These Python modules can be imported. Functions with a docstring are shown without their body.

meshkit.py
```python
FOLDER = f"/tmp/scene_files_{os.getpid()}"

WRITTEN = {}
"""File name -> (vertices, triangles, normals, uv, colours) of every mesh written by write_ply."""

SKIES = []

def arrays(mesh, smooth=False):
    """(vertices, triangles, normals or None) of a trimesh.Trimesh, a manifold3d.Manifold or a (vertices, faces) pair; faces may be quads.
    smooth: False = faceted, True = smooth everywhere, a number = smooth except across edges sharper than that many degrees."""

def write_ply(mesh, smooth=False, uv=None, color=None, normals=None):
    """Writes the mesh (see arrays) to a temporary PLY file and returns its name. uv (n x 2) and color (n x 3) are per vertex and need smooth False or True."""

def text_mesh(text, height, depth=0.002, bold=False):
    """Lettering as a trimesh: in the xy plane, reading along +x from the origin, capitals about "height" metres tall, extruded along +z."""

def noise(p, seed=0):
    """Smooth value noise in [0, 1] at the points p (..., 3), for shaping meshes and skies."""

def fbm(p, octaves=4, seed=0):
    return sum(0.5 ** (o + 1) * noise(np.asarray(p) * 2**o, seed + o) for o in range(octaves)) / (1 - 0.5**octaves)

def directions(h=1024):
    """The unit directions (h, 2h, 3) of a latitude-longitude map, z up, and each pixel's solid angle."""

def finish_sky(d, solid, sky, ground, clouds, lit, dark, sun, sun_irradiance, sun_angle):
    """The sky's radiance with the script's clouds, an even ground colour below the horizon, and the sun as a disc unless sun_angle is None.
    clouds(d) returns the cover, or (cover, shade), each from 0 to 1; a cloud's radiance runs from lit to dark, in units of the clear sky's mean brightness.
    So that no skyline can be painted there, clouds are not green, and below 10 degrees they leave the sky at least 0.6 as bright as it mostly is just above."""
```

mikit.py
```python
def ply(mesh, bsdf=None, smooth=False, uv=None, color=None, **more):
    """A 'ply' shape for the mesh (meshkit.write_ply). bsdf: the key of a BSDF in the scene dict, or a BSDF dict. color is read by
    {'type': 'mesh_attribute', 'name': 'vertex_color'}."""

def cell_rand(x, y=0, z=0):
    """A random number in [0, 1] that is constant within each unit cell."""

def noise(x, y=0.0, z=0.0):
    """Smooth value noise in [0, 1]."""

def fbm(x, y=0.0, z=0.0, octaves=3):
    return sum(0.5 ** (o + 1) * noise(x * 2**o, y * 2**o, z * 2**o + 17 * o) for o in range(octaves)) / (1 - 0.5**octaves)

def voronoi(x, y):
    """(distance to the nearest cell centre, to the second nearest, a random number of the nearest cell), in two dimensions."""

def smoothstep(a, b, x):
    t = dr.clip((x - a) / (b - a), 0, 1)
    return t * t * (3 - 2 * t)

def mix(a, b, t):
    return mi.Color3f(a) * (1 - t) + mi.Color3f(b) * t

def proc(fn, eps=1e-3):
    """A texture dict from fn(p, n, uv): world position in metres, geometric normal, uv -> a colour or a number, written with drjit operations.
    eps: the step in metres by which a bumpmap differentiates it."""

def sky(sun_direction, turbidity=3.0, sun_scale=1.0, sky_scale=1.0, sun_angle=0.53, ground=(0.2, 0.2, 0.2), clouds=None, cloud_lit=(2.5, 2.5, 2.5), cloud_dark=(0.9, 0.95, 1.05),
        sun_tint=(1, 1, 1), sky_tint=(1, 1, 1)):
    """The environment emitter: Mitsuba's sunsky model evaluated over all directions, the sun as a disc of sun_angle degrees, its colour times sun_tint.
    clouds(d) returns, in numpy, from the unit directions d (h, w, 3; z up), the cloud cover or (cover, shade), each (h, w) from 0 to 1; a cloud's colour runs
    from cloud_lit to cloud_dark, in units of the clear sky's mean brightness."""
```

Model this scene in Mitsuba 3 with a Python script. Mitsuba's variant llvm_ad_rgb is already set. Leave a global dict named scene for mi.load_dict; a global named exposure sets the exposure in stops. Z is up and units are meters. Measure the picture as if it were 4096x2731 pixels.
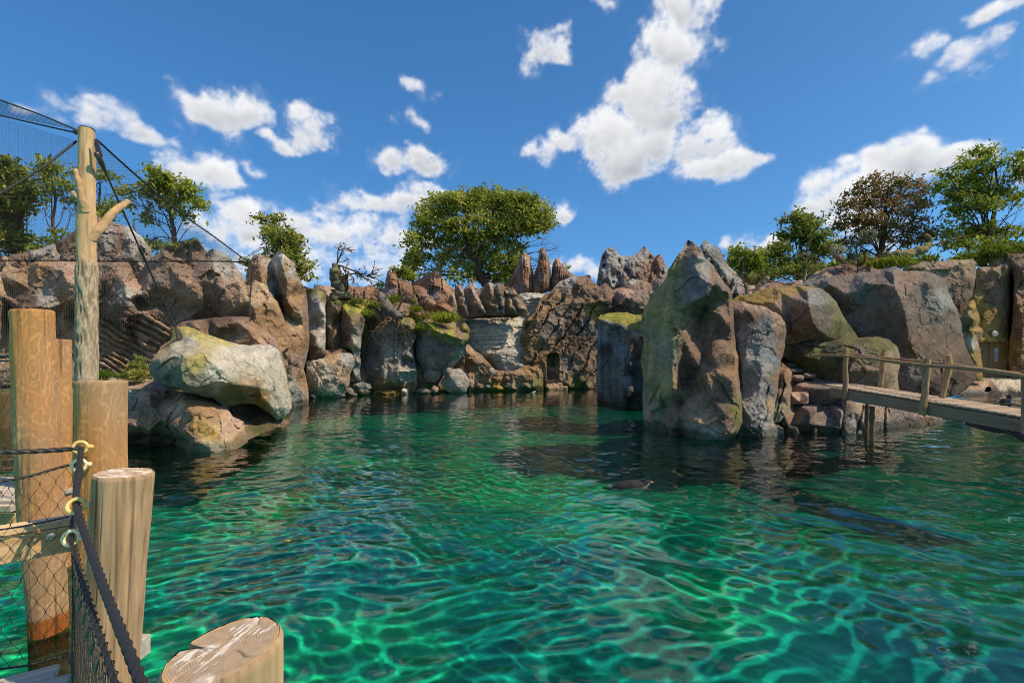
import math, random
import numpy as np, trimesh, shapely
import mitsuba as mi, drjit as dr
import mikit, meshkit
from meshkit import noise, fbm
from scipy.spatial import Delaunay, cKDTree
from scipy.interpolate import LinearNDInterpolator, NearestNDInterpolator, RegularGridInterpolator
from scipy.ndimage import gaussian_filter
from shapely.geometry import Polygon

T = mi.ScalarTransform4f
scene, labels = {}, {}

# ------------------------------------------------------------------ camera, sky, exposure
EYE = 2.1                    # metres above the water (z = 0)
F, CX, CY = 1916.0, 2048.0, 1463.0
exposure = 2.0
scene['camera'] = {'type': 'perspective', 'fov': 93.8, 'fov_axis': 'x', 'principal_point_offset_y': -0.0357, 'near_clip': 0.05, 'far_clip': 5000.0,
                   'to_world': T().look_at(origin=[0, 0, EYE], target=[0, 1, EYE], up=[0, 0, 1])}
SUN = np.array([0.66, -0.22, 0.76]); SUN /= np.linalg.norm(SUN)

def azel(x, y):
    """azimuth and elevation of a sight line"""
    return math.atan2(x - CX, F), math.atan2(CY - y, math.hypot(F, x - CX))

K = 4096 / 2352
CLOUDS = [(1440, 330, 115, 75, 1.2), (1500, 230, 95, 95, 1.2), (1540, 120, 90, 70, 1.05), (1590, 20, 60, 45, 1.0), (1650, 375, 90, 32, 1.0), (1600, 320, 60, 50, .95), (1250, 350, 45, 40, .8), (1330, 330, 50, 40, .9),
          (1250, 110, 52, 40, .85), (1215, 130, 25, 30, .6), (525, 265, 82, 62, 1.15), (478, 398, 70, 46, 1.1), (715, 300, 65, 40, .8), (660, 335, 35, 22, .7), (960, 213, 30, 24, .8), (940, 280, 25, 14, .55),
          (960, 370, 78, 32, 1.05), (230, 270, 95, 36, .75), (330, 312, 75, 26, .72), (150, 240, 60, 25, .55), (60, 250, 65, 22, .55), (900, 465, 105, 32, .95), (980, 445, 45, 30, .9), (560, 525, 100, 50, .95), (800, 545, 120, 55, .82),
          (700, 520, 90, 40, .75), (930, 560, 50, 40, .8), (640, 590, 150, 50, .8), (1290, 500, 34, 26, .9), (1340, 620, 55, 24, .85), (850, 620, 120, 35, .6),
          (1980, 430, 110, 60, 1.15), (2080, 385, 110, 55, 1.15), (2180, 360, 80, 40, 1.0), (1890, 465, 60, 30, .85), (2000, 520, 100, 60, .8), (2340, 380, 40, 45, .9), (1745, 555, 48, 26, .9), (1700, 575, 30, 20, .7),
          (2130, 110, 55, 25, .68), (2230, 125, 55, 35, .7), (2285, 20, 75, 28, .85), (1370, 5, 35, 22, .75), (2150, 190, 40, 14, .45), (585, 375, 25, 14, .5), (510, 460, 45, 14, .5)]
_r = np.random.default_rng(5)
CLOUD_AE = []
for cx, cy, rx, ry, s in CLOUDS:
    a, e = azel(cx * K, cy * K)
    a2, _ = azel((cx + rx) * K, cy * K); _, e2 = azel(cx * K, (cy - ry) * K)
    CLOUD_AE.append((a, e, abs(a2 - a) * 1.14, abs(e2 - e) * 1.14, s))
for i in range(60):                               # the same fair-weather sky goes on all round
    a = _r.uniform(0.95, 2 * math.pi - 0.95); e = math.asin(_r.uniform(0.04, 0.8)); s = _r.uniform(.05, .13)
    for j in range(4):
        CLOUD_AE.append((a + _r.normal() * s, e + _r.normal() * s * .35, s * _r.uniform(.5, 1), s * _r.uniform(.3, .6), _r.uniform(.75, 1.1)))

def clouds(d):
    az = np.arctan2(d[..., 0], d[..., 1]); el = np.arcsin(np.clip(d[..., 2], -1, 1))
    p = np.stack([az * 9, el * 11, 0 * az], -1)
    w1 = fbm(p * 1.6, 4, 3) - .5; w2 = fbm(p * 1.6 + 40, 4, 8) - .5
    aw, ew = az + .09 * w1, el + .06 * w2
    den = np.full(az.shape, -1.0); low = np.zeros(az.shape)
    for a, e, ra, re, s in CLOUD_AE:
        da = (aw - a + math.pi) % (2 * math.pi) - math.pi
        q = (da / ra) ** 2 + ((ew - e) / re) ** 2
        v = s * (1 - q * .75)
        low = np.where(v > den, np.clip(.5 - (ew - e) / re * .55, 0, 1), low)
        den = np.maximum(den, v)
    den = den + (fbm(p * 4, 6, 21) - .5) * 1.3 + (fbm(p * 22, 3, 31) - .5) * .3
    t = np.clip((den - .05) / .85, 0, 1); cover = t * t * (3 - 2 * t)
    wisp = np.clip((den + .42) / 1.3, 0, 1) ** 2 * np.clip((fbm(p * np.array([7, 3.2, 1]) + 9, 5, 51) - .40) * 3.2, 0, 1)
    cover = np.maximum(cover, .55 * wisp)
    shade = np.clip(gaussian_filter(low * np.clip((den - .35) * 1.6, 0, 1), 1.2) * 1.0 + (fbm(p * 6, 3, 77) - .5) * .35, 0, 1)
    return cover * .97, shade

scene['sky'] = mikit.sky(SUN, turbidity=3.9, sky_tint=(0.45, 0.85, 1.14), sky_scale=.98, sun_scale=.9, sun_tint=(1.05, 1.0, 0.92), clouds=clouds, cloud_lit=(3.0, 3.0, 3.0), cloud_dark=(1.35, 1.42, 1.55), ground=(0.12, 0.13, 0.10))
labels['sky'] = {'kind': 'structure'}

# ------------------------------------------------------------------ helpers
def at(x, y, D):
    """the world point at distance D (metres along y) on a sight line"""
    return np.stack(np.broadcast_arrays((np.asarray(x, float) - CX) / F * D, np.asarray(D, float), EYE - (np.asarray(y, float) - CY) / F * D), -1)

ZO = {0: (0, 0, 1.0), 1: (0, 980, .5), 2: (1000, 900, .5), 3: (2000, 900, .5), 4: (2920, 980, .5), 5: (0, 0, K)}
def Z(k, x, y):
    ox, oy, s = ZO[k]
    return ox + np.asarray(x, float) * s, oy + np.asarray(y, float) * s

def numbered(name):
    if name not in labels and name not in scene and not any(k.startswith(name + '__') for k in scene):
        return name
    i = 1
    while f'{name}_{i:03d}' in labels or f'{name}_{i:03d}' in scene or any(k.startswith(f'{name}_{i:03d}__') for k in scene):
        i += 1
    return f'{name}_{i:03d}'

def thing(name, label, cat, group=None, kind=None):
    key = numbered(name)
    labels[key] = {'label': label, 'category': cat}
    if group: labels[key]['group'] = group
    if kind: labels[key]['kind'] = kind
    return key

def part(parent, name, mesh, bsdf, smooth=False, color=None, label=None, kind=None, **more):
    key = numbered(f'{parent}__{name}')
    scene[key] = mikit.ply(mesh, bsdf, smooth=smooth, color=color, **more)
    if label or kind:
        labels[key] = {}
        if label: labels[key]['label'] = label
        if kind: labels[key]['kind'] = kind
    return key

def one(key, mesh, bsdf, smooth=False, color=None, **more):
    scene[key] = mikit.ply(mesh, bsdf, smooth=smooth, color=color, **more)
    return key

def tube(points, radii, sides=6, caps=True, lobes=0, lobe=0.0, twist=0.0):
    p = np.asarray(points, float); n = len(p)
    radii = np.broadcast_to(np.asarray(radii, float), (n,))
    t = np.gradient(p, axis=0); t /= np.linalg.norm(t, axis=1, keepdims=True) + 1e-12
    a = np.zeros_like(p); ref = np.array([0, 0, 1.0]) if abs(t[0, 2]) < .8 else np.array([1.0, 0, 0])
    prev = np.cross(t[0], ref); prev /= np.linalg.norm(prev)
    for i in range(n):
        prev = prev - t[i] * (prev @ t[i]); prev /= np.linalg.norm(prev) + 1e-12; a[i] = prev
    b = np.cross(t, a)
    ang = np.arange(sides) * 2 * np.pi / sides
    s = np.concatenate([[0], np.cumsum(np.linalg.norm(np.diff(p, axis=0), axis=1))])
    th = ang[None, :] + s[:, None] * twist
    r = radii[:, None] * (1 + lobe * np.cos(lobes * ang)[None, :]) if lobes else np.repeat(radii[:, None], sides, 1)
    v = p[:, None] + r[..., None] * (np.cos(th)[..., None] * a[:, None] + np.sin(th)[..., None] * b[:, None])
    i, j = np.meshgrid(np.arange(n - 1), np.arange(sides), indexing='ij')
    q = np.stack([i * sides + j, i * sides + (j + 1) % sides, (i + 1) * sides + (j + 1) % sides, (i + 1) * sides + j], -1).reshape(-1, 4)
    f = np.vstack([q[:, [0, 1, 2]], q[:, [0, 2, 3]]]); v = v.reshape(-1, 3)
    if caps:
        k = len(v); v = np.vstack([v, p[:1], p[-1:]]); j = np.arange(sides)
        f = np.vstack([f, np.stack([(j + 1) % sides, j, j * 0 + k], 1), np.stack([(n - 1) * sides + j, (n - 1) * sides + (j + 1) % sides, j * 0 + k + 1], 1)])
    return v, f

def join(ms):
    vs, fs, o = [], [], 0
    for v, f in ms:
        f = np.asarray(f)
        if f.shape[1] == 4: f = np.vstack([f[:, [0, 1, 2]], f[:, [0, 2, 3]]])
        vs.append(np.asarray(v, float)); fs.append(f + o); o += len(v)
    return np.vstack(vs), np.vstack(fs)

def spline(pts, n):
    p = np.asarray(pts, float)
    if len(p) == 2: return p[0] + (p[1] - p[0]) * np.linspace(0, 1, n)[:, None]
    P = np.vstack([2 * p[0] - p[1], p, 2 * p[-1] - p[-2]]); out = []
    u = np.linspace(0, len(p) - 1 - 1e-9, n); k = u.astype(int); t = (u - k)[:, None]
    a, b, c, d = P[k], P[k + 1], P[k + 2], P[k + 3]
    return .5 * (2 * b + (c - a) * t + (2 * a - 5 * b + 4 * c - d) * t ** 2 + (3 * b - a - 3 * c + d) * t ** 3)

def vnormals(v, f):
    n = np.zeros_like(v); fn = np.cross(v[f[:, 1]] - v[f[:, 0]], v[f[:, 2]] - v[f[:, 0]])
    for k in range(3): np.add.at(n, f[:, k], fn)
    return n / (np.linalg.norm(n, axis=1, keepdims=True) + 1e-12)

def bevel_box(x, y, z, b=.006):
    """a box of these sizes about the origin with chamfered edges"""
    b = min(b, .45 * min(x, y, z)); h = np.array([x, y, z]) / 2
    pts = [np.array(s) * (h - b * (1 - np.eye(3)[k])) for s in np.ndindex(2, 2, 2) for s in [np.array(s) * 2 - 1] for k in range(3)]
    m = trimesh.convex.convex_hull(np.array(pts))
    return np.array(m.vertices), np.array(m.faces)

def oriented(mesh, origin, xdir, ydir):
    v, f = mesh
    x = np.asarray(xdir, float) / np.linalg.norm(xdir); y = np.asarray(ydir, float); y = y - x * (x @ y); y /= np.linalg.norm(y)
    return v @ np.stack([x, y, np.cross(x, y)]) + np.asarray(origin), f

# ------------------------------------------------------------------ materials
def vc(): return {'type': 'mesh_attribute', 'name': 'vertex_color'}
def grit(p, n, uv):
    return .6 * mikit.fbm(p.x * 9, p.y * 9, p.z * 9, 3) + .4 * mikit.fbm(p.x * 38, p.y * 38, p.z * 30, 2)
scene['rock_skin'] = {'type': 'bumpmap', 'arbitrary': mikit.proc(grit, 6e-3), 'scale': 0.11,
                      'bsdf': {'type': 'principled', 'base_color': vc(), 'roughness': .82, 'specular': .28}}
scene['wood'] = {'type': 'principled', 'base_color': vc(), 'roughness': .86, 'specular': .15}
def leaf(name, r=.5):
    scene[name] = {'type': 'principledthin', 'base_color': vc(), 'roughness': r, 'diff_trans': .8, 'spec_trans': 0.0, 'eta': 1.4}
leaf('leaf')
scene['bark'] = {'type': 'twosided', 'bsdf': {'type': 'diffuse', 'reflectance': vc()}}
def plain(name, rgb, rough=.6, **k):
    scene[name] = {'type': 'principled', 'base_color': {'type': 'rgb', 'value': list(rgb)}, 'roughness': rough, **k}
plain('black_cord', (.018, .018, .02), .55)
plain('net_wire', (.022, .022, .022), .5)
plain('ring_paint', (.72, .50, .17), .35, clearcoat=.5)
plain('ring_paint_pale', (.74, .60, .38), .35, clearcoat=.5)
plain('steel', (.33, .33, .35), .32, metallic=1.0)
plain('dark_steel', (.10, .08, .08), .35, metallic=.6)


# ------------------------------------------------------------------ water, pool floor, ground
_w = np.random.default_rng(11)
WAVES = []
for i in range(64):
    L = 0.19 * (1.3 / 0.19) ** _w.random()                    # wavelengths from ripples to a gentle swell
    th = _w.normal(math.radians(78), 1.0) + (math.pi if _w.random() < .3 else 0)
    k = 2 * math.pi / L
    WAVES.append((k * math.cos(th), k * math.sin(th), .0135 * L ** .85 / k ** .12 * .15, _w.random() * 6.28))
def height(x, y, want_grad=False):
    wx = x + .22 * np.sin(y * .9 + .6 * np.sin(x * .7)) + .1 * np.sin(y * 2.3 + x); wy = y + .22 * np.sin(x * .8 + 1.0) + .1 * np.sin(x * 2.1 - y * .7)
    h = 0
    for kx, ky, a, ph in WAVES:
        h = h + a * np.sin(kx * wx + ky * wy + ph)
    return h * (.62 + .75 * noise(np.stack([x * .22, y * .3, 0 * x], -1), 4))
DEPTH = 1.5

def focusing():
    """sunlight refracted by the waves and gathered on the pool floor: a caustic map, later baked into the water transmittance colour"""
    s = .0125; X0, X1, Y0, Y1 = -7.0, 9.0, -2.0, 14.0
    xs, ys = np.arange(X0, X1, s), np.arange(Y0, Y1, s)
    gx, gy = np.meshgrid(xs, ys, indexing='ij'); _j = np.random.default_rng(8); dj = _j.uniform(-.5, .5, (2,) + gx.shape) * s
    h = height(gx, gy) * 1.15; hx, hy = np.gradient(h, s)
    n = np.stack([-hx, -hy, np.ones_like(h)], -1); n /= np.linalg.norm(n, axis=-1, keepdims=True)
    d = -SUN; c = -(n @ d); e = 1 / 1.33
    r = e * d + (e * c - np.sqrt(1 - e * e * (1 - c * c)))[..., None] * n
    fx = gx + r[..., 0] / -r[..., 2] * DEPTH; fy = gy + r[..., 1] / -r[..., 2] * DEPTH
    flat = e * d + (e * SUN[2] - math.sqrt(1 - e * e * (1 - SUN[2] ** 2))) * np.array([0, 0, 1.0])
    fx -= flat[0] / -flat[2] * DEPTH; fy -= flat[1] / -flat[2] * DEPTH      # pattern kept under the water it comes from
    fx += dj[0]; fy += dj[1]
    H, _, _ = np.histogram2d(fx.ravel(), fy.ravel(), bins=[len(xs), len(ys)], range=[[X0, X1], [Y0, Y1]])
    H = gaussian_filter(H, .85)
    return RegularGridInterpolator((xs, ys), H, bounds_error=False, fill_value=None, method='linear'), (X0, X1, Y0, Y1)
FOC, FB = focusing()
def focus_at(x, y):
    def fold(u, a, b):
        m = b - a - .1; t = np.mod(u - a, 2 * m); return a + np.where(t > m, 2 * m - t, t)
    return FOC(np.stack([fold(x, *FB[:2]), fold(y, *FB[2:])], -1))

def water_mesh():
    r = np.concatenate([np.linspace(.35, 1.6, 40, endpoint=False), 1.6 * (75 / 1.6) ** np.linspace(0, 1, 900)])
    a = np.linspace(-1.12, 1.12, 760)
    R, A = np.meshgrid(r, a, indexing='ij')
    x, y = R * np.sin(A), R * np.cos(A)
    z = height(x, y) * (1 - .25 * np.clip((R - 12) / 20, 0, 1))
    i = np.arange(x.size).reshape(x.shape)
    f = np.stack([i[:-1, :-1], i[:-1, 1:], i[1:, 1:], i[1:, :-1]], -1).reshape(-1, 4)[:, ::-1]
    return np.stack([x, y, z], -1).reshape(-1, 3), np.vstack([f[:, [0, 1, 2]], f[:, [0, 2, 3]]])
wm = water_mesh()
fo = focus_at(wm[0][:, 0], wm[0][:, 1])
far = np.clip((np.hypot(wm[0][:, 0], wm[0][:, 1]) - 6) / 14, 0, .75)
patch = .30 + 1.15 * np.clip(fbm(np.stack([wm[0][:, 0] * .45, wm[0][:, 1] * .45, 0 * far], -1), 3, 91) * 2 - .5, 0, 1)      # noise varies the contrast of the baked caustics
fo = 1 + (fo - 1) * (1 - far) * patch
fo = np.clip(.46 * np.clip(fo, .3, None) ** .85, .23, 1.0) * (1 - .24 * far)  # far water is dimmed in the same baked colour
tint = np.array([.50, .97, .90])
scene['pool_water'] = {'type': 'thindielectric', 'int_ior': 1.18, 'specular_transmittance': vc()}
one('water', wm, 'pool_water', smooth=True, color=np.clip(fo[:, None] * tint, 0, 1))  # caustic light is painted into the vertex transmittance
labels['water'] = {'kind': 'structure'}

def floor_paint(p, n, uv):
    a = mikit.fbm(p.x * .55, p.y * .55, 3.1, 4); b = mikit.fbm(p.x * 2.6, p.y * 2.6, 9.0, 3)
    c = mikit.mix((.02, .70, .50), (.06, .86, .40), mikit.smoothstep(.38, .62, a))
    c = mikit.mix(c, (.015, .36, .36), mikit.smoothstep(.5, .7, mikit.fbm(p.x * .3 + 9, p.y * .34, 5.0, 3)) * .8)
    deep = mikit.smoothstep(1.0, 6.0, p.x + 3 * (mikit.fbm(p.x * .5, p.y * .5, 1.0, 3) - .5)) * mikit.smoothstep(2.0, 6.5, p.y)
    c = mikit.mix(c, (.008, .12, .13), deep * .55)  # level floor painted darker to imitate light lost in deeper water
    return c * (.75 + .7 * b)
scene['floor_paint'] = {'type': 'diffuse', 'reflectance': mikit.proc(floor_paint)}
g = np.linspace(-50, 50, 120); gx, gy = np.meshgrid(g, np.linspace(-25, 60, 100), indexing='ij')
fz = -DEPTH - .25 * (fbm(np.stack([gx * .2, gy * .2, 0 * gx], -1), 3, 2) - .5)
i = np.arange(gx.size).reshape(gx.shape)
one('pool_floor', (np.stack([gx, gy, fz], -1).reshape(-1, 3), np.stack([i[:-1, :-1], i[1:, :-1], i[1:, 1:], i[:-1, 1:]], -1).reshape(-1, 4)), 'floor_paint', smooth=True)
labels['pool_floor'] = {'kind': 'structure'}

def earth(p, n, uv):
    a = mikit.fbm(p.x * .8, p.y * .8, 2.0, 4); b = mikit.fbm(p.x * 6, p.y * 6, 7.0, 2)
    return mikit.mix((.17, .12, .075), (.09, .11, .035), mikit.smoothstep(.45, .6, a)) * (.6 + .8 * b)
scene['earth'] = {'type': 'diffuse', 'reflectance': mikit.proc(earth)}
POOL = [(-17, -14), (50, -14), (50, 41.5), (19, 41.5), (10, 44.5), (3, 44.5), (-3, 41), (-10, 38), (-14, 34), (-13.5, 29), (-12, 24), (-9.4, 20), (-9.6, 16.9), (-17, 16.6)]
def ground_sheet():
    hole = Polygon(POOL)
    full = shapely.box(-900, -300, 900, 1500)
    rings = [full.difference(shapely.box(-60, -40, 60, 90)), shapely.box(-60, -40, 60, 90).difference(hole)]
    ms = []
    for q in rings:
        v, f = trimesh.creation.triangulate_polygon(q, engine='earcut')
        ms.append((np.column_stack([v, np.full(len(v), 1.15)]), f))
    P = np.array(POOL); n = len(P); j = np.arange(n)
    v = np.vstack([np.column_stack([P, np.full(n, 1.15)]), np.column_stack([P, np.full(n, -3.0)])])
    ms.append((v, np.stack([j, (j + 1) % n, (j + 1) % n + n, j + n], 1)))
    return join(ms)
one('ground', ground_sheet(), {'type': 'twosided', 'bsdf': {'type': 'ref', 'id': 'earth'}})
labels['ground'] = {'kind': 'structure'}

# ------------------------------------------------------------------ rocks
C = dict(br=(.235, .165, .12), db=(.14, .095, .07), ob=(.285, .185, .105), rb=(.265, .155, .10), gr=(.295, .29, .28), lg=(.385, .375, .35), dg=(.18, .185, .19), bg=(.24, .275, .30),
         pale=(.54, .52, .44), sand=(.60, .54, .42), moss=(.33, .33, .055), yel=(.43, .375, .14), ol=(.33, .285, .15), gm=(.17, .17, .065), pg=(.255, .205, .178), pk=(.38, .265, .205), yb=(.38, .26, .08), wh=(.53, .515, .485), fl=(.40, .34, .155), gq=(.235, .235, .185), dk=(.07, .07, .075), gn=(.17, .19, .13), tan=(.40, .30, .20))
for _k in C: C[_k] = np.array(C[_k])

FLAT = False
def inside(poly, x, y):
    return shapely.contains_xy(poly, x, y)

def facets(q, size, seed):
    """broken faces: every patch of the stone keeps a tilt of its own"""
    lo, hi = q.min(0), q.max(0); rng = np.random.default_rng(seed)
    n = int(np.prod((hi - lo) / size + 1.5)) + 8
    c = lo - size + rng.random((min(n, 60000), 3)) * (hi - lo + 2 * size); g = rng.normal(size=(len(c), 3)) * .42; off = rng.normal(size=len(c)) * .10 * size
    _, i = cKDTree(c).query(q)
    return np.clip(np.sum((q - c[i]) * g[i], 1) + off[i], -.45 * size, .45 * size)

def rock_mesh(k, outline, pts=(), thick=2.0, cols=(), base='br', paint=(), amp=1.0, step=5.0, seed=0, extra=None, rough_edge=1.0, folds=0.0, streak=.35, warp=1.0, depth_noise=1.0, tone=1.0, mottle=1.0):
    """A boulder or crag: its outline and the crests and hollows of its face are given as sight lines with distances; between them the stone is
    broken up by noise, and behind it closes on a rounded back.  Returns mesh, colours."""
    o = np.array([q[:3] for q in outline], float); ox, oy = Z(k, o[:, 0], o[:, 1]); sc = ZO[k][2]
    n = len(o); bx, by, bd = [], [], []
    for i in range(n):
        j = (i + 1) % n; L = math.hypot(ox[j] - ox[i], oy[j] - oy[i]); m = max(1, int(L / step)); t = np.arange(m) / m
        bx.append(ox[i] + (ox[j] - ox[i]) * t); by.append(oy[i] + (oy[j] - oy[i]) * t); bd.append(o[i, 2] + (o[j, 2] - o[i, 2]) * t)
    bx, by, bd = map(np.concatenate, (bx, by, bd))
    P = np.stack([bx * .02, by * .02, 0 * bx + seed], -1)
    e = rough_edge * 9
    bx2 = bx + e * (fbm(P * 1.7, 4, seed) - .5) * 1.3 + e * .18 * (noise(P * 11, seed + 5) - .5); by2 = by + e * (fbm(P * 1.7 + 31, 4, seed + 2) - .5) * 1.3 + e * .18 * (noise(P * 11 + 9, seed + 6) - .5)
    poly = Polygon(np.stack([bx2, by2], 1)).buffer(0)
    if poly.geom_type != 'Polygon': poly = max(poly.geoms, key=lambda q: q.area)
    ring = np.array(poly.exterior.coords)[:-1]
    poly = Polygon(ring)
    x0, y0, x1, y1 = poly.bounds
    rng = np.random.default_rng(seed + 1)
    gx, gy = np.meshgrid(np.arange(x0, x1, step), np.arange(y0, y1, step), indexing='ij')
    gx = (gx + rng.uniform(-.25, .25, gx.shape) * step).ravel(); gy = (gy + rng.uniform(-.25, .25, gy.shape) * step).ravel()
    keep = inside(poly.buffer(-step * .6), gx, gy); gx, gy = gx[keep], gy[keep]
    X, Y = np.concatenate([ring[:, 0], gx]), np.concatenate([ring[:, 1], gy]); nb = len(ring)
    # distances: facets between the control points, their edges broken by a domain warp
    px, py = np.array([q[0] for q in pts], float), np.array([q[1] for q in pts], float)
    qx, qy = Z(k, px, py) if len(pts) else (np.zeros(0), np.zeros(0))
    cx, cy, cd = np.concatenate([bx, qx]), np.concatenate([by, qy]), np.concatenate([bd, [q[2] for q in pts]])
    W = np.stack([X * .012, Y * .012, 0 * X + seed * 3.7], -1)
    f = 26 * warp * sc * 2 * .5
    wx, wy = X + f * (fbm(W * 2, 4, seed + 9) - .5), Y + f * (fbm(W * 2 + 50, 4, seed + 10) - .5)
    wx[:nb], wy[:nb] = X[:nb], Y[:nb]
    cc = np.stack([cx, cy], 1)
    lin, near = LinearNDInterpolator(cc, cd), NearestNDInterpolator(cc, cd)
    def depth_at(u, v):
        d = lin(u, v); bad = np.isnan(d); d[bad] = near(u[bad], v[bad]); return d
    D = .6 * depth_at(wx, wy) + .4 * np.mean([depth_at(wx + a * 9 * sc * 2, wy + b * 9 * sc * 2) for a, b in ((1, 0), (-1, 0), (0, 1), (0, -1))], axis=0)
    D[:nb] = near(X[:nb], Y[:nb])
    zx, zy = (X - ZO[k][0]) / sc, (Y - ZO[k][1]) / sc
    inner = np.ones(len(X)); inner[nb:] = np.clip(shapely.distance(shapely.points(gx, gy), poly.exterior) / 14, .0, 1); inner[:nb] = 0
    if extra is not None: D = D + extra(zx, zy) * inner
    p = at(X, Y, D)
    q = p + seed * 7.3
    big = fbm(q * np.array([.55, .55, .45]), 3, seed + 20) - .5
    r1 = 1 - 2 * np.abs(fbm(q * np.array([.9, .9, .7]), 4, seed + 21) - .5) * 2      # ridged: sharp crests and cracks
    r2 = 1 - 2 * np.abs(fbm(q * np.array([2.6, 2.6, 2.0]), 3, seed + 22) - .5) * 2
    fine = fbm(q * 7, 3, seed + 23) - .5
    cell = np.floor(fbm(q * np.array([1.3, 1.3, 1.0]), 2, seed + 24) * 9) / 9 - .5     # small ledges
    wq = q + .55 * np.stack([fbm(q * 1.1 + 7 * c, 3, seed + 25) - .5 for c in range(3)], -1)
    f1, f2 = facets(wq, 1.15, seed + 26), facets(wq + .3, .42, seed + 27)
    groove = np.exp(-((fbm(q * np.array([.8, .8, .6]) + 9, 4, seed + 28) - .5) / .011) ** 2) * np.clip(noise(q * .8, seed + 29) * 2 - .7, 0, 1)
    disp = depth_noise * amp * (.36 * big + .16 * (r1 - .3) + .10 * (r2 - .3) + .13 * fine + .06 * (fbm(q * 17, 2, seed + 45) - .5) + .16 * cell + .44 * f1 + .46 * f2 - .16 * groove) + folds * (np.abs(fbm(q * np.array([1.5, 1.5, .26]) + 4, 4, seed + 46) - .5) * 2.4 - .5)
    D = D - disp * (.15 + .85 * inner)
    p = at(X, Y, D)
    # faces
    tri = Delaunay(np.stack([X, Y], 1)).simplices
    c = np.stack([X[tri].mean(1), Y[tri].mean(1)], 1)
    tri = tri[inside(poly, c[:, 0], c[:, 1])]
    a2 = (X[tri[:, 1]] - X[tri[:, 0]]) * (Y[tri[:, 2]] - Y[tri[:, 0]]) - (X[tri[:, 2]] - X[tri[:, 0]]) * (Y[tri[:, 1]] - Y[tri[:, 0]])
    tri = np.where((a2 > 0)[:, None], tri[:, ::-1], tri)
    # colour of the stone
    out = np.tile(C[base], (len(X), 1)).astype(float)
    ux, uy = X + 30 * (fbm(W * 3.3 + 5, 4, seed + 30) - .5) * sc * 2, Y + 30 * (fbm(W * 3.3 + 70, 4, seed + 31) - .5) * sc * 2
    vx, vy = (ux - ZO[k][0]) / sc, (uy - ZO[k][1]) / sc
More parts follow.
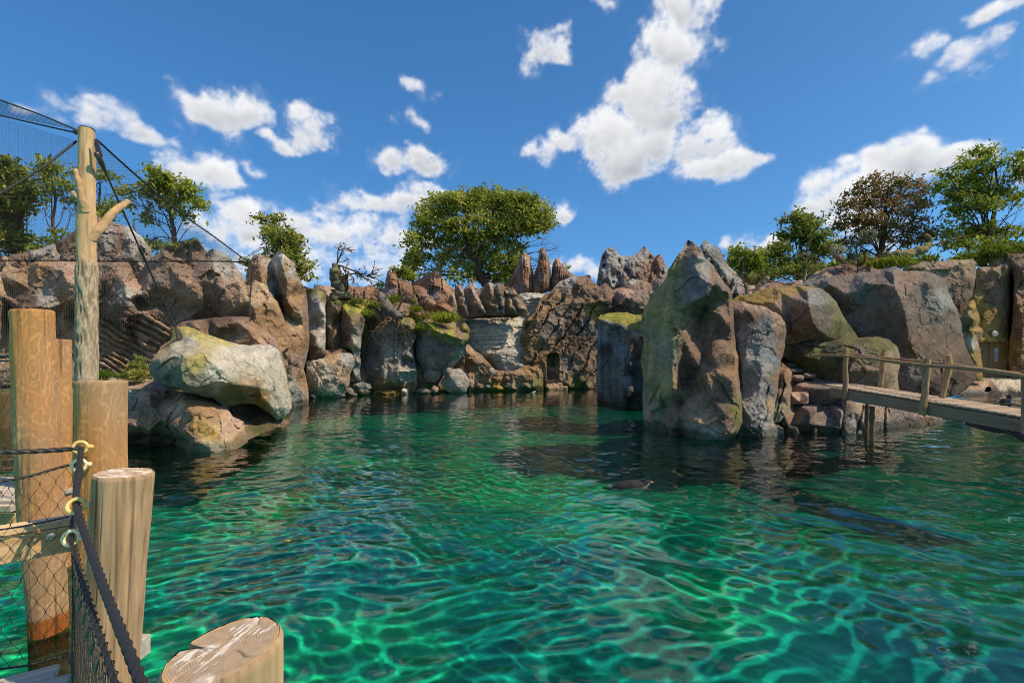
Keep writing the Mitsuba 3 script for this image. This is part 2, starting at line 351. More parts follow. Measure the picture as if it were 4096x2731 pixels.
    if len(cols):
        ca = np.array([(a, b) for a, b, *_ in cols], float); cv = np.array([C[q[2]] for q in cols])
        w = 1 / (np.sum((np.stack([vx, vy], 1)[:, None] - ca[None]) ** 2, -1) + 120) ** 1.9
        out = (w @ cv) / w.sum(1, keepdims=True)
    for region, col, soft, *st in paint:
        pg = Polygon(region)
        m = np.mean([inside(pg, vx + soft * math.cos(t) * s, vy + soft * math.sin(t) * s) for t in np.arange(6) * 1.05 for s in (.4, 1)], axis=0) * (st[0] if st else 1)
        m = np.clip(m * (1 + .8 * (fbm(q * 3, 3, seed + 44) - .5)), 0, 1)
        out = out * (1 - m[:, None]) + C[col] * m[:, None]
    mot = fbm(q * np.array([1.1, 1.1, .8]), 5, seed + 33); fin = fbm(q * 9, 4, seed + 34); stk = fbm(q * np.array([3.2, 3.2, .28]), 4, seed + 35)
    spk = noise(q * 26, seed + 37); vein = np.exp(-((fbm(q * np.array([2.2, 2.2, 1.5]) + 3, 4, seed + 38) - .5) / .02) ** 2)
    shade = tone * (1 + mottle * (.64 * mot - .32)) * (1 + (.4 + .6 * mottle) * (.80 * fin - .40)) * (.86 + .28 * spk) * (1 - .35 * vein) * (1 - .45 * groove) * (1 + streak * (stk - .5) * 2) * .86
    hue = np.stack([1 + .14 * (fbm(q * 1.9, 3, seed + 36) - .5), np.ones(len(q)), 1 - .18 * (fbm(q * 1.9, 3, seed + 36) - .5)], -1)
    out = out * shade[:, None] * hue
    wet = np.clip((.14 + .30 * fbm(q * np.array([1.5, 1.5, 1]), 3, seed + 47) - p[:, 2]) / .10, 0, 1)[:, None]
    out = out * (1 - .62 * wet) + np.array([.025, .035, .012]) * .5 * wet
    out = np.clip(out, .004, .85)
    # back
    v, fs, co = [p], [tri], [out]
    g = np.array([ring[:, 0].mean(), ring[:, 1].mean()]); idx = np.arange(nb); ccw = Polygon(ring).exterior.is_ccw
    for s, t in ((.95, .3), (.80, .75), (.45, 1.0)):
        rx, ry = g[0] + (ring[:, 0] - g[0]) * s, g[1] + (ring[:, 1] - g[1]) * s
        new = sum(len(u) for u in v) + np.arange(nb)
        v.append(at(rx, ry, D[:nb] + t * thick)); co.append(out[:nb])
        A, B, Cc, Dd = idx, np.roll(idx, -1), np.roll(new, -1), new
        qd = np.concatenate([np.stack([A, B, Cc], 1), np.stack([A, Cc, Dd], 1)])
        fs.append(qd if ccw else qd[:, ::-1]); idx = new
    cen = sum(len(u) for u in v); v.append(at(g[0], g[1], D[:nb].mean() + thick)[None]); co.append(out[:1])
    qd = np.stack([idx, np.roll(idx, -1), 0 * idx + cen], 1); fs.append(qd if ccw else qd[:, ::-1])
    return (np.vstack(v), np.vstack(fs)), np.vstack(co)

def rock(name, label, cat, k, outline, pts=(), group=None, **a):
    m, c = rock_mesh(k, outline, pts, **a)
    key = numbered(name)
    one(key, m, 'rock_skin', smooth=FLAT, color=c)
    labels[key] = {'label': label, 'category': cat}
    if group: labels[key]['group'] = group
    return key

def rock_part(parent, name, k, outline, pts=(), label=None, **a):
    m, c = rock_mesh(k, outline, pts, **a)
    return part(parent, name, m, 'rock_skin', smooth=FLAT, color=c, label=label)

def ribs(cx, cy, ang, period, amp, poly=None, wob=1.0, sharp=1.0):
    """diagonal cords of stone, for rock_mesh(extra=)"""
    ca, sa = math.cos(ang), math.sin(ang); pg = Polygon(poly) if poly else None
    def fn(x, y):
        P = np.stack([x * .006, y * .006, 0 * x], -1)
        u = (x - cx) * ca + (y - cy) * sa + wob * 1.3 * period * (fbm(P, 4, 71) - .5) * 2
        s = 1 - np.abs(np.mod(u / period + .8 * noise(P * .7, 3), 1) * 2 - 1)
        d = -amp * np.clip(s, 0, 1) ** sharp * (.5 + noise(P * 2.2, 5))
        if pg is not None:
            d = d * np.mean([inside(pg, x + 25 * math.cos(t), y + 25 * math.sin(t)) for t in range(6)], axis=0)
        return d
    return fn
def slabs(cx, cy, ang, period, amp, slot, poly):
    """slanting slabs that overlap like shingles, with a deep slot between neighbours"""
    ca, sa = math.cos(ang), math.sin(ang); pg = Polygon(poly)
    def fn(x, y):
        P = np.stack([x * .006, y * .006, 0 * x], -1)
        u = ((x - cx) * ca + (y - cy) * sa) / period + 1.2 * (fbm(P, 4, 71) - .5) + .16 * (fbm(P * 4, 3, 72) - .5)
        k = np.floor(u); t = u - k; w = .4 + 1.0 * noise(np.stack([k * 3.7, (x * sa - y * ca) * .012, 0 * x], -1), 6)
        d = amp * (t - .5) * w + slot * np.exp(-(np.minimum(t, 1 - t) / .07) ** 2) * w
        return d * np.mean([inside(pg, x + 20 * math.cos(a), y + 20 * math.sin(a)) for a in range(6)], axis=0)
    return fn
def both(*fs): return lambda x, y: sum(f(x, y) for f in fs)

# --- left: the brown cliff behind the aviary net
rock('rock_peak', 'smooth grey and tan rock peak rising behind the forked pole', 'rock', 1,
     [(330, 130, 27), (400, 60, 26.5), (470, -20, 26), (560, -90, 26), (640, -170, 26), (770, -235, 26), (830, -205, 26), (950, -170, 26), (1010, -150, 26), (1050, -140, 26), (1110, -80, 26), (1180, -20, 26), (1215, 40, 26.3), (1215, 90, 26.5), (1180, 260, 26), (1120, 300, 26), (900, 300, 25), (600, 300, 25)],
     [(640, -60, 25.2), (800, -100, 24.6), (950, -60, 24.8), (1040, -60, 24.4), (1060, 100, 24.2), (1130, 60, 24.9), (850, 100, 24.3), (500, 100, 25)],
     thick=4, base='lg', cols=[(500, 0, 'br'), (640, -60, 'br'), (760, -120, 'br'), (850, -60, 'lg'), (960, -60, 'br'), (980, 20, 'br'), (1050, -60, 'wh'), (1060, 60, 'lg'), (1150, 100, 'lg'), (1040, 150, 'br'), (420, 100, 'lg')], seed=3, amp=.8)
rock('rock_ridge', 'pale low rock ridge at the far left below the dense trees', 'rock', 1,
     [(-90, 200, 25), (-80, 80, 25), (0, 85, 25), (40, 95, 25), (60, 105, 25), (100, 78, 25), (180, 60, 25), (195, 30, 24.8), (215, 50, 25), (330, 25, 25), (440, -15, 25), (480, 90, 25), (460, 200, 24.5), (200, 240, 24)],
     [(150, 110, 24), (320, 80, 24.0), (60, 160, 24), (400, 40, 24.2)], thick=3, base='tan', cols=[(0, 120, 'tan'), (300, 80, 'lg'), (200, 100, 'br')], seed=4)
RIBP = [(785, 560), (900, 600), (1090, 620), (1180, 560), (1400, 660), (1330, 760), (1230, 900), (1190, 1060), (780, 1060)]
LC = rock('rock_cliff', 'broad brown rock cliff with bulging upper blocks behind the fine net', 'rock', 1,
     [(-560, 200, 21), (-300, 120, 21), (-60, 190, 21), (0, 250, 21.3), (30, 180, 21.5), (60, 160, 22), (150, 190, 22), (300, 130, 22), (400, 105, 21.8), (480, 118, 21.5), (600, 130, 21.5), (780, 130, 21.5), (900, 140, 21), (1030, 135, 21), (1060, 200, 21), (1090, 270, 21.5), (1130, 290, 21.5), (1165, 240, 21.3), (1190, 130, 21), (1220, 95, 21), (1280, 60, 21.1), (1340, 10, 21), (1395, 5, 21), (1405, 60, 21.5), (1425, 20, 21), (1470, -32, 20.8), (1505, -25, 20.9), (1530, 2, 21), (1560, -42, 20.8), (1580, -30, 20.8), (1610, 2, 21), (1670, 70, 21.3), (1700, 30, 21), (1760, 52, 21), (1840, 90, 21), (1890, 170, 21.2), (1935, 240, 21.5), (1962, 282, 21.4), (2010, 265, 20.7), (2080, 300, 20.7), (2140, 320, 20.8), (2160, 400, 20.8), (2220, 450, 21), (2290, 640, 21), (2350, 780, 21), (2250, 860, 20), (2000, 740, 19.4), (1700, 660, 20), (1420, 680, 20), (1370, 800, 20.6), (1250, 1000, 20.2), (1200, 1090, 20), (790, 1100, 20), (600, 1100, 20), (300, 1100, 20), (0, 1120, 20), (-560, 1120, 20)],
     [(130, 290, 20.2), (300, 150, 20.6), (500, 200, 20.2), (560, 300, 19.8), (540, 450, 19.9), (420, 500, 19.7), (150, 510, 20.0), (95, 350, 21.4), (95, 540, 21.6), (450, 545, 21.4), (600, 560, 21.4), (0, 640, 20.3), (60, 690, 20.8), (500, 600, 20.5), (600, 640, 21), (500, 750, 21.2), (20, 400, 20.4), (250, 360, 20.3), (360, 420, 20.4),
      (800, 290, 20.4), (900, 200, 20.3), (1000, 300, 19.8), (1010, 450, 19.6), (1100, 550, 20.1), (1000, 615, 20.0), (800, 490, 20.2), (790, 550, 20.9), (950, 650, 21.0), (1110, 620, 21.0), (1118, 430, 21.5),
      (1190, 310, 20.2), (1135, 400, 20.3), (1170, 545, 20.1), (1275, 520, 20.1), (1375, 350, 20.0), (1300, 500, 20.9), (1345, 400, 20.7), (1440, 270, 19.7), (1530, 320, 19.6), (1500, 420, 19.8), (1540, 560, 20.3), (1400, 600, 20.4), (1530, 250, 20.4), (1590, 260, 19.9), (1700, 130, 20.2), (1765, 330, 19.6), (1740, 440, 19.8), (1800, 550, 20.0), (1560, 200, 20.7), (1340, 150, 20.5), (1900, 300, 20.0), (2000, 450, 19.7), (2050, 560, 19.8), (2150, 500, 20.2),
      (1520, 510, 20.6), (1600, 590, 20.9), (1750, 600, 20.9), (1950, 600, 20.6), (1650, 480, 20.2), (800, 650, 20.8), (1000, 710, 20.7), (1130, 580, 20.5), (1140, 780, 20.6), (1060, 700, 21.8), (1120, 840, 21.6), (900, 900, 20.8), (1000, 1000, 20.5), (1300, 700, 20.6), (1200, 850, 20.9)],
     thick=4, base='br', seed=7, rough_edge=.3, amp=.52, mottle=.75, extra=ribs(1000, 800, 2.05, 46, .60, RIBP, .45),
     cols=[(300, 200, 'ob'), (200, 450, 'db'), (400, 420, 'lg'), (550, 250, 'pk'), (500, 400, 'ob'), (0, 300, 'tan'), (0, 600, 'br'), (900, 250, 'br'), (830, 400, 'db'), (1020, 380, 'lg'), (1050, 300, 'pk'), (1000, 560, 'db'), (1200, 200, 'pg'), (1350, 150, 'br'), (1300, 480, 'br'), (1500, 100, 'br'), (1560, 350, 'pk'), (1700, 250, 'br'), (1790, 170, 'lg'), (1700, 500, 'db'), (1850, 400, 'pk'), (2050, 400, 'tan'), (2100, 550, 'ob'), (2250, 700, 'ob'), (900, 800, 'tan'), (1100, 900, 'tan'), (1200, 700, 'tan'), (500, 800, 'tan'), (0, 800, 'tan')])
rock('rock_crag', 'tall two-lobed ochre rock at the right end of the net', 'rock', 1,
     [(1965, 280, 21.8), (1975, 200, 22), (2000, 130, 22), (2030, 80, 22), (2085, 75, 22), (2125, 45, 22), (2150, 90, 22.5), (2172, 120, 23), (2200, 75, 22.5), (2235, 40, 22), (2300, 100, 22), (2360, 150, 22.5), (2375, 240, 23), (2420, 310, 24), (2445, 360, 25), (2460, 440, 26), (2470, 600, 26), (2475, 740, 26.5), (2470, 840, 27), (2450, 920, 27), (2430, 990, 27), (2445, 1050, 27.5), (2468, 1150, 27), (2468, 1275, 27), (2340, 1310, 25), (2290, 1320, 23), (2240, 1200, 21.5), (2200, 1000, 20.5), (2150, 820, 20.4), (2090, 640, 20.6), (2020, 420, 21)],
     [(2080, 200, 21), (2170, 150, 22.8), (2195, 280, 22.7), (2215, 400, 22.9), (2240, 520, 22.6), (2290, 560, 22.2), (2110, 350, 21.0), (2180, 420, 21.2), (2250, 140, 21.4), (2300, 300, 21.4), (2290, 420, 21.6), (2330, 480, 21.5), (2400, 560, 22.0), (2380, 300, 22.4), (2410, 480, 22.6), (2440, 650, 24.0), (2430, 760, 23.0), (2300, 760, 20.9), (2400, 900, 22.2), (2330, 950, 21.4), (2440, 900, 24.8), (2350, 1100, 22.5), (2420, 1180, 25), (2400, 1000, 23.4)],
     thick=5, base='ob', seed=12, rough_edge=.4, amp=.6, folds=.3, streak=.6,
     cols=[(2050, 180, 'br'), (2110, 250, 'ob'), (2100, 330, 'br'), (2185, 150, 'wh'), (2230, 120, 'lg'), (2280, 170, 'tan'), (2200, 330, 'lg'), (2330, 200, 'lg'), (2300, 300, 'ob'), (2360, 400, 'ob'), (2240, 450, 'db'), (2270, 560, 'db'), (2380, 600, 'tan'), (2400, 800, 'ob'), (2300, 800, 'ob'), (2350, 950, 'pk'), (2330, 1150, 'wh'), (2380, 1220, 'lg'), (2440, 1100, 'ob'), (2450, 1250, 'pk'), (2460, 600, 'br'), (2465, 900, 'pg')])
rock('rock_ledge', 'long brown rock ledge sloping down towards the water above the pale boulder', 'rock', 1,
     [(1390, 660, 18.6), (1430, 625, 18.8), (1500, 607, 19), (1600, 595, 19), (1720, 582, 19), (1850, 570, 19), (1930, 566, 19), (1990, 572, 19), (2050, 640, 19), (2130, 690, 19), (2200, 750, 19.2), (2250, 840, 19.5), (2290, 1000, 20.5), (2310, 1120, 21.5), (2330, 1280, 22.5), (2200, 1280, 20.5), (2100, 1000, 18.8), (2000, 900, 18.4), (1800, 830, 18.2), (1600, 760, 18.2), (1450, 720, 18.3)],
     [(1550, 640, 18.1), (1750, 650, 18.0), (1900, 620, 18.1), (2000, 690, 17.9), (1700, 720, 18.5), (1850, 740, 18.6), (2050, 760, 17.8), (2150, 830, 18.2), (2200, 950, 18.9), (1900, 780, 18.0), (1650, 750, 18.0), (2120, 760, 18.6), (2240, 1100, 20)],
     thick=3, base='br', seed=15, amp=.45, cols=[(1500, 650, 'br'), (1800, 630, 'db'), (1960, 600, 'br'), (1800, 770, 'tan'), (2000, 720, 'ob'), (2150, 800, 'pk'), (2250, 1000, 'pk'), (2260, 1150, 'pk')])
rock('rock_bank', 'low stony bank with weeds at the foot of the net fence', 'rock', 1,
     [(700, 1060, 18), (1000, 1060, 17.5), (1150, 1065, 17), (1250, 1080, 16.5), (1330, 1130, 16), (1330, 1190, 15), (1000, 1200, 15), (700, 1200, 15)], [(1000, 1090, 16.8), (1200, 1130, 15.6), (1100, 1130, 16), (900, 1120, 16)], thick=1.5, base='pk', seed=16, amp=.4, cols=[(1100, 1110, 'pk'), (1250, 1100, 'pg'), (900, 1120, 'tan')])

# --- left foreground: the pale overhanging boulder on its orange footing
rock('overhanging_boulder', 'pale grey and yellow boulder jutting out over the pool on the left', 'boulder', 1,
     [(1192, 960, 13), (1240, 880, 13.2), (1300, 800, 13.5), (1370, 755, 13.6), (1380, 690, 13.9), (1420, 655, 14), (1500, 650, 14), (1560, 670, 14), (1640, 710, 14.1), (1760, 750, 14.5), (1920, 795, 15), (2100, 800, 15.8), (2190, 805, 16), (2235, 850, 16.5), (2260, 950, 16.5), (2290, 1050, 16.5), (2320, 1200, 16.8), (2335, 1300, 17), (2280, 1370, 16.7), (2220, 1405, 16.5), (2150, 1340, 16), (2050, 1275, 15.5), (1900, 1270, 14.5), (1800, 1300, 14), (1700, 1220, 13.3), (1560, 1190, 12.8), (1480, 1182, 12.7), (1430, 1140, 12.6), (1330, 1120, 12.8), (1240, 1090, 12.9), (1200, 1010, 13)],
     [(1250, 910, 12.75), (1430, 880, 12.35), (1470, 890, 12.0), (1440, 960, 11.9), (1370, 990, 12.2), (1460, 1100, 11.95), (1560, 1150, 12.1), (1640, 890, 12.2), (1760, 980, 12.35), (1720, 1080, 12.3), (1900, 1120, 12.9), (2000, 1130, 13.6), (2080, 1140, 14.2), (2090, 1230, 14.6), (1500, 780, 13.2), (1700, 820, 13.4), (1950, 900, 14.2), (2150, 950, 15.0), (2200, 1150, 15.3), (2270, 1300, 16.2), (1850, 1180, 13.7), (1950, 1190, 14.6), (2180, 1310, 15.5), (1500, 700, 13.7), (1600, 850, 12.8), (1300, 1060, 12.4), (2050, 1200, 15)],
     thick=3.2, base='pale', seed=21, amp=.24, step=4.5, streak=.12, mottle=.5, tone=.88,
     cols=[(1250, 850, 'tan'), (1350, 800, 'ob'), (1500, 680, 'yel'), (1600, 710, 'yel'), (1400, 710, 'gm'), (1520, 780, 'lg'), (1400, 830, 'pale'), (1600, 930, 'yel'), (1550, 970, 'yel'), (1700, 1000, 'pale'), (1250, 1000, 'gq'), (1330, 950, 'gq'), (1400, 1060, 'gq'), (1560, 1080, 'gq'), (1600, 1150, 'gq'), (1750, 1060, 'pale'), (1800, 860, 'pale'), (1900, 900, 'pale'), (2050, 900, 'pale'), (2150, 870, 'pale'), (2180, 1100, 'pale'), (2250, 1250, 'pale'), (1850, 1170, 'gm'), (2000, 1180, 'tan'), (2080, 1240, 'yb'), (1900, 1240, 'gm'), (1480, 1000, 'gn'), (1800, 760, 'yel'), (2000, 810, 'lg')])
rock('footing_rock', 'orange and yellow undercut rock at the waterline under the pale boulder', 'rock', 1,
     [(900, 1150, 13.8), (1020, 1150, 13.5), (1090, 1148, 13.5), (1310, 1150, 14), (1600, 1200, 14), (1750, 1270, 14), (1830, 1310, 13.8), (1860, 1370, 13.6), (1950, 1410, 13.5), (1960, 1500, 13), (1990, 1570, 12.6), (1880, 1640, 12), (1750, 1690, 11.7), (1500, 1690, 11.8), (1300, 1690, 12.5), (1000, 1690, 12.5), (900, 1690, 12.5)],
     [(1220, 1295, 12.7), (1250, 1270, 13.2), (1480, 1272, 12.6), (1460, 1340, 12.5), (1560, 1262, 12.8), (1530, 1340, 11.9), (1540, 1420, 11.7), (1470, 1490, 11.7), (1560, 1560, 11.6), (1620, 1330, 12.0), (1700, 1330, 12.3), (1820, 1400, 12.6), (1750, 1500, 11.95), (1680, 1620, 11.6), (1130, 1440, 12.5), (1130, 1370, 12.9), (1200, 1480, 12.4), (1450, 1490, 12.1), (1200, 1530, 13.4), (1400, 1560, 13.2), (1060, 1550, 13.4), (1300, 1400, 12.5), (1400, 1330, 12.55), (1240, 1600, 13.4), (1900, 1500, 12.9), (1050, 1250, 13.6), (1400, 1210, 14.1)],
     thick=3, base='ob', seed=24, amp=.4, step=4.5,
     cols=[(1000, 1200, 'lg'), (1150, 1180, 'pk'), (1080, 1300, 'br'), (1250, 1330, 'br'), (1400, 1300, 'tan'), (1350, 1420, 'br'), (1180, 1450, 'ob'), (1550, 1300, 'ob'), (1700, 1360, 'ob'), (1850, 1420, 'pk'), (1600, 1470, 'yb'), (1700, 1520, 'yb'), (1800, 1480, 'tan'), (1850, 1560, 'tan'), (1520, 1540, 'br'), (1300, 1560, 'db'), (1100, 1560, 'db'), (1700, 1620, 'pale')])
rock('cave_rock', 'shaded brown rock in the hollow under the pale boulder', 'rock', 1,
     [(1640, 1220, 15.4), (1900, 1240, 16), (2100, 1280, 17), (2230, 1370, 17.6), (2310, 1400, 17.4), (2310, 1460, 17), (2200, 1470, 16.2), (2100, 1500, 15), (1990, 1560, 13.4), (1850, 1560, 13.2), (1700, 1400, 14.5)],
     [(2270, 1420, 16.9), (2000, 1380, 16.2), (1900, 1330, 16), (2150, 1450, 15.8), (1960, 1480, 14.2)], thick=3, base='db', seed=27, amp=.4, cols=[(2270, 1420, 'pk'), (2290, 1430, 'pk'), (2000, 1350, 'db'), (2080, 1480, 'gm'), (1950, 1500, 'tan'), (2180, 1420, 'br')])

# --- back: mossy columns, pale boulder, red ridge
rock('rock_terrace', 'brown terrace of earth and moss between the red ridge and the grey columns', 'rock', 2,
     [(560, 575, 33.2), (700, 575, 34.5), (800, 590, 36.5), (1000, 600, 38), (1360, 640, 38.5), (1680, 700, 39), (1720, 760, 39), (1740, 1000, 39.5), (1740, 1345, 40), (1300, 1370, 38.5), (900, 1375, 37), (600, 1400, 33.5), (590, 1000, 33.4)],
     [(900, 650, 35.5), (1140, 700, 36.5), (1300, 740, 36.8), (1500, 720, 38), (950, 1200, 36.5), (1400, 1250, 37), (700, 640, 33.6), (1650, 1150, 38.5), (1500, 1300, 37.4), (800, 1330, 34.2), (1330, 1200, 37.5)],
     thick=3, base='br', seed=30, amp=.6, cols=[(700, 600, 'gm'), (820, 610, 'moss'), (1000, 650, 'gm'), (1200, 680, 'br'), (1400, 700, 'br'), (1550, 730, 'tan'), (900, 1000, 'db'), (1320, 1050, 'db'), (1350, 1250, 'pk'), (1650, 1100, 'rb'), (1700, 1250, 'ob'), (800, 1330, 'gr'), (1500, 1280, 'br'), (1100, 1330, 'tan'), (880, 640, 'moss')])
G_COL = None
rock('rock_column', 'narrow grey rock column streaked white like a waterfall', 'rock', 2,
     [(445, 520, 31.5), (500, 508, 31.5), (570, 515, 31.5), (600, 545, 31.7), (612, 580, 32), (603, 650, 32), (606, 760, 32), (602, 880, 32), (605, 960, 32), (600, 1050, 31.8), (480, 1060, 31.5), (475, 960, 31.5), (462, 850, 31.7), (455, 700, 32), (448, 600, 31.9)],
     [(520, 700, 30.9), (560, 620, 30.7), (585, 700, 31), (540, 900, 30.8), (500, 980, 30.6), (570, 980, 30.9), (490, 620, 31)], thick=2, base='gr', seed=33, amp=.35, folds=.2, streak=.8, rough_edge=.7,
     cols=[(500, 530, 'gm'), (590, 560, 'gm'), (470, 600, 'br'), (530, 620, 'gr'), (560, 700, 'lg'), (580, 800, 'wh'), (540, 800, 'gr'), (500, 750, 'gr'), (550, 920, 'lg'), (520, 1000, 'db'), (570, 1000, 'gr'), (580, 650, 'lg'), (470, 900, 'br')])
rock('rock_column', 'smooth brown rock column between the white streaked column and the moss capped one', 'rock', 2,
     [(600, 570, 33), (650, 580, 32.6), (735, 605, 32.6), (750, 660, 33.5), (738, 760, 33.6), (730, 900, 33.6), (745, 1010, 33.2), (650, 1010, 32.6), (605, 970, 32.8), (596, 800, 33)],
     [(645, 620, 32.4), (700, 690, 31.9), (680, 850, 31.8), (650, 930, 32.0), (715, 720, 32.8), (620, 800, 32.4)], thick=2, base='br', seed=36, amp=.4, folds=.25, rough_edge=.7, cols=[(660, 590, 'gm'), (640, 660, 'br'), (690, 720, 'db'), (680, 880, 'br'), (620, 750, 'pg'), (700, 980, 'db')])
rock('rock_column', 'moss capped grey column with a sharp blue grey right edge below the bare tree', 'rock', 2,
     [(735, 600, 32.8), (800, 615, 33.4), (890, 650, 33.6), (915, 690, 33.4), (922, 760, 33.2), (905, 830, 33.3), (890, 900, 33.4), (885, 1000, 33.6), (885, 1250, 34.2), (800, 1260, 33.8), (820, 1160, 33.6), (845, 1070, 33.4), (800, 1000, 33.4), (740, 975, 33.3), (725, 800, 33.2), (728, 700, 33)],
     [(760, 690, 31.9), (800, 750, 31.6), (850, 765, 31.8), (890, 740, 32.3), (815, 830, 31.6), (795, 840, 32.4), (835, 950, 31.9), (872, 950, 32.8), (855, 1090, 32.6), (845, 1200, 33), (760, 850, 33), (880, 690, 32.5)], thick=2, base='gr', seed=39, amp=.5, folds=.3, rough_edge=1.1,
     cols=[(780, 640, 'moss'), (860, 670, 'moss'), (820, 700, 'gm'), (760, 720, 'db'), (850, 780, 'br'), (900, 750, 'br'), (840, 830, 'gr'), (830, 950, 'lg'), (770, 900, 'db'), (860, 1050, 'gr'), (850, 1150, 'bg'), (870, 1000, 'lg'), (840, 1220, 'dg')])
rock('rock_outcrop', 'wide blue grey rock face under the fallen dead tree', 'rock', 2,
     [(940, 640, 35), (1000, 650, 35.4), (1100, 690, 35.8), (1200, 725, 35.8), (1290, 745, 35.5), (1337, 800, 35.4), (1322, 900, 35.6), (1302, 1000, 35.8), (1335, 1165, 35.8), (1330, 1330, 36.4), (1250, 1372, 36.7), (1050, 1375, 36.7), (1000, 1320, 36.4), (950, 1220, 36.4), (890, 1180, 36.4), (890, 900, 36.3), (905, 800, 36), (925, 730, 35.5)],
     [(1000, 715, 34.5), (1140, 765, 34.2), (1280, 810, 33.9), (1310, 830, 34.4), (1000, 900, 35.6), (950, 1000, 35.9), (1080, 800, 34.9), (1160, 900, 35.3), (1260, 880, 34.8), (1075, 1000, 35.0), (1090, 1080, 34.5), (1230, 1000, 34.8), (1200, 1060, 34.9), (1290, 1050, 34.3), (1330, 1160, 34.6), (1000, 1050, 35.8), (1040, 1150, 34.8), (1130, 1150, 34.7), (1180, 1170, 34.1), (1200, 1250, 34.5), (1100, 1250, 34.6), (960, 1150, 34.9), (1060, 1290, 35.3), (1250, 1230, 35.3), (1150, 1100, 35.2), (1130, 1330, 35.9)],
     thick=2.5, base='gr', seed=42, amp=.7, folds=.45,
     cols=[(980, 670, 'br'), (1100, 730, 'br'), (1250, 770, 'gm'), (1300, 820, 'br'), (960, 800, 'db'), (920, 950, 'dg'), (1050, 850, 'gr'), (1160, 850, 'gr'), (1240, 880, 'gn'), (1300, 950, 'gr'), (1090, 1000, 'lg'), (1150, 1030, 'lg'), (1000, 1000, 'dg'), (1230, 1080, 'dg'), (1000, 1150, 'dg'), (1120, 1180, 'gr'), (1250, 1200, 'lg'), (1180, 1150, 'gr'), (1080, 1300, 'tan'), (1200, 1310, 'br'), (1300, 1300, 'pk'), (1290, 1080, 'dg')])
rock('overhanging_rock', 'moss topped rock overhanging like a prow left of the sandy wall', 'rock', 2,
     [(1340, 745, 36), (1420, 765, 35.8), (1500, 780, 36.2), (1600, 790, 36.8), (1700, 830, 36.8), (1742, 860, 36.2), (1757, 900, 35), (1742, 935, 35), (1727, 970, 35.6), (1722, 1020, 36), (1680, 1075, 36.3), (1612, 1135, 36.5), (1602, 1195, 36.5), (1500, 1210, 36.8), (1390, 1165, 36.8), (1330, 1065, 36.8), (1325, 900, 36.5), (1345, 800, 36.2)],
     [(1440, 800, 34.7), (1480, 850, 34.3), (1600, 885, 33.9), (1700, 915, 33.7), (1400, 900, 35.7), (1500, 940, 35.8), (1600, 990, 35.8), (1400, 1050, 35.6), (1590, 1040, 34.9), (1660, 1010, 34.9), (1450, 1000, 35.1), (1540, 1100, 35.3), (1490, 1150, 35.4), (1350, 950, 36.3)],
     thick=2, base='gr', seed=45, amp=.55, folds=.25,
     cols=[(1380, 780, 'gm'), (1440, 800, 'moss'), (1480, 850, 'moss'), (1550, 820, 'br'), (1600, 870, 'moss'), (1680, 860, 'br'), (1720, 900, 'gm'), (1400, 880, 'gr'), (1380, 1000, 'bg'), (1500, 920, 'gr'), (1600, 960, 'gr'), (1450, 1050, 'gr'), (1560, 1060, 'pg'), (1650, 1040, 'lg'), (1540, 1150, 'pg'), (1350, 900, 'dg')])
rock('mossy_stone', 'small rounded yellow mossy knob on the tip of the overhanging rock', 'rock', 2, [(1675, 840, 36.2), (1690, 800, 36.2), (1720, 783, 36.2), (1745, 800, 36.2), (1757, 840, 36.2), (1750, 870, 36), (1700, 862, 36)], [(1710, 825, 35.6), (1735, 830, 35.7)], thick=.8, base='yb', seed=46, amp=.25, cols=[(1700, 820, 'yb'), (1740, 820, 'gm')])
rock('pale_boulder', 'big pale grey boulder at the water below the white streaked column', 'boulder', 2,
     [(455, 1090, 31.3), (530, 1078, 31.3), (600, 1060, 31.5), (680, 1030, 31.8), (740, 1020, 32), (800, 1025, 32), (840, 1060, 32), (840, 1110, 32), (805, 1200, 32), (790, 1290, 32), (745, 1380, 32), (680, 1410, 32), (560, 1410, 31.8), (480, 1400, 31.5), (460, 1300, 31.4), (450, 1200, 31.4)],
     [(600, 1120, 30.4), (720, 1075, 30.4), (780, 1120, 30.8), (700, 1220, 30.4), (560, 1280, 30.2), (640, 1340, 30.5), (760, 1250, 31.1), (500, 1200, 30.7)], thick=2.5, base='pale', seed=48, amp=.5, cols=[(500, 1100, 'pale'), (650, 1060, 'tan'), (780, 1060, 'gr'), (820, 1100, 'gr'), (600, 1180, 'pale'), (720, 1160, 'tan'), (745, 1235, 'pk'), (600, 1320, 'pale'), (500, 1300, 'lg'), (700, 1360, 'lg'), (640, 1250, 'lg')])
rock('rock_shelf', 'reddish earth shelf behind the pale boulder', 'rock', 2, [(470, 1050, 31.7), (600, 1000, 32.2), (690, 985, 32.6), (760, 995, 32.6), (800, 1030, 32.4), (700, 1070, 32), (500, 1100, 31.7)], [(690, 1015, 32.2), (570, 1060, 31.8)], thick=.8, base='br', seed=49, amp=.25, cols=[(600, 1050, 'br'), (700, 1000, 'rb')])

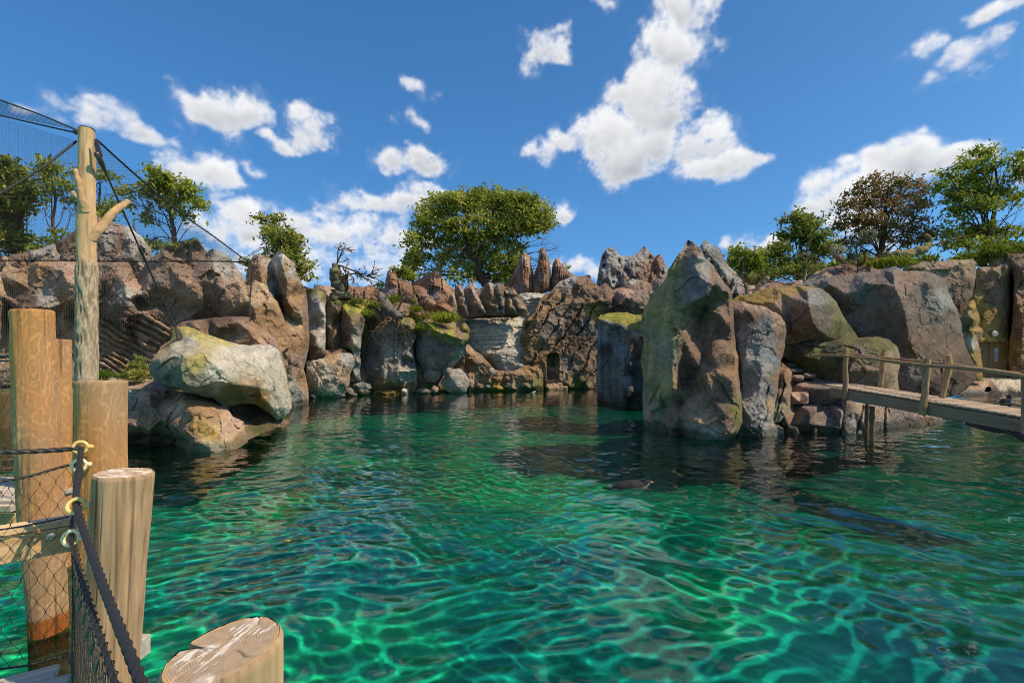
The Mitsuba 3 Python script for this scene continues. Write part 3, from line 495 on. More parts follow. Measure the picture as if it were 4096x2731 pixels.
def crack(lines, amp, width):
    """vertical cracks along these x, y polylines"""
    L = [shapely.LineString(q) for q in lines]
    def fn(x, y):
        pts = shapely.points(x + 10 * (noise(np.stack([x * .05, y * .05, 0 * x], -1), 8) - .5), y)
        d = np.min([shapely.distance(q, pts) for q in L], axis=0)
        return amp * np.exp(-(d / width) ** 2)
    return fn
rock('jagged_ridge', 'jagged red brown rock ridge with pointed peaks in front of the big green tree', 'rock', 2,
     [(505, 510, 38), (515, 475, 38), (560, 478, 38), (600, 490, 38), (680, 505, 38.5), (720, 525, 38.5), (770, 495, 39), (790, 480, 39), (830, 500, 39), (880, 490, 39), (905, 503, 39), (930, 488, 39), (965, 487, 39), (985, 512, 39), (1020, 497, 39), (1040, 515, 39), (1072, 510, 39), (1085, 440, 39), (1102, 368, 38.8), (1115, 364, 38.8), (1125, 380, 38.9), (1140, 372, 38.8), (1152, 357, 38.8), (1165, 380, 38.9), (1178, 432, 38.9), (1195, 435, 39), (1280, 455, 39), (1300, 490, 39), (1330, 482, 39), (1360, 486, 39), (1422, 512, 39), (1435, 450, 38.9), (1455, 402, 38.9), (1467, 425, 38.9), (1487, 358, 38.8), (1505, 375, 38.9), (1520, 402, 38.9), (1535, 405, 39), (1550, 432, 39), (1570, 424, 39), (1590, 490, 39.2), (1625, 500, 39.3), (1640, 560, 39.3), (1680, 750, 38.8), (1500, 740, 38.6), (1360, 720, 38.4), (1200, 680, 38.2), (1000, 650, 38), (800, 620, 37.5), (560, 580, 37.5)],
     [(600, 530, 37.4), (700, 550, 37.6), (830, 550, 38), (930, 540, 38), (1130, 450, 38), (1170, 500, 38.2), (1230, 500, 38.1), (1290, 560, 38.3), (1380, 560, 38.1), (1430, 620, 37.4), (1480, 480, 38), (1540, 500, 38.2), (1600, 560, 38.2), (1100, 600, 37.7), (1500, 640, 37.6), (1620, 700, 37.7), (1360, 640, 38)],
     thick=1.6, base='rb', seed=51, amp=.45, folds=.2, rough_edge=.35, step=4, extra=crack([[(1175, 430), (1190, 500), (1200, 580)], [(1465, 430), (1462, 560)], [(1445, 450), (1440, 560)], [(1530, 440), (1535, 520)], [(830, 500), (825, 580)], [(910, 500), (905, 600)], [(1290, 480), (1350, 600), (1360, 690)], [(1365, 690), (1420, 600)]]  , .45, 5),
     cols=[(600, 520, 'pk'), (700, 540, 'pk'), (830, 540, 'rb'), (820, 590, 'pg'), (1130, 420, 'rb'), (1110, 550, 'pg'), (1230, 490, 'rb'), (1350, 520, 'rb'), (1480, 450, 'rb'), (1460, 560, 'pg'), (1580, 450, 'tan'), (1560, 520, 'rb'), (1430, 640, 'rb'), (1300, 620, 'br'), (1550, 680, 'rb'), (1000, 560, 'rb'), (1150, 590, 'pg')])
FINS = [((1510, 640), (1560, 570), (1610, 510), (1637, 540), (1650, 600), (1667, 680), (1672, 762), (1600, 745), (1500, 700)), ((1630, 560), (1655, 490), (1688, 463), (1702, 500), (1715, 560), (1740, 620), (1752, 725), (1690, 740), (1660, 660)),
        ((1728, 570), (1750, 515), (1772, 488), (1792, 490), (1830, 570), (1868, 640), (1882, 705), (1752, 728), (1740, 640)), ((1840, 570), (1885, 480), (1915, 455), (1950, 470), (1970, 560), (1990, 640), (2004, 715), (1884, 705), (1866, 630)),
        ((1955, 510), (1990, 457), (2030, 475), (2037, 600), (2037, 705), (2006, 715), (1985, 620)), ((2034, 490), (2065, 490), (2090, 580), (2130, 650), (2142, 705), (2040, 705)), ((2062, 500), (2112, 500), (2160, 580), (2202, 640), (2228, 725), (2145, 705), (2112, 625))]
NAMES = ['first and broadest of the row of leaning rock fins, counted from the left', 'second leaning rock fin from the left, with a thin pale right edge', 'third leaning rock fin from the left, short and pointed', 'middle leaning rock fin of the row, wide and rounded at the top',
         'fifth leaning rock fin from the left, narrow and upright', 'sixth leaning rock fin from the left, dark and slender', 'last leaning rock fin on the right, sloping down to the sandy wall']
for i, f in enumerate(FINS):
    q = np.array(f, float); m = q.mean(0); q = m + (q - m) * np.array([1.13, 1.0]); q[:, 1] += np.where(q[:, 1] > m[1] + 40, 14, 0); f = [tuple(u) for u in q]; hi = q[q[:, 1].argmin()]; lo = q[len(q) - 2] if i else np.array((1665., 740.))
    R = q[np.argsort(q[:, 0])][-1]
    spine = [(hi[0] + (R[0] - hi[0]) * t - 9, hi[1] + 12 + (R[1] - hi[1] - 15) * t ** 1.15, 38.15 + .35 * t) for t in (0, .25, .5, .75, .95)]
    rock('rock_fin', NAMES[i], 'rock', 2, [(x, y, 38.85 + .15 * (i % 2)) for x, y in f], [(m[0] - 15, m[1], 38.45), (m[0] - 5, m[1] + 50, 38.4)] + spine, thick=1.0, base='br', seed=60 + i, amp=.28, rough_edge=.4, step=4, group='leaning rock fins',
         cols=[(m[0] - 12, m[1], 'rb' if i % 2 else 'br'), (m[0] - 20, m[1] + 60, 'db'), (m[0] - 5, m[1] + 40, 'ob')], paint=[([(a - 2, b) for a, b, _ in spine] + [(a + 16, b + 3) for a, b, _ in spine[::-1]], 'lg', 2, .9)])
rock('rock_spur', 'grey backed rock spur standing behind the leaning fins', 'rock', 2, [(1705, 540, 40), (1715, 505, 40), (1750, 463, 40), (1775, 470, 40), (1785, 436, 40), (1800, 437, 40), (1810, 490, 40), (1830, 510, 40), (1850, 530, 40), (1890, 480, 40), (1860, 600, 40), (1740, 600, 40)], [(1790, 500, 39.3), (1760, 520, 39.5)], thick=1, base='gr', seed=69, amp=.3, cols=[(1790, 480, 'lg'), (1740, 520, 'pk'), (1820, 530, 'gr')])

# --- back right: sandy wall, brown cliff with the doorway, spires, grey peaks
def strata(x, y):
    P = np.stack([x * .004, y * .004, 0 * x], -1)
    u = (y + 60 * (fbm(P * 1.5, 3, 4) - .5) + .10 * (x - 1900)) / 46 + 2.5 * (fbm(np.stack([x * .002, y * .016, 0 * x], -1), 3, 6) - .5)
    s = np.mod(u, 1)
    wr = fbm(np.stack([x * .010 + y * .012, y * .034, 0 * x], -1), 4, 9) - .5
    return -.42 * s ** 2 * noise(P * 3, 2) - .55 * np.abs(wr)
rock('sandy_wall', 'pale sandstone wall with wavy horizontal layers in the middle of the back', 'rock', 2,
     [(1640, 760, 41.2), (1700, 740, 41.4), (1800, 715, 41.6), (1900, 705, 41.6), (2000, 712, 41.6), (2120, 705, 41.6), (2200, 725, 41.7), (2190, 640, 41), (2145, 555, 41), (2200, 540, 41), (2352, 550, 41.5), (2380, 700, 41.5), (2300, 900, 41.2), (2240, 1100, 41.2), (2200, 1250, 41.2), (1900, 1250, 41), (1690, 1150, 40.6)],
     [(1800, 850, 40.5), (2000, 850, 40.5), (2100, 800, 40.8), (2000, 1050, 39.3), (1850, 1000, 39.6), (2250, 640, 41.5), (1750, 760, 41.0)], thick=2, base='sand', seed=72, amp=.35, streak=.15, extra=strata,
     cols=[(1750, 800, 'sand'), (1900, 730, 'lg'), (2100, 800, 'pale'), (1950, 900, 'sand'), (2050, 1080, 'lg'), (1800, 1000, 'lg'), (2250, 620, 'pale'), (1900, 1120, 'br')])
for i, (a, b, w, h) in enumerate(((1870, 708, 26, 22), (1928, 702, 36, 40), (2085, 706, 44, 34))):
    rock('red_stone', ('small rust red stone at the left on top of the sandy wall', 'peaked rust red stone second on top of the sandy wall', 'rounded rust red stone at the right on top of the sandy wall')[i], 'stone', 2,
         [(a - w, b + 14, 40.1), (a - w * .8, b - h * .3, 40.1), (a - w * .2, b - h * .4, 40.1), (a + w * .1, b - h * .7, 40.1), (a + w * .7, b - h * .2, 40.1), (a + w, b + 12, 40.1)], [(a, b, 39.6)], thick=.6, base='rb', seed=74 + i, amp=.2, rough_edge=.5)
rock('rubble_base', 'rust and ochre rubble at the foot of the sandy wall', 'rock', 2,
     [(1660, 1080, 38.6), (1700, 960, 38.6), (1740, 945, 38.6), (1780, 990, 39), (1850, 1040, 39.3), (1930, 1120, 39.5), (1960, 1160, 39.8), (2100, 1170, 40.3), (2200, 1120, 40.6), (2340, 1100, 41.2), (2352, 1330, 41.5), (2000, 1340, 40.4), (1700, 1345, 39.6), (1600, 1340, 38.5), (1620, 1180, 38.5)],
     [(1740, 1010, 37.9), (1800, 1080, 38.4), (1760, 1160, 38.6), (1900, 1110, 38.8), (1850, 1200, 39.2), (2100, 1200, 39.7), (2250, 1200, 40.2), (2100, 1300, 39.6), (1950, 1300, 39.4), (2270, 1300, 40), (1700, 1250, 38.5)], thick=1.5, base='br', seed=78, amp=.7,
     cols=[(1740, 980, 'pk'), (1760, 1120, 'rb'), (1700, 1200, 'ob'), (1850, 1100, 'br'), (1950, 1180, 'br'), (2100, 1200, 'br'), (2250, 1180, 'ob'), (2000, 1280, 'yb'), (2150, 1280, 'tan'), (2280, 1290, 'gm'), (1800, 1250, 'tan')])
NICHE = Polygon([(374, 1240), (373, 1060), (390, 1030), (430, 1018), (460, 1022), (472, 1045), (474, 1240)])
def dcliff(x, y):
    r = slabs(500, 900, .60, 88, .46, .34, [(180, 720), (420, 540), (800, 640), (830, 900), (830, 1330), (620, 1320), (480, 1000), (360, 1020), (330, 1180), (90, 1160), (190, 900)])(x, y)
    r2 = ribs(700, 500, 1.2, 120, .45, [(480, 440), (1240, 480), (1240, 700), (560, 640)], .8)(x, y)
    near = Polygon([(340, 1260), (350, 1010), (500, 1000), (510, 1260)])
    keep = 1 - np.mean([inside(near, x + 18 * math.cos(t), y + 18 * math.sin(t)) for t in range(6)], axis=0)
    return (r + r2) * keep + 1.3 * inside(NICHE, x, y)
DC = rock('brown_cliff', 'rust brown cliff with steep slanting ribs and a niche for a door', 'rock', 3,
     [(200, 770, 40), (280, 700, 40.4), (330, 590, 41), (360, 545, 41.2), (400, 540, 41.2), (480, 450, 41.5), (540, 425, 41.5), (590, 408, 41.5), (640, 412, 41.8), (700, 400, 42), (720, 400, 42), (740, 440, 42), (790, 490, 42), (840, 463, 42), (870, 490, 42.2), (900, 520, 42.5), (960, 503, 42.5), (1080, 515, 42.5), (1200, 520, 42.5), (1260, 540, 42.5), (1260, 720, 42.4), (840, 740, 42.2), (830, 1000, 43), (830, 1330, 43.8), (600, 1330, 43.4), (340, 1330, 42.8), (310, 1260, 42.3), (230, 1200, 41.8), (100, 1165, 41.6), (25, 1150, 41.5), (50, 1100, 41.3), (130, 1040, 41), (150, 960, 40.8), (180, 880, 40.6), (190, 800, 40.3)],
     [(300, 760, 39.6), (420, 620, 40.4), (520, 600, 40.6), (500, 540, 40.9), (640, 480, 40.9), (600, 560, 41.2), (850, 520, 41.2), (700, 550, 41.3), (1000, 560, 41.5), (1100, 620, 41.5), (900, 680, 41.6), (260, 900, 39.7), (220, 1000, 40.0), (350, 900, 40.2), (450, 800, 40.4), (600, 800, 40.9), (700, 700, 41.0), (750, 850, 41.6), (650, 1000, 41.6), (560, 1000, 41.2), (340, 1100, 41.0), (360, 1010, 40.9), (430, 990, 40.9), (500, 1020, 41.2), (500, 1240, 41.6), (350, 1250, 41.4), (600, 1200, 42.1), (720, 1150, 42.4), (560, 1290, 42.3), (700, 1300, 43), (180, 1100, 40.7), (430, 1100, 41.2), (430, 1230, 41.5)],
     thick=2.5, base='br', seed=81, amp=.55, folds=.15, mottle=.8, extra=dcliff, step=4.5,
     cols=[(300, 700, 'ob'), (240, 850, 'ob'), (220, 1000, 'ob'), (300, 1000, 'ob'), (420, 600, 'ob'), (620, 460, 'br'), (560, 430, 'lg'), (700, 520, 'br'), (850, 490, 'br'), (1000, 540, 'pk'), (1150, 560, 'pg'), (650, 600, 'br'), (900, 650, 'db'), (480, 760, 'pg'), (600, 780, 'db'), (700, 800, 'dg'), (740, 700, 'yb'), (620, 950, 'db'), (720, 1000, 'br'), (750, 1150, 'br'), (560, 1100, 'pg'), (450, 1000, 'ob'), (350, 1100, 'ob'), (320, 1200, 'ob'), (530, 1250, 'tan'), (640, 1280, 'gm'), (720, 1280, 'tan'), (380, 850, 'pg'), (150, 1120, 'br')])
SPIRES = [([(55, 480, 44), (110, 370, 44), (140, 300, 44), (165, 245, 44), (192, 220, 44), (240, 245, 44), (242, 300, 44), (265, 370, 44), (277, 430, 44), (272, 560, 44), (150, 560, 44), (70, 520, 44)], [(200, 320, 42.8), (180, 420, 42.6), (220, 500, 42.6), (190, 250, 43.4)], 'broad shouldered rust brown fluted spire, left of three in front of the green tree'),
          ([(262, 430, 43.6), (300, 320, 43.6), (318, 195, 43.6), (342, 178, 43.6), (362, 190, 43.6), (385, 270, 43.6), (405, 350, 43.6), (412, 530, 43.6), (290, 560, 43.6), (262, 500, 43.6)], [(345, 230, 43.2), (350, 330, 42.6), (350, 450, 42.3), (300, 500, 42.6)], 'tallest rust brown fluted spire, middle one of three'),
          ([(402, 545, 44), (408, 420, 44), (420, 310, 44), (445, 263, 44), (472, 264, 44), (490, 310, 44), (540, 360, 44), (605, 408, 44), (500, 490, 44), (430, 545, 44)], [(455, 300, 43.4), (470, 380, 42.9), (520, 400, 43.2), (440, 470, 42.9)], 'right one of three rust brown fluted spires, with a long sloping shoulder')]
def flute(x, y):
    u = x / 17 + 1.6 * noise(np.stack([x * .03, y * .008, 0 * x], -1), 3)
    return -.34 * np.abs(np.sin(u * math.pi)) * (.4 + noise(np.stack([x * .08, y * .02, 0 * x], -1), 7))
for i, (o, q, lab) in enumerate(SPIRES):
    rock('rock_spire', lab, 'rock', 3, o, q, thick=1.8, base='rb', seed=90 + i, amp=.35, extra=flute, streak=1.0, step=4, rough_edge=.45, group='fluted rock spires', cols=[(o[4][0], o[4][1] + 20, 'pk'), (q[1][0], q[1][1], 'rb'), (q[2][0] - 30, q[2][1], 'pg'), (q[2][0] + 20, q[2][1] + 30, 'br')])
def pocks(x, y):
    c = np.random.default_rng(3).uniform([780, 180], [1360, 530], (20, 2)); r = np.random.default_rng(4).uniform(10, 22, 20)
    d = 0
    for (a, b), s in zip(c, r): d = d + .9 * np.exp(-(((x - a) / s) ** 2 + ((y - b) / (s * 1.5)) ** 2) * 1.3)
    return np.clip(d, 0, 1.1) - .5 * np.abs(fbm(np.stack([x * .022, y * .010, 0 * x], -1), 3, 6) - .5) * 2
rock('grey_peak', 'grey craggy peak with three points and brown hollows right of the spires', 'rock', 3,
     [(768, 500, 49), (775, 450, 49), (790, 350, 49), (805, 280, 49), (820, 235, 49), (850, 195, 49), (872, 182, 49), (902, 178, 49), (918, 200, 49), (935, 240, 49.5), (970, 250, 50), (1010, 248, 50), (1060, 245, 50), (1090, 228, 50.5), (1120, 200, 51), (1150, 167, 51), (1175, 190, 51), (1205, 225, 51), (1240, 258, 50.5), (1275, 232, 49.5), (1295, 250, 49.5), (1310, 290, 49.5), (1335, 330, 49.5), (1362, 365, 49.5), (1370, 500, 49), (1300, 545, 48.5), (1000, 545, 48.5), (850, 520, 48.5)],
     [(870, 260, 48), (830, 400, 47.7), (950, 320, 48.6), (1010, 300, 48.3), (1080, 290, 48.6), (1050, 400, 48.2), (1150, 260, 49.4), (1150, 340, 48.4), (1260, 280, 48.6), (1220, 350, 48.9), (1290, 380, 47.9), (900, 440, 47.9), (1000, 470, 47.6), (1100, 470, 47.6), (1180, 440, 48.4), (1280, 470, 47.5)],
     thick=4, base='gr', seed=95, amp=.7, folds=.7, rough_edge=.3, extra=pocks, cols=[(850, 250, 'gr'), (900, 350, 'lg'), (820, 420, 'gr'), (1000, 320, 'lg'), (1150, 230, 'gr'), (1050, 380, 'gr'), (1260, 300, 'rb'), (1240, 340, 'rb'), (1320, 350, 'gr'), (1090, 400, 'br'), (1030, 480, 'br'), (1150, 480, 'br'), (1280, 470, 'br'), (950, 460, 'gr')])
rock('rock_ridge', 'grey and brown low ridge below the grey craggy peak', 'rock', 3, [(850, 530, 45), (980, 500, 45.5), (1010, 450, 45.5), (1060, 432, 45.5), (1140, 440, 45.5), (1200, 470, 45.5), (1250, 430, 45.3), (1330, 425, 45), (1400, 460, 45), (1400, 560, 44.5), (900, 560, 44.5)], [(1050, 480, 44.7), (1150, 490, 44.6), (1220, 520, 45), (1290, 480, 44.4)], thick=2, base='br', seed=97, amp=.5, cols=[(1050, 450, 'lg'), (1050, 500, 'rb'), (1180, 500, 'br'), (1290, 470, 'pg'), (950, 530, 'gr')])
rock('grey_peak', 'dark grey pointed peak just behind the tall foreground pinnacle', 'rock', 3,
     [(1560, 280, 24), (1592, 190, 24), (1620, 140, 24), (1645, 113, 24), (1668, 140, 24), (1700, 165, 24), (1762, 190, 24), (1780, 250, 24), (1830, 330, 24), (1900, 390, 24), (1935, 440, 24), (1980, 480, 23.5), (1990, 600, 23), (1860, 620, 23), (1700, 450, 23)],
     [(1650, 200, 23.2), (1700, 260, 23.0), (1740, 210, 23.5), (1760, 330, 22.8), (1820, 420, 22.6), (1880, 440, 23), (1720, 380, 23.4), (1900, 540, 22.3)], thick=3, base='dg', seed=99, rough_edge=.4, amp=.55, extra=ribs(1750, 300, .5, 60, .35), cols=[(1650, 170, 'gr'), (1740, 230, 'dg'), (1800, 380, 'gr'), (1900, 480, 'gr'), (1760, 420, 'br'), (1950, 560, 'pg')])

# --- right: block, pinnacle, boulders, stairs
rock('moss_topped_block', 'square dark blue grey rock block with a flat bright green mossy top', 'rock', 3,
     [(785, 745, 26.3), (800, 718, 27.5), (850, 708, 28), (900, 700, 29), (960, 700, 29.5), (1020, 700, 29.5), (1080, 722, 29.3), (1140, 712, 28.8), (1170, 850, 26.5), (1170, 1480, 24.5), (1140, 1490, 23.6), (960, 1485, 24.7), (790, 1445, 26.7), (773, 1400, 26.6), (772, 1300, 26.6), (778, 1000, 26.5), (782, 850, 26.4)],
     [(790, 752, 25.9), (830, 765, 25.6), (880, 782, 25.3), (960, 782, 25.0), (1000, 815, 24.7), (1050, 862, 24.3), (1100, 888, 24.2), (1145, 892, 24.1), (1050, 900, 24.1), (1030, 1100, 23.9), (900, 1000, 25.1), (1140, 1000, 24.5), (1020, 1300, 23.8), (950, 1200, 24.8), (970, 900, 25.3), (850, 1200, 25.7), (1000, 745, 27.3), (1090, 800, 26), (1060, 1200, 24.6), (1100, 1350, 24.2), (820, 900, 25.8)],
     thick=2.5, base='dg', seed=102, amp=.30, tone=.72, streak=.9, warp=.5, step=4.5,
     paint=[([(770, 770), (785, 690), (900, 690), (1180, 690), (1180, 870), (1130, 850), (1090, 842), (1040, 838), (985, 790), (900, 778), (830, 760)], 'moss', 10), ([(1050, 850), (1180, 868), (1180, 930), (1120, 920), (1055, 900)], 'tan', 8, .8)],
     cols=[(800, 900, 'bg'), (790, 1100, 'dg'), (850, 1000, 'dk'), (900, 1100, 'dg'), (960, 900, 'bg'), (980, 1000, 'bg'), (930, 1250, 'dg'), (1010, 1250, 'bg'), (1030, 900, 'br'), (1100, 950, 'br'), (1100, 1200, 'dk'), (1080, 1400, 'dk'), (850, 1350, 'dg'), (990, 1180, 'gr'), (880, 850, 'gr'), (800, 1400, 'db')])
rock('rock_pinnacle', 'tall pointed rock pinnacle with a yellow green left flank standing in the pool', 'rock', 3,
     [(1205, 560, 16.8), (1230, 530, 16.6), (1270, 495, 16.4), (1300, 470, 16.3), (1335, 420, 16.2), (1345, 360, 16.1), (1370, 325, 16), (1400, 270, 15.9), (1430, 230, 15.8), (1465, 195, 16.1), (1478, 150, 16.3), (1500, 120, 16.5), (1540, 135, 16.4), (1575, 165, 16.2), (1605, 190, 16), (1640, 260, 15.7), (1700, 320, 15.8), (1740, 380, 15.9), (1770, 420, 15.9), (1800, 470, 16), (1845, 515, 16), (1858, 560, 16), (1866, 650, 16), (1872, 800, 15.9), (1882, 900, 15.8), (1887, 1000, 15.5), (1907, 1060, 15.3), (1912, 1200, 15.2), (1918, 1300, 15), (1945, 1450, 14.8), (1950, 1580, 14.6), (1900, 1670, 14.3), (1800, 1745, 13.9), (1660, 1745, 13.7), (1560, 1730, 13.9), (1400, 1690, 14.6), (1290, 1690, 15.3), (1150, 1650, 16.6), (1140, 1400, 17), (1145, 1250, 17.2), (1125, 1080, 17.4), (1150, 950, 17.2), (1118, 800, 17.4), (1150, 680, 17.2)],
     [(1490, 260, 14.9), (1482, 400, 14.6), (1500, 500, 14.3), (1510, 610, 14.0), (1408, 755, 14.4), (1450, 880, 14.0), (1400, 1050, 14.5), (1405, 1300, 14.2), (1425, 1550, 14.0), (1280, 1320, 15.2), (1250, 1000, 15.7), (1300, 700, 15.5), (1360, 500, 15.4), (1180, 1240, 16.1), (1270, 1450, 14.9), (1200, 1500, 15.8), (1210, 800, 16.4), (1310, 1480, 15.3),
      (1550, 230, 14.9), (1600, 270, 14.4), (1620, 430, 14.1), (1700, 480, 13.9), (1525, 615, 13.6), (1740, 468, 14.0), (1842, 540, 15.2), (1660, 562, 13.7), (1560, 320, 14.6), (1600, 660, 15.3), (1720, 600, 15.5), (1780, 525, 15.2), (1560, 900, 15.3), (1700, 900, 15.4), (1640, 1060, 15.1), (1830, 800, 15.5), (1450, 760, 14.4), (1500, 950, 14.5), (1760, 720, 15.5),
      (1590, 1120, 14.2), (1700, 1040, 14.3), (1830, 1020, 14.5), (1890, 1050, 15.0), (1655, 1260, 13.85), (1860, 1250, 14.3), (1500, 1400, 14.0), (1530, 1550, 13.55), (1700, 1400, 13.9), (1800, 1500, 13.7), (1650, 1600, 13.5), (1750, 1300, 14.2), (1720, 1150, 14.2), (1570, 1280, 14.5), (1490, 1230, 14.5), (1880, 1400, 14.4), (1480, 1360, 13.9), (1600, 1480, 14.1)],
     thick=3.5, base='br', seed=105, amp=.34, step=4.2, warp=.8, streak=.4, tone=.92, mottle=.8, rough_edge=.6,
     paint=[([(1100, 1600), (1100, 600), (1200, 520), (1330, 400), (1400, 270), (1470, 190), (1480, 300), (1440, 420), (1480, 560), (1405, 755), (1440, 880), (1390, 1050), (1400, 1300), (1310, 1380), (1270, 1500)], 'fl', 14, .5)], extra=lambda x, y: np.clip((1620 - x) * .0034, -.85, .7) * np.clip((x - 1380) / 80, 0, 1),
     cols=[(1300, 560, 'ol'), (1330, 700, 'yel'), (1250, 750, 'ol'), (1200, 850, 'gn'), (1180, 1000, 'ol'), (1300, 950, 'gr'), (1390, 650, 'ol'), (1350, 850, 'ol'), (1350, 1050, 'gr'), (1200, 1150, 'ol'), (1230, 1300, 'gn'), (1330, 1250, 'ol'), (1250, 1420, 'gn'), (1180, 1500, 'gr'), (1400, 380, 'gm'), (1420, 300, 'br'), (1500, 130, 'gr'), (1550, 200, 'br'), (1600, 300, 'gr'), (1560, 420, 'dg'), (1640, 420, 'gr'), (1700, 420, 'br'), (1520, 550, 'gr'), (1620, 520, 'dg'), (1700, 560, 'db'), (1600, 700, 'db'), (1750, 700, 'br'), (1840, 620, 'br'), (1650, 850, 'br'), (1560, 960, 'br'), (1500, 850, 'br'), (1830, 850, 'db'), (1800, 950, 'br'), (1480, 1050, 'db'), (1550, 1150, 'db'), (1700, 1100, 'br'), (1860, 1130, 'ob'), (1650, 1200, 'ob'), (1800, 1250, 'br'), (1500, 1250, 'db'), (1450, 1400, 'br'), (1440, 1500, 'br'), (1550, 1450, 'tan'), (1700, 1400, 'br'), (1640, 1550, 'tan'), (1800, 1550, 'br'), (1900, 1500, 'gm'), (1400, 1600, 'br'), (1700, 1690, 'gr'), (1550, 1680, 'gr')])
def lumps(x, y):
    return -.16 * np.abs(fbm(np.stack([x * .011, y * .011, 0 * x], -1), 4, 44) - .5) * 2
rock('grey_boulder', 'blue grey lumpy upright boulder touching the right side of the pinnacle', 'boulder', 4,
     [(15, 450, 17.2), (60, 448, 17.2), (120, 460, 17.2), (180, 478, 17.2), (280, 488, 17.2), (330, 520, 17), (400, 570, 17), (440, 620, 17.2), (456, 680, 17.2), (440, 760, 17), (438, 830, 16.7), (410, 920, 16.2), (392, 1000, 16), (380, 1180, 15.5), (345, 1380, 15), (350, 1430, 14.8), (430, 1480, 14.7), (425, 1555, 14.5), (300, 1560, 14.3), (50, 1550, 14.4), (30, 1400, 14.8), (80, 1200, 15.2), (65, 1000, 15.6), (40, 850, 16), (20, 650, 16.5)],
     [(150, 520, 16.0), (200, 600, 15.8), (350, 580, 15.6), (325, 640, 15.4), (405, 700, 15.7), (378, 760, 15.5), (250, 700, 15.3), (150, 750, 15.5), (120, 950, 15.0), (250, 950, 14.9), (370, 950, 15.3), (330, 1000, 15.0), (230, 1200, 14.6), (110, 1300, 14.4), (300, 1350, 14.3), (200, 1450, 14.0), (350, 1150, 15)],
     thick=3, base='gr', seed=108, amp=.30, tone=.85, mottle=.8, step=4.2, extra=lumps, cols=[(100, 480, 'pk'), (250, 500, 'pk'), (100, 600, 'pg'), (200, 570, 'db'), (280, 620, 'dg'), (380, 600, 'tan'), (420, 680, 'br'), (400, 850, 'br'), (220, 700, 'gr'), (120, 760, 'lg'), (300, 780, 'dg'), (200, 850, 'bg'), (330, 900, 'bg'), (120, 950, 'lg'), (250, 1000, 'lg'), (180, 1100, 'gr'), (300, 1150, 'gr'), (370, 1100, 'br'), (120, 1250, 'lg'), (230, 1300, 'gr'), (300, 1400, 'lg'), (100, 1400, 'gr'), (200, 1500, 'dg'), (330, 1300, 'tan'), (380, 1500, 'gr')])
rock('side_slab', 'brown leaning slab between the grey boulder and the stone stairs', 'rock', 4,
     [(405, 935, 16.6), (450, 955, 16.4), (497, 1020, 16.2), (490, 1080, 16), (470, 1125, 15.8), (485, 1180, 15.8), (475, 1300, 15.4), (400, 1420, 15), (340, 1420, 15), (380, 1200, 15.5), (388, 1040, 16.1)], [(440, 1040, 15.7), (440, 1100, 15.6), (430, 1200, 15.3)], thick=1.5, base='br', seed=110, amp=.3, extra=crack([[(430, 1080), (436, 1120), (370, 1330), (345, 1420)]], .35, 6), cols=[(440, 1020, 'ob'), (430, 1150, 'br'), (400, 1350, 'gn'), (460, 1200, 'br')])
rock('mossy_boulder', 'brown boulder with a yellow mossy top above the stairs', 'boulder', 4,
     [(15, 440, 19.3), (60, 405, 19.5), (140, 405, 19.5), (230, 360, 19.5), (320, 335, 19.5), (430, 330, 19.5), (550, 323, 19.5), (650, 330, 19.3), (720, 345, 19.2), (790, 390, 19.2), (850, 450, 19.2), (900, 560, 19.2), (970, 660, 19.2), (1025, 738, 19.2), (900, 750, 18.9), (780, 778, 18.5), (640, 760, 18.2), (560, 778, 18.2), (440, 795, 18.3), (430, 900, 18.5), (300, 800, 18.8), (100, 600, 19)],
     [(150, 450, 18.6), (350, 465, 18.0), (620, 370, 17.7), (630, 480, 16.9), (665, 620, 16.9), (700, 670, 17.1), (780, 470, 17.6), (770, 580, 17.6), (850, 600, 18.3), (500, 600, 17.7), (600, 700, 17.5), (450, 650, 17.9), (760, 722, 17.6), (400, 370, 18.6), (640, 740, 17.8)], thick=3, base='br', seed=112, amp=.30, tone=.8, mottle=.7, step=4.5,
     paint=[([(0, 400), (250, 330), (600, 310), (720, 340), (600, 375), (500, 400), (420, 420), (350, 470), (200, 460), (60, 460), (0, 470)], 'yb', 12, .8), ([(700, 340), (780, 380), (860, 480), (990, 700), (850, 690), (800, 560), (750, 430)], 'gm', 15, .6)],
     cols=[(200, 430, 'yb'), (450, 480, 'pk'), (550, 560, 'br'), (450, 620, 'br'), (550, 700, 'ob'), (640, 560, 'br'), (700, 450, 'gr'), (720, 560, 'pg'), (800, 600, 'pg'), (850, 650, 'gm'), (700, 720, 'br')])
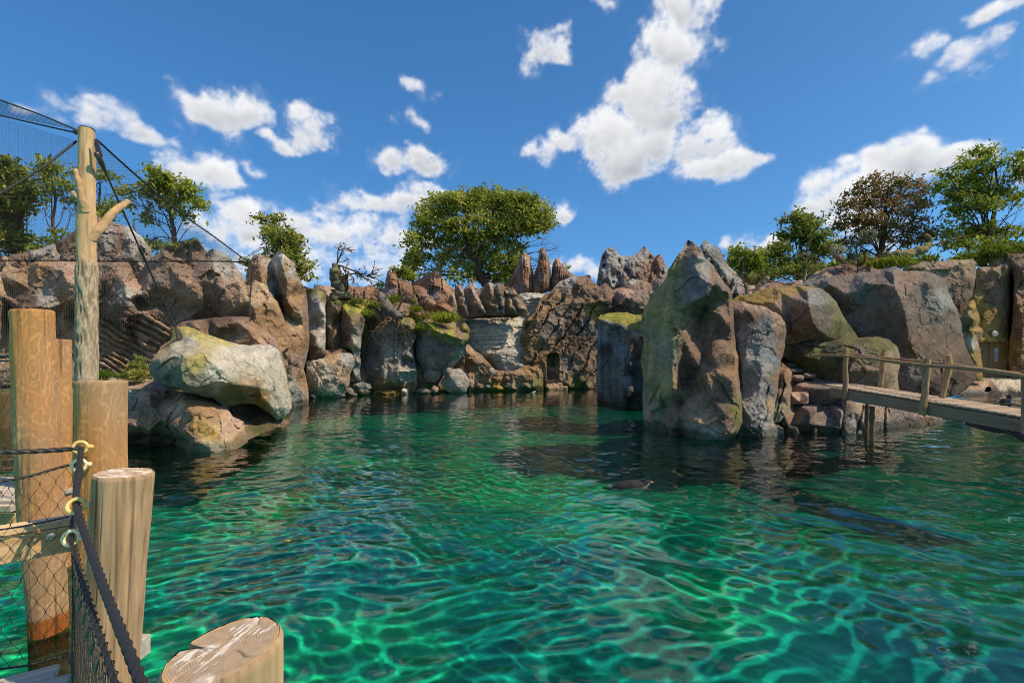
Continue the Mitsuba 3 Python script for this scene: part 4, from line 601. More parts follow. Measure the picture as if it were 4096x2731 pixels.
rock('big_boulder', 'huge rounded purple grey boulder behind the footbridge', 'boulder', 4,
     [(330, 360, 21.6), (420, 340, 21.6), (500, 330, 21.6), (600, 300, 21.6), (700, 270, 21.6), (800, 252, 21.6), (900, 240, 21.6), (1050, 222, 21.6), (1200, 205, 21.5), (1290, 182, 21.2), (1320, 172, 21.2), (1350, 190, 21.2), (1380, 205, 21.2), (1500, 208, 21.4), (1580, 213, 21.6), (1640, 235, 21.8), (1700, 262, 21.9), (1740, 330, 22), (1755, 380, 22), (1780, 450, 22), (1815, 520, 22), (1840, 600, 22), (1860, 700, 21.9), (1880, 780, 21.8), (1900, 860, 21.6), (1940, 930, 21.4), (1972, 1000, 21.3), (1972, 1070, 21), (1890, 1160, 20.4), (1800, 1200, 20), (1600, 1215, 19.7), (1330, 1200, 19.8), (1200, 1190, 19.8), (1000, 900, 20.7), (850, 450, 21.4), (700, 370, 21.5)],
     [(1310, 225, 20.0), (1320, 330, 19.5), (1380, 480, 19.2), (1415, 600, 19.0), (1450, 640, 19.2), (1430, 760, 19.1), (1500, 290, 20.0), (1550, 480, 19.9), (1680, 560, 20.1), (1600, 300, 19.9), (1640, 400, 20.0), (1720, 620, 20.4), (1650, 800, 19.6), (1700, 1000, 19.5), (1800, 1000, 19.8), (1500, 900, 19.1), (1400, 1050, 19.1), (1100, 300, 20.2), (950, 400, 20.5), (1150, 500, 20.3), (1000, 560, 20.9), (1250, 650, 20.0), (1200, 850, 20.2), (1600, 1130, 19.3), (1760, 500, 20.8), (1900, 1020, 20.4), (800, 310, 20.9), (1530, 650, 19.7), (1100, 360, 20.5)],
     thick=5, base='pg', seed=115, amp=.30, tone=.78, mottle=.6, step=4.5, streak=.25,
     cols=[(600, 320, 'gr'), (900, 280, 'pg'), (1200, 240, 'pg'), (1100, 400, 'gr'), (1000, 520, 'pg'), (1250, 450, 'pg'), (1100, 650, 'pg'), (1350, 350, 'pk'), (1450, 450, 'pg'), (1450, 280, 'pk'), (1600, 270, 'pg'), (1700, 450, 'lg'), (1750, 600, 'pg'), (1550, 550, 'pg'), (1600, 750, 'br'), (1750, 800, 'br'), (1450, 800, 'br'), (1300, 900, 'pg'), (1700, 1000, 'br'), (1850, 1000, 'db'), (1600, 1150, 'db'), (1450, 1050, 'pg')])
rock('low_boulder', 'rounded brown boulder with greenish top right beside the bridge head', 'boulder', 4,
     [(430, 800, 18.6), (520, 775, 18.5), (650, 758, 18.4), (760, 780, 18.2), (820, 765, 18.1), (900, 745, 18.1), (1050, 735, 18), (1200, 733, 18), (1280, 760, 18.1), (1332, 812, 18.2), (1357, 880, 18.2), (1357, 960, 18), (1342, 1080, 17.7), (1352, 1150, 17.4), (1300, 1200, 17), (1170, 1190, 16.9), (1000, 1180, 16.8), (880, 1160, 16.9), (800, 1140, 17.3), (700, 1090, 17.8), (600, 1050, 18.3), (500, 950, 18.6), (430, 890, 18.7)],
     [(900, 800, 17.0), (920, 870, 16.5), (1020, 812, 16.8), (1080, 800, 16.8), (1000, 870, 16.4), (1200, 850, 16.6), (1100, 1000, 16.2), (950, 1020, 16.2), (870, 1000, 17.1), (885, 920, 17.2), (1250, 1000, 16.5), (700, 900, 17.5), (600, 900, 17.9), (800, 850, 17.2), (1110, 970, 16.5)],
     thick=2.5, base='br', seed=118, amp=.28, tone=.75, mottle=.7, step=4.5, cols=[(550, 800, 'br'), (650, 900, 'gm'), (800, 850, 'gn'), (780, 1000, 'gm'), (950, 830, 'gm'), (1050, 760, 'gm'), (1150, 800, 'gm'), (1040, 830, 'pg'), (1250, 800, 'gm'), (1300, 900, 'tan'), (1000, 950, 'br'), (1100, 1050, 'br'), (1280, 1050, 'tan'), (950, 1100, 'br'), (1200, 1120, 'br')])
STAIR = rock('stone_stairs', 'rock cut stairs climbing from the water behind the bridge head', 'stairs', 4,
     [(420, 870, 19.2), (500, 865, 19.4), (600, 900, 19.3), (700, 1000, 18.2), (830, 1060, 17.6), (905, 1100, 16.4), (945, 1140, 15.7), (930, 1280, 15.2), (915, 1400, 15), (905, 1560, 14.8), (700, 1565, 14.8), (420, 1565, 14.7), (335, 1430, 15.0), (385, 1310, 15.5), (470, 1220, 16), (470, 1100, 16.8), (480, 1000, 17.8), (430, 920, 18.8)],
     [(350, 1470, 14.75), (500, 1475, 14.75), (680, 1470, 14.8), (350, 1428, 15.25), (500, 1440, 15.3), (650, 1440, 15.3), (720, 1440, 14.95), (400, 1320, 15.35), (640, 1310, 15.3), (880, 1320, 15.0), (420, 1270, 15.9), (620, 1280, 16), (880, 1285, 15.6), (640, 1262, 16.2), (880, 1250, 16.05), (520, 1265, 15.95), (490, 1180, 16.3), (560, 1160, 16.75), (640, 1180, 16.6), (640, 1120, 16.5), (760, 1145, 16.3), (880, 1150, 15.9), (520, 1120, 17.0), (620, 1085, 17.3), (780, 1090, 17.2), (510, 1075, 17.1), (590, 1075, 17.1), (500, 1040, 17.6), (650, 1030, 17.9), (500, 1010, 17.8), (600, 1000, 18.2), (470, 970, 18.2), (560, 960, 18.5), (440, 930, 18.7), (540, 925, 18.9), (560, 1500, 15.1), (760, 1400, 14.95)],
     thick=2.0, base='pg', seed=121, amp=.22, tone=.75, extra=lambda x, y: .5 + 0 * x, step=4.2, warp=.45, cols=[(400, 1440, 'gr'), (500, 1500, 'dg'), (650, 1450, 'gr'), (600, 1350, 'pg'), (750, 1350, 'pg'), (850, 1400, 'pg'), (640, 1290, 'pg'), (500, 1240, 'pg'), (560, 1180, 'pk'), (550, 1220, 'br'), (700, 1180, 'br'), (700, 1110, 'pk'), (560, 1090, 'pk'), (840, 1150, 'br'), (550, 1050, 'pg'), (560, 980, 'br'), (480, 930, 'br'), (880, 1480, 'gr')])
for i, (o, q) in enumerate((([(335, 1445, 15.6), (420, 1425, 15.9), (690, 1440, 15.9), (705, 1470, 15.4), (690, 1570, 15.2), (420, 1580, 14.8), (330, 1570, 15)], [(350, 1470, 14.6), (500, 1472, 14.5), (685, 1476, 14.65), (500, 1545, 14.75), (660, 1545, 14.9)]),
                            ([(398, 1290, 16.2), (480, 1262, 16.5), (640, 1268, 16.6), (900, 1275, 16.2), (918, 1330, 15.4), (912, 1570, 15), (700, 1520, 15.3), (420, 1445, 15.4), (392, 1380, 15.6)], [(415, 1322, 15.0), (640, 1328, 14.9), (890, 1332, 14.75), (640, 1430, 15.15), (880, 1460, 14.9)]),
                            ([(495, 1100, 17.8), (600, 1068, 18.2), (830, 1062, 18), (908, 1100, 17), (918, 1140, 16.2), (918, 1275, 16), (640, 1275, 16.4), (490, 1185, 16.8)], [(555, 1124, 16.5), (700, 1144, 16.0), (895, 1150, 15.5), (700, 1255, 16.3), (890, 1262, 15.7)]))):
    rock_part(STAIR, 'step', 4, o, q, thick=.8, base='pg', seed=223 + i, amp=.07, tone=.85, step=4, rough_edge=.6, warp=.4, cols=[(q[0][0], q[0][1], 'pk'), (q[1][0], q[1][1] + 50, 'pg'), (q[2][0], q[2][1] + 60, 'gr')])
for i, (x0, x1, y0, y1, d, lab) in enumerate(((478, 632, 1172, 1266, 15.9, 'step'), (500, 592, 1034, 1082, 17.0, 'step'), (590, 690, 1022, 1062, 17.2, 'step'), (480, 590, 985, 1022, 17.9, 'step'), (450, 560, 938, 975, 18.4, 'step'))):
    rock_part(STAIR, 'step', 4, [(x0, y0 + 10, d + .25), (x0 + 15, y0, d + .35), (x1 - 18, y0 + 4, d + .35), (x1, y0 + 16, d + .2), (x1 - 3, y1 - 6, d + .1), (x1 - 20, y1 + 4, d + .1), (x0 + 12, y1 + 3, d + .1), (x0, y1 - 8, d + .15)],
              [(x0 + 20, y0 + 22, d - .12), (x1 - 20, y0 + 25, d - .12), ((x0 + x1) / 2, y1 - 12, d - .1)], thick=.6, base='pk' if i == 0 else 'pg', seed=123 + i, amp=.13, step=4, rough_edge=.5)
rock('water_rock', 'grey fissured rock standing in the water under the footbridge', 'rock', 4,
     [(895, 1230, 15.6), (945, 1235, 15.6), (1000, 1260, 15.8), (1090, 1275, 16.4), (1240, 1270, 17), (1450, 1280, 17.8), (1560, 1330, 17.9), (1700, 1360, 18.4), (1705, 1415, 17.8), (1600, 1450, 17.2), (1450, 1470, 16.9), (1240, 1510, 16.2), (1160, 1530, 15.5), (1000, 1555, 14.9), (900, 1565, 14.7)],
     [(980, 1300, 15.2), (960, 1400, 15.0), (1060, 1400, 15.2), (1020, 1420, 15.5), (1180, 1350, 15.9), (1220, 1420, 15.9), (1300, 1400, 16.6), (1500, 1400, 17.0), (1640, 1400, 17.4), (930, 1500, 14.7), (1000, 1500, 14.85)], thick=1.5, base='gr', seed=130, amp=.4, step=4.5, extra=crack([[(1070, 1280), (1010, 1500)], [(1240, 1290), (1235, 1480)]], .5, 9), cols=[(960, 1320, 'pg'), (950, 1450, 'gr'), (1010, 1300, 'tan'), (1050, 1450, 'lg'), (1190, 1350, 'tan'), (1200, 1450, 'gr'), (1350, 1400, 'pg'), (1640, 1390, 'pk'), (930, 1520, 'lg')])

# --- far right: the ochre building dressed as rock, its beach
def bumps(x, y): return -.25 * np.clip(fbm(np.stack([x * .02, y * .006, 0 * x], -1), 3, 12) - .55, 0, 1) * 6 * .3
rock('rock_wall', 'dark brown rock wall behind the big boulder on the right', 'rock', 4,
     [(1385, 200, 36), (1395, 175, 36), (1440, 160, 36), (1500, 140, 36), (1560, 128, 36), (1680, 130, 36), (1780, 120, 36.5), (1860, 115, 37), (1945, 112, 37.5), (1972, 140, 37.5), (1962, 190, 37.6), (1965, 260, 37.6), (1955, 340, 37.6), (1935, 420, 37.5), (1900, 480, 37.5), (1850, 560, 37.5), (1880, 1080, 37), (1750, 1080, 36), (1390, 500, 36)],
     [(1500, 175, 35.4), (1600, 200, 35.6), (1740, 190, 35.6), (1750, 230, 36.2), (1850, 140, 36.2), (1900, 250, 36.5), (1800, 400, 36.5), (1450, 190, 35.3)], thick=4, base='br', seed=133, amp=.6, cols=[(1450, 180, 'br'), (1600, 150, 'tan'), (1750, 180, 'pk'), (1850, 130, 'tan'), (1900, 300, 'br'), (1800, 400, 'br'), (1950, 250, 'tan'), (1850, 700, 'yb')])
DOORP = Polygon([(1992, 1075), (1992, 778), (2206, 778), (2206, 1075)])
BW = rock('rock_facade', 'ochre brown rock fronted wall with a recessed double door on the right', 'wall', 4,
     [(1925, 470, 40.6), (1940, 400, 40.6), (1968, 330, 40.6), (1966, 200, 40.6), (1990, 178, 40.6), (2060, 172, 40.6), (2120, 176, 40.6), (2160, 160, 40.6), (2230, 153, 40.6), (2252, 180, 40.8), (2240, 260, 41), (2235, 500, 41), (2230, 720, 41), (2260, 1090, 40.6), (2200, 1090, 40.6), (1930, 1090, 40.6)],
     [(2010, 190, 39.9), (2120, 190, 39.9), (2220, 175, 40), (2050, 230, 40.3), (2180, 260, 40.3), (2100, 450, 40.3), (2200, 600, 40.3), (2000, 500, 40.3), (2100, 700, 40.1), (2215, 900, 40.1), (2215, 780, 40.0), (2100, 760, 39.9), (2000, 760, 39.9)], thick=3, base='br', seed=136, amp=.35, rough_edge=.8,
     extra=lambda x, y: bumps(x, y) + .55 * inside(DOORP, x, y), streak=.7,
     cols=[(2000, 190, 'tan'), (2200, 180, 'tan'), (2050, 260, 'br'), (2180, 300, 'br'), (2100, 400, 'br'), (2000, 500, 'yb'), (2100, 600, 'yb'), (2200, 650, 'ob'), (2050, 720, 'yb'), (2180, 760, 'yb'), (2225, 900, 'yb'), (2225, 1050, 'yb')])
rock('rock_buttress', 'brown knobbly buttress at the right edge of the picture', 'rock', 4,
     [(2060, 180, 41.6), (2090, 130, 41.4), (2150, 85, 41.2), (2220, 47, 41), (2270, 65, 41), (2320, 62, 41), (2360, 58, 41), (2500, 50, 41), (2560, 100, 41), (2560, 1090, 39.5), (2330, 1090, 39.6), (2240, 1090, 40), (2225, 800, 40.2), (2262, 600, 40), (2270, 300, 40.2), (2250, 200, 40.8)],
     [(2230, 90, 40.3), (2300, 150, 39.5), (2310, 250, 39.4), (2380, 180, 39.2), (2300, 450, 39.3), (2350, 600, 39.0), (2330, 900, 39.0), (2270, 900, 39.5), (2450, 500, 39)], thick=4, base='br', seed=139, amp=.8, cols=[(2150, 110, 'tan'), (2230, 80, 'br'), (2300, 200, 'br'), (2320, 500, 'ob'), (2290, 350, 'br'), (2330, 700, 'br'), (2270, 800, 'yb'), (2340, 950, 'ob')])
rock('root_column', 'yellow twisted root like rock column left of the double door', 'rock', 4,
     [(1845, 600, 36), (1850, 540, 36), (1890, 500, 36), (1915, 445, 36.2), (1945, 435, 36.2), (1968, 480, 36.2), (1985, 540, 36.2), (2002, 600, 36.2), (1985, 650, 36.4), (2020, 670, 36.4), (2026, 700, 36.4), (2010, 745, 36.3), (1985, 760, 36.3), (2000, 850, 36.3), (2020, 950, 36.2), (2030, 1085, 35.8), (1880, 1085, 35.5), (1880, 800, 35.8), (1850, 700, 36)],
     [(1900, 560, 35.3), (1940, 500, 35.5), (1960, 600, 35.4), (1940, 700, 35.4), (1930, 800, 35.2), (1960, 870, 35.3), (1980, 960, 35.2), (1950, 1040, 34.9), (2000, 700, 35.8), (1910, 680, 35.8)], thick=1.5, base='yb', seed=142, amp=.55, streak=.5, cols=[(1880, 560, 'tan'), (1940, 480, 'yb'), (1980, 580, 'yb'), (1920, 650, 'gm'), (1960, 700, 'yb'), (2005, 700, 'ob'), (1930, 780, 'pale'), (1970, 880, 'yb'), (1900, 900, 'br'), (1980, 1000, 'yb')])
rock('beach', 'sunlit sandy rock shelf in front of the double door', 'rock', 4,
     [(1840, 1200, 33.6), (1880, 1140, 35), (1940, 1090, 37.5), (1990, 1060, 39.8), (2210, 1060, 40.3), (2380, 1055, 40.3), (2560, 1060, 40.3), (2560, 1215, 34.6), (2300, 1212, 34.6), (2100, 1212, 34.5), (1900, 1206, 34.2)],
     [(1900, 1155, 34.4), (2000, 1150, 34.6), (2150, 1152, 34.7), (2300, 1158, 34.7), (2450, 1158, 34.7), (2000, 1110, 36.3), (2200, 1105, 36.9), (2200, 1080, 38.6)], thick=1.5, base='sand', seed=145, amp=.18, paint=[([(1800, 1230), (1840, 1150), (1950, 1158), (2200, 1158), (2600, 1166), (2600, 1230)], 'pg', 6)], cols=[(2000, 1090, 'tan'), (2200, 1100, 'sand'), (2350, 1090, 'sand')])
rock('rock_slope', 'flat reddish rock top with dead branches behind the mossy boulder', 'rock', 4,
     [(-60, 420, 24), (-20, 330, 26), (60, 325, 27), (180, 322, 27), (260, 318, 27), (340, 300, 27), (450, 300, 27), (560, 280, 27), (640, 300, 26.5), (900, 270, 25), (900, 330, 24), (500, 400, 23), (200, 450, 22.5), (0, 460, 22.5)],
     [(150, 360, 24.5), (330, 340, 24.8), (500, 320, 25)], thick=2, base='pk', seed=148, amp=.5, cols=[(50, 340, 'pk'), (250, 340, 'pk'), (420, 310, 'rb'), (560, 300, 'pk'), (100, 400, 'gr')])
rock('rock_mound', 'rounded brown rock mound with roots under the silvery bush', 'rock', 4,
     [(600, 300, 25), (630, 260, 25.5), (700, 215, 25.8), (800, 175, 26), (860, 165, 26), (960, 150, 26), (1040, 180, 26), (1090, 150, 26), (1130, 140, 26), (1150, 190, 26), (1300, 200, 26), (1250, 260, 25), (900, 290, 24.5)], [(760, 230, 25), (900, 210, 25), (1060, 210, 25.2), (1115, 165, 25.6)], thick=2, base='br', seed=150, amp=.6, cols=[(700, 240, 'tan'), (820, 190, 'br'), (950, 190, 'db'), (1100, 170, 'br')])

rock('rock_wall', 'brown rock wall closing the gaps behind the ochre facade', 'rock', 4, [(1880, 250, 43), (2250, 170, 43), (2560, 160, 43), (2560, 1090, 42.5), (1880, 1090, 42.5)], thick=1, base='br', seed=152, amp=.3, step=8, cols=[(2240, 600, 'db')])
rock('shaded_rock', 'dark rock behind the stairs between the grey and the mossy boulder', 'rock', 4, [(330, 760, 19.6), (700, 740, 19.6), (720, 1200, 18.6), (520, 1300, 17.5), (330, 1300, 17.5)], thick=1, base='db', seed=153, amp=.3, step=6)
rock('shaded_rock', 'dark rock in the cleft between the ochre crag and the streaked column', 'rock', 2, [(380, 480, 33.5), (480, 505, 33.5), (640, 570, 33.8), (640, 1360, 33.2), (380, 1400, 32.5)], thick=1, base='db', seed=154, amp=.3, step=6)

rock('rock_wall', 'brown rock closing the gaps behind the leaning fins', 'rock', 2, [(1480, 540, 40), (1640, 520, 40), (1760, 520, 40), (1850, 560, 40), (1920, 490, 40), (2060, 500, 40), (2140, 590, 40), (2215, 735, 40), (1700, 750, 40), (1480, 740, 39.6)], thick=.6, base='db', seed=155, amp=.3, step=6)
# --- stones at the waterline
_s = np.random.default_rng(77)
STONES = [(2, 870, 1290, 105, 45, 34.2, 'gr', 'flat grey slab lying right of the pale boulder'), (2, 900, 1335, 68, 34, 34.0, 'gn', 'greenish low stone at the water beneath the flat grey slab'), (2, 1095, 1345, 118, 34, 35.0, 'yb', 'long flat yellow stone at the waterline'), (2, 1240, 1338, 38, 36, 35.0, 'pale', 'small pale wedge stone at the end of the long yellow stone'),
          (2, 1385, 1335, 72, 34, 35.4, 'pg', 'rounded brown grey stone right of the pale wedge'), (2, 1478, 1320, 34, 36, 35.6, 'pk', 'small pinkish stone left of the great light grey boulder'), (2, 1640, 1245, 118, 112, 36.2, 'lg', 'great light grey faceted boulder below the overhanging rock'), (2, 1680, 1325, 58, 34, 36.6, 'lg', 'low light stone in the water under the great light grey boulder'),
          (2, 1760, 1265, 34, 52, 38.6, 'pk', 'upright pinkish stone right of the great light grey boulder'), (2, 1838, 1288, 40, 32, 38.9, 'pg', 'round brown grey stone next to the upright pinkish one'), (2, 1930, 1175, 34, 36, 38.8, 'lg', 'round grey stone perched above the yellow rubble'), (2, 1990, 1305, 36, 26, 39.2, 'yb', 'yellow rounded stone at the water below the rubble'),
          (2, 1975, 1235, 50, 30, 39.3, 'ob', 'ochre stone below the perched round grey stone'), (2, 2070, 1280, 60, 36, 39.8, 'gn', 'green stained square block left of another like it'), (2, 2225, 1283, 82, 34, 40.2, 'gn', 'wide green stained block nearest the doorway'), (2, 2060, 1230, 28, 20, 39.6, 'pg', 'small grey stone on top of the green stained blocks'), (2, 790, 1330, 46, 32, 33.2, 'dg', 'dark stone wedged against the right foot of the pale boulder'),
          (2, 820, 1358, 44, 24, 32.8, 'pg', 'low brownish stone at the water right of the pale boulder'), (2, 500, 1375, 40, 30, 30.4, 'dg', 'dark rounded stone at the left foot of the pale boulder'), (2, 735, 1368, 34, 20, 31.8, 'gr', 'small grey stone at the very foot of the pale boulder'), (2, 600, 1022, 22, 22, 31.4, 'br', 'small brown stone resting on the reddish shelf'), (2, 1920, 1255, 22, 16, 39.1, 'br', 'tiny brown stone on the rubble left of the ochre stone'),
          (2, 1905, 1290, 24, 18, 39.1, 'gr', 'tiny grey stone left of the yellow rounded stone'), (2, 2125, 1215, 40, 22, 39.8, 'br', 'flat brown stone bedded in the wall above the green stained blocks'), (2, 1460, 1195, 78, 62, 36.0, 'gr', 'grey hollowed stone under the overhanging rock'), (2, 1580, 1165, 40, 40, 35.9, 'gr', 'grey stone right of the hollowed one'), (3, 430, 1302, 46, 20, 41.6, 'dg', 'dark stone in front of the door steps'), (3, 560, 1280, 46, 36, 42.0, 'gm', 'mossy angular stone right of the door steps')]
for i, (k, a, b, rx, ry, d, col, lab) in enumerate(STONES):
    n = 9; th = np.arange(n) * 2 * math.pi / n + _s.uniform(0, .6); rr = _s.uniform(.82, 1.08, n)
    o = [(a + rx * r * math.cos(t), b - ry * r * math.sin(t), d + .25) for t, r in zip(th, rr)]
    w = rx * ZO[k][2] / F * d
    rock('boulder' if rx > 70 and ry > 50 else 'stone', lab, 'boulder' if rx > 70 and ry > 50 else 'stone', k, o, [(a - rx * .3, b - ry * .35, d - w * .45), (a + rx * .35, b - ry * .3, d - w * .35), (a + rx * .1, b + ry * .4, d - w * .5), (a - rx * .5, b + ry * .3, d - w * .25)], thick=max(.3, w), base=col, seed=160 + i, amp=.22 if rx < 60 else .4, rough_edge=.6, step=4)

# ------------------------------------------------------------------ trees and plants
def grow(name, label, cat, D, trunk, blobs, leaf_size, density, greens, seed, depth=.8, group=None, limb=.02, clump=.22, leaves_up=.5, k=5, twigs=True):
    """A tree: trunk = [(x, y, radius m), ...] from the ground up, blobs = [(x, y, rx, ry), ...] masses of its crown on their sight lines;
    limbs run to every mass, sprays of small leaves fill it."""
    rng = np.random.default_rng(seed); key = thing(name, label, cat, group)
    ox, oy, sc = ZO[k]
    def P(x, y, dd=0.0):
        a, b = Z(k, x, y); return at(a, b, D + dd)
    m = sc / F * D
    tp = np.array([P(x, y) for x, y, _ in trunk]); tr = np.array([r for _, _, r in trunk])
    base = tp[0].copy(); base[2] = min(base[2], 1.0); tp = np.vstack([base, tp]); tr = np.concatenate([[tr[0] * 1.25], tr])
    n = 24; sp = spline(tp, n); rad = np.interp(np.linspace(0, len(tp) - 1, n), np.arange(len(tp)), tr)
    sp[1:-1] += rng.normal(size=(n - 2, 3)) * rad[1:-1, None] * .25
    wood = [tube(sp, rad, 8)]
    C3 = []
    for x, y, rx, ry in blobs:
        c = P(x, y, rng.uniform(-.6, .6) * depth * np.mean([q[2] for q in blobs]) * m * 1.3)
        C3.append((c, np.array([rx * m, depth * .5 * (rx + ry) * m, ry * m])))
        j = np.clip(int(n * rng.uniform(.35, .9)), 1, n - 1); s = sp[j]
        if s[2] > c[2]: s = sp[max(1, j // 2)]
        mid = (s + c) / 2 + rng.normal(size=3) * np.linalg.norm(c - s) * .1 + np.array([0, 0, .05 * np.linalg.norm(c - s)])
        wood.append(tube(spline([s, mid, c], 9), np.linspace(max(limb * 1.7, rad[j] * .3), limb * .5, 9), 5))
        if twigs:
            for _ in range(5):
                e = c + rng.normal(size=3).clip(-1.3, 1.3) * C3[-1][1] * .6; q0 = mid + (c - mid) * rng.random()
                wood.append(tube(spline([q0, (q0 + e) / 2 + rng.normal(size=3) * .1 * np.linalg.norm(e - q0), e], 5), np.linspace(limb * .8, limb * .2, 5), 4))
    wm = join(wood); wc = np.array([.085, .065, .05]) * (.6 + .8 * fbm(wm[0] * np.array([4, 4, 1.2]), 3, seed))[:, None]
    part(key, 'trunk', wm, 'bark', smooth=True, color=wc)
    V, Cc = [], []
    g = np.array(greens)
    for c, r in C3:
        nc = max(4, int(density * 46 * (r[0] * r[2]) / (clump * 4.2) ** 2))
        u = rng.normal(size=(nc, 3)); u /= np.linalg.norm(u, axis=1, keepdims=True)
        cl = c + u * r * rng.uniform(.15, 1.08, (nc, 1)) ** .45
        cl = cl[noise(cl * (.55 / clump * .25) + seed, seed) > .40]
        for q in cl:
            nl = rng.integers(26, 46)
            o = rng.normal(size=(nl, 3)) * np.array([1, 1, .62]) * clump * rng.uniform(.7, 1.3); o[:, 2] -= .25 * np.abs(o[:, 0])
            ctr = q + o
            nn = rng.normal(size=(nl, 3)) * .8 + np.array([0, 0, leaves_up]) + .6 * (q - c) / np.linalg.norm(r); nn /= np.linalg.norm(nn, axis=1, keepdims=True)
            a = np.cross(nn, rng.normal(size=(nl, 3))); a /= np.linalg.norm(a, axis=1, keepdims=True) + 1e-9; b = np.cross(nn, a)
            s = leaf_size * rng.uniform(.45, 1.5, (nl, 1)) * rng.uniform(.8, 1.2)
            V.append(np.stack([ctr - a * s, ctr + b * s * .42 + a * s * .1, ctr + a * s, ctr - b * s * .42 + a * s * .1], 1))
            t = np.clip(rng.normal(.5, .22) + rng.normal(size=(nl, 1)) * .16, 0, .999) * (len(g) - 1)
            i = t.astype(int)[:, 0]; w = t - i[:, None]
            Cc.append(np.repeat((g[i] * (1 - w) + g[np.minimum(i + 1, len(g) - 1)] * w)[:, None], 4, 1))
    V = np.concatenate(V); Cc = np.concatenate(Cc).reshape(-1, 3)
    part(key, 'crown', (V.reshape(-1, 3), np.arange(len(V) * 4).reshape(-1, 4)), 'leaf', color=Cc)
    return key
GREEN = [(.14, .20, .035), (.26, .33, .06), (.40, .45, .085), (.58, .57, .15)]
DEEP = [(.08, .125, .03), (.15, .21, .045), (.26, .31, .065), (.40, .41, .11)]
BROWN = [(.11, .13, .035), (.20, .17, .06), (.29, .20, .085), (.38, .235, .10)]
LIME = [(.11, .17, .02), (.20, .26, .028), (.32, .35, .05)]
grow('tree', 'large round bright green tree standing behind the middle of the rock wall', 'tree', 58, [(1118, 665, .62), (1108, 640, .58), (1094, 600, .46), (1075, 565, .32), (1072, 520, .22), (1070, 480, .1)],
     [(1000, 475, 45, 32), (1060, 458, 42, 25), (1130, 450, 50, 20), (1130, 480, 60, 32), (1195, 458, 45, 22), (1200, 490, 45, 32), (1240, 505, 35, 38), (1005, 525, 55, 42), (1100, 525, 65, 42), (1190, 540, 62, 45), (1262, 560, 30, 32), (980, 585, 42, 38), (1050, 585, 62, 42), (1150, 600, 62, 38), (960, 618, 25, 25), (1262, 590, 30, 26), (1225, 610, 45, 28), (1010, 630, 45, 22), (945, 600, 22, 20), (975, 635, 35, 20), (1060, 635, 50, 22), (955, 555, 22, 25), (1288, 605, 14, 22), (1180, 640, 50, 18), (1285, 570, 12, 14)],
     .23, 1.2, GREEN, 1, limb=.05, clump=.46)
grow('tree', 'slender leafy tree rising behind the two-lobed ochre rock', 'tree', 42, [(655, 640, .16), (652, 600, .13), (645, 560, .09), (638, 520, .04)],
     [(605, 505, 10, 12), (612, 525, 20, 14), (640, 505, 22, 12), (668, 520, 22, 20), (640, 545, 40, 25), (610, 560, 25, 20), (680, 560, 35, 20), (705, 572, 18, 12), (588, 585, 28, 15), (566, 592, 12, 10), (640, 590, 45, 25), (692, 600, 22, 16), (700, 628, 15, 10), (580, 610, 22, 12), (672, 620, 25, 14)],
     .20, .75, DEEP[1:] + [(.17, .21, .045)], 2, limb=.025, clump=.34)
grow('tree', 'tall dark green tree with two stems to the right of the forked pole', 'tree', 50, [(402, 605, .30), (402, 560, .24), (396, 500, .18), (390, 440, .10), (372, 400, .05)],
     [(362, 398, 22, 14), (400, 418, 38, 24), (435, 440, 26, 22), (380, 450, 45, 28), (448, 470, 16, 16), (350, 425, 22, 16), (330, 440, 22, 12), (300, 438, 20, 10), (325, 462, 28, 14), (405, 500, 45, 25), (350, 500, 32, 25), (438, 520, 25, 20), (385, 545, 50, 28), (445, 548, 18, 12), (335, 560, 25, 22), (310, 470, 15, 10)],
     .24, .8, GREEN[:3] + [(.19, .24, .045)], 3, limb=.035, clump=.45)
grow('tree', 'dense dark tree at the far left edge behind the net', 'tree', 48, [(40, 620, .4), (45, 560, .33), (50, 480, .2), (52, 420, .1)],
     [(10, 375, 35, 16), (30, 400, 32, 26), (-10, 440, 50, 45), (40, 450, 40, 36), (15, 500, 45, 35), (60, 500, 30, 30), (20, 550, 55, 38), (70, 550, 40, 30), (-20, 540, 40, 40)], .25, 1.15, DEEP, 4, limb=.035, clump=.45)
grow('tree', 'thin open tree with a bent trunk between the dense dark tree and the forked pole', 'tree', 46, [(140, 610, .2), (132, 560, .17), (122, 510, .13), (128, 460, .09), (120, 420, .05)],
     [(105, 370, 25, 10), (120, 395, 26, 16), (98, 412, 22, 14), (140, 425, 25, 18), (112, 450, 24, 18), (150, 470, 15, 14), (105, 490, 15, 12), (120, 560, 24, 18), (150, 545, 20, 20), (95, 580, 30, 14)], .22, .9, GREEN[:3] + [(.2, .24, .05)], 5, limb=.03, clump=.4)
grow('tree', 'broad green tree directly behind the forked pole', 'tree', 52, [(225, 600, .25), (225, 540, .2), (228, 480, .14), (230, 420, .06)],
     [(205, 398, 25, 14), (235, 410, 28, 22), (175, 412, 15, 14), (245, 445, 24, 24), (205, 450, 30, 24), (255, 480, 16, 16), (225, 495, 35, 26), (180, 470, 18, 20), (230, 535, 32, 20)], .24, 1.0, GREEN[:3], 6, limb=.03, clump=.42)
grow('tree', 'small round tree right of the dark pointed peak', 'tree', 40, [(1712, 650, .15), (1712, 610, .1), (1710, 590, .05)], [(1700, 578, 18, 12), (1725, 585, 22, 14), (1690, 600, 20, 14), (1735, 605, 22, 14), (1712, 615, 35, 16)], .17, 1.0, LIME[:2] + GREEN[1:3], 7, limb=.02, clump=.3)
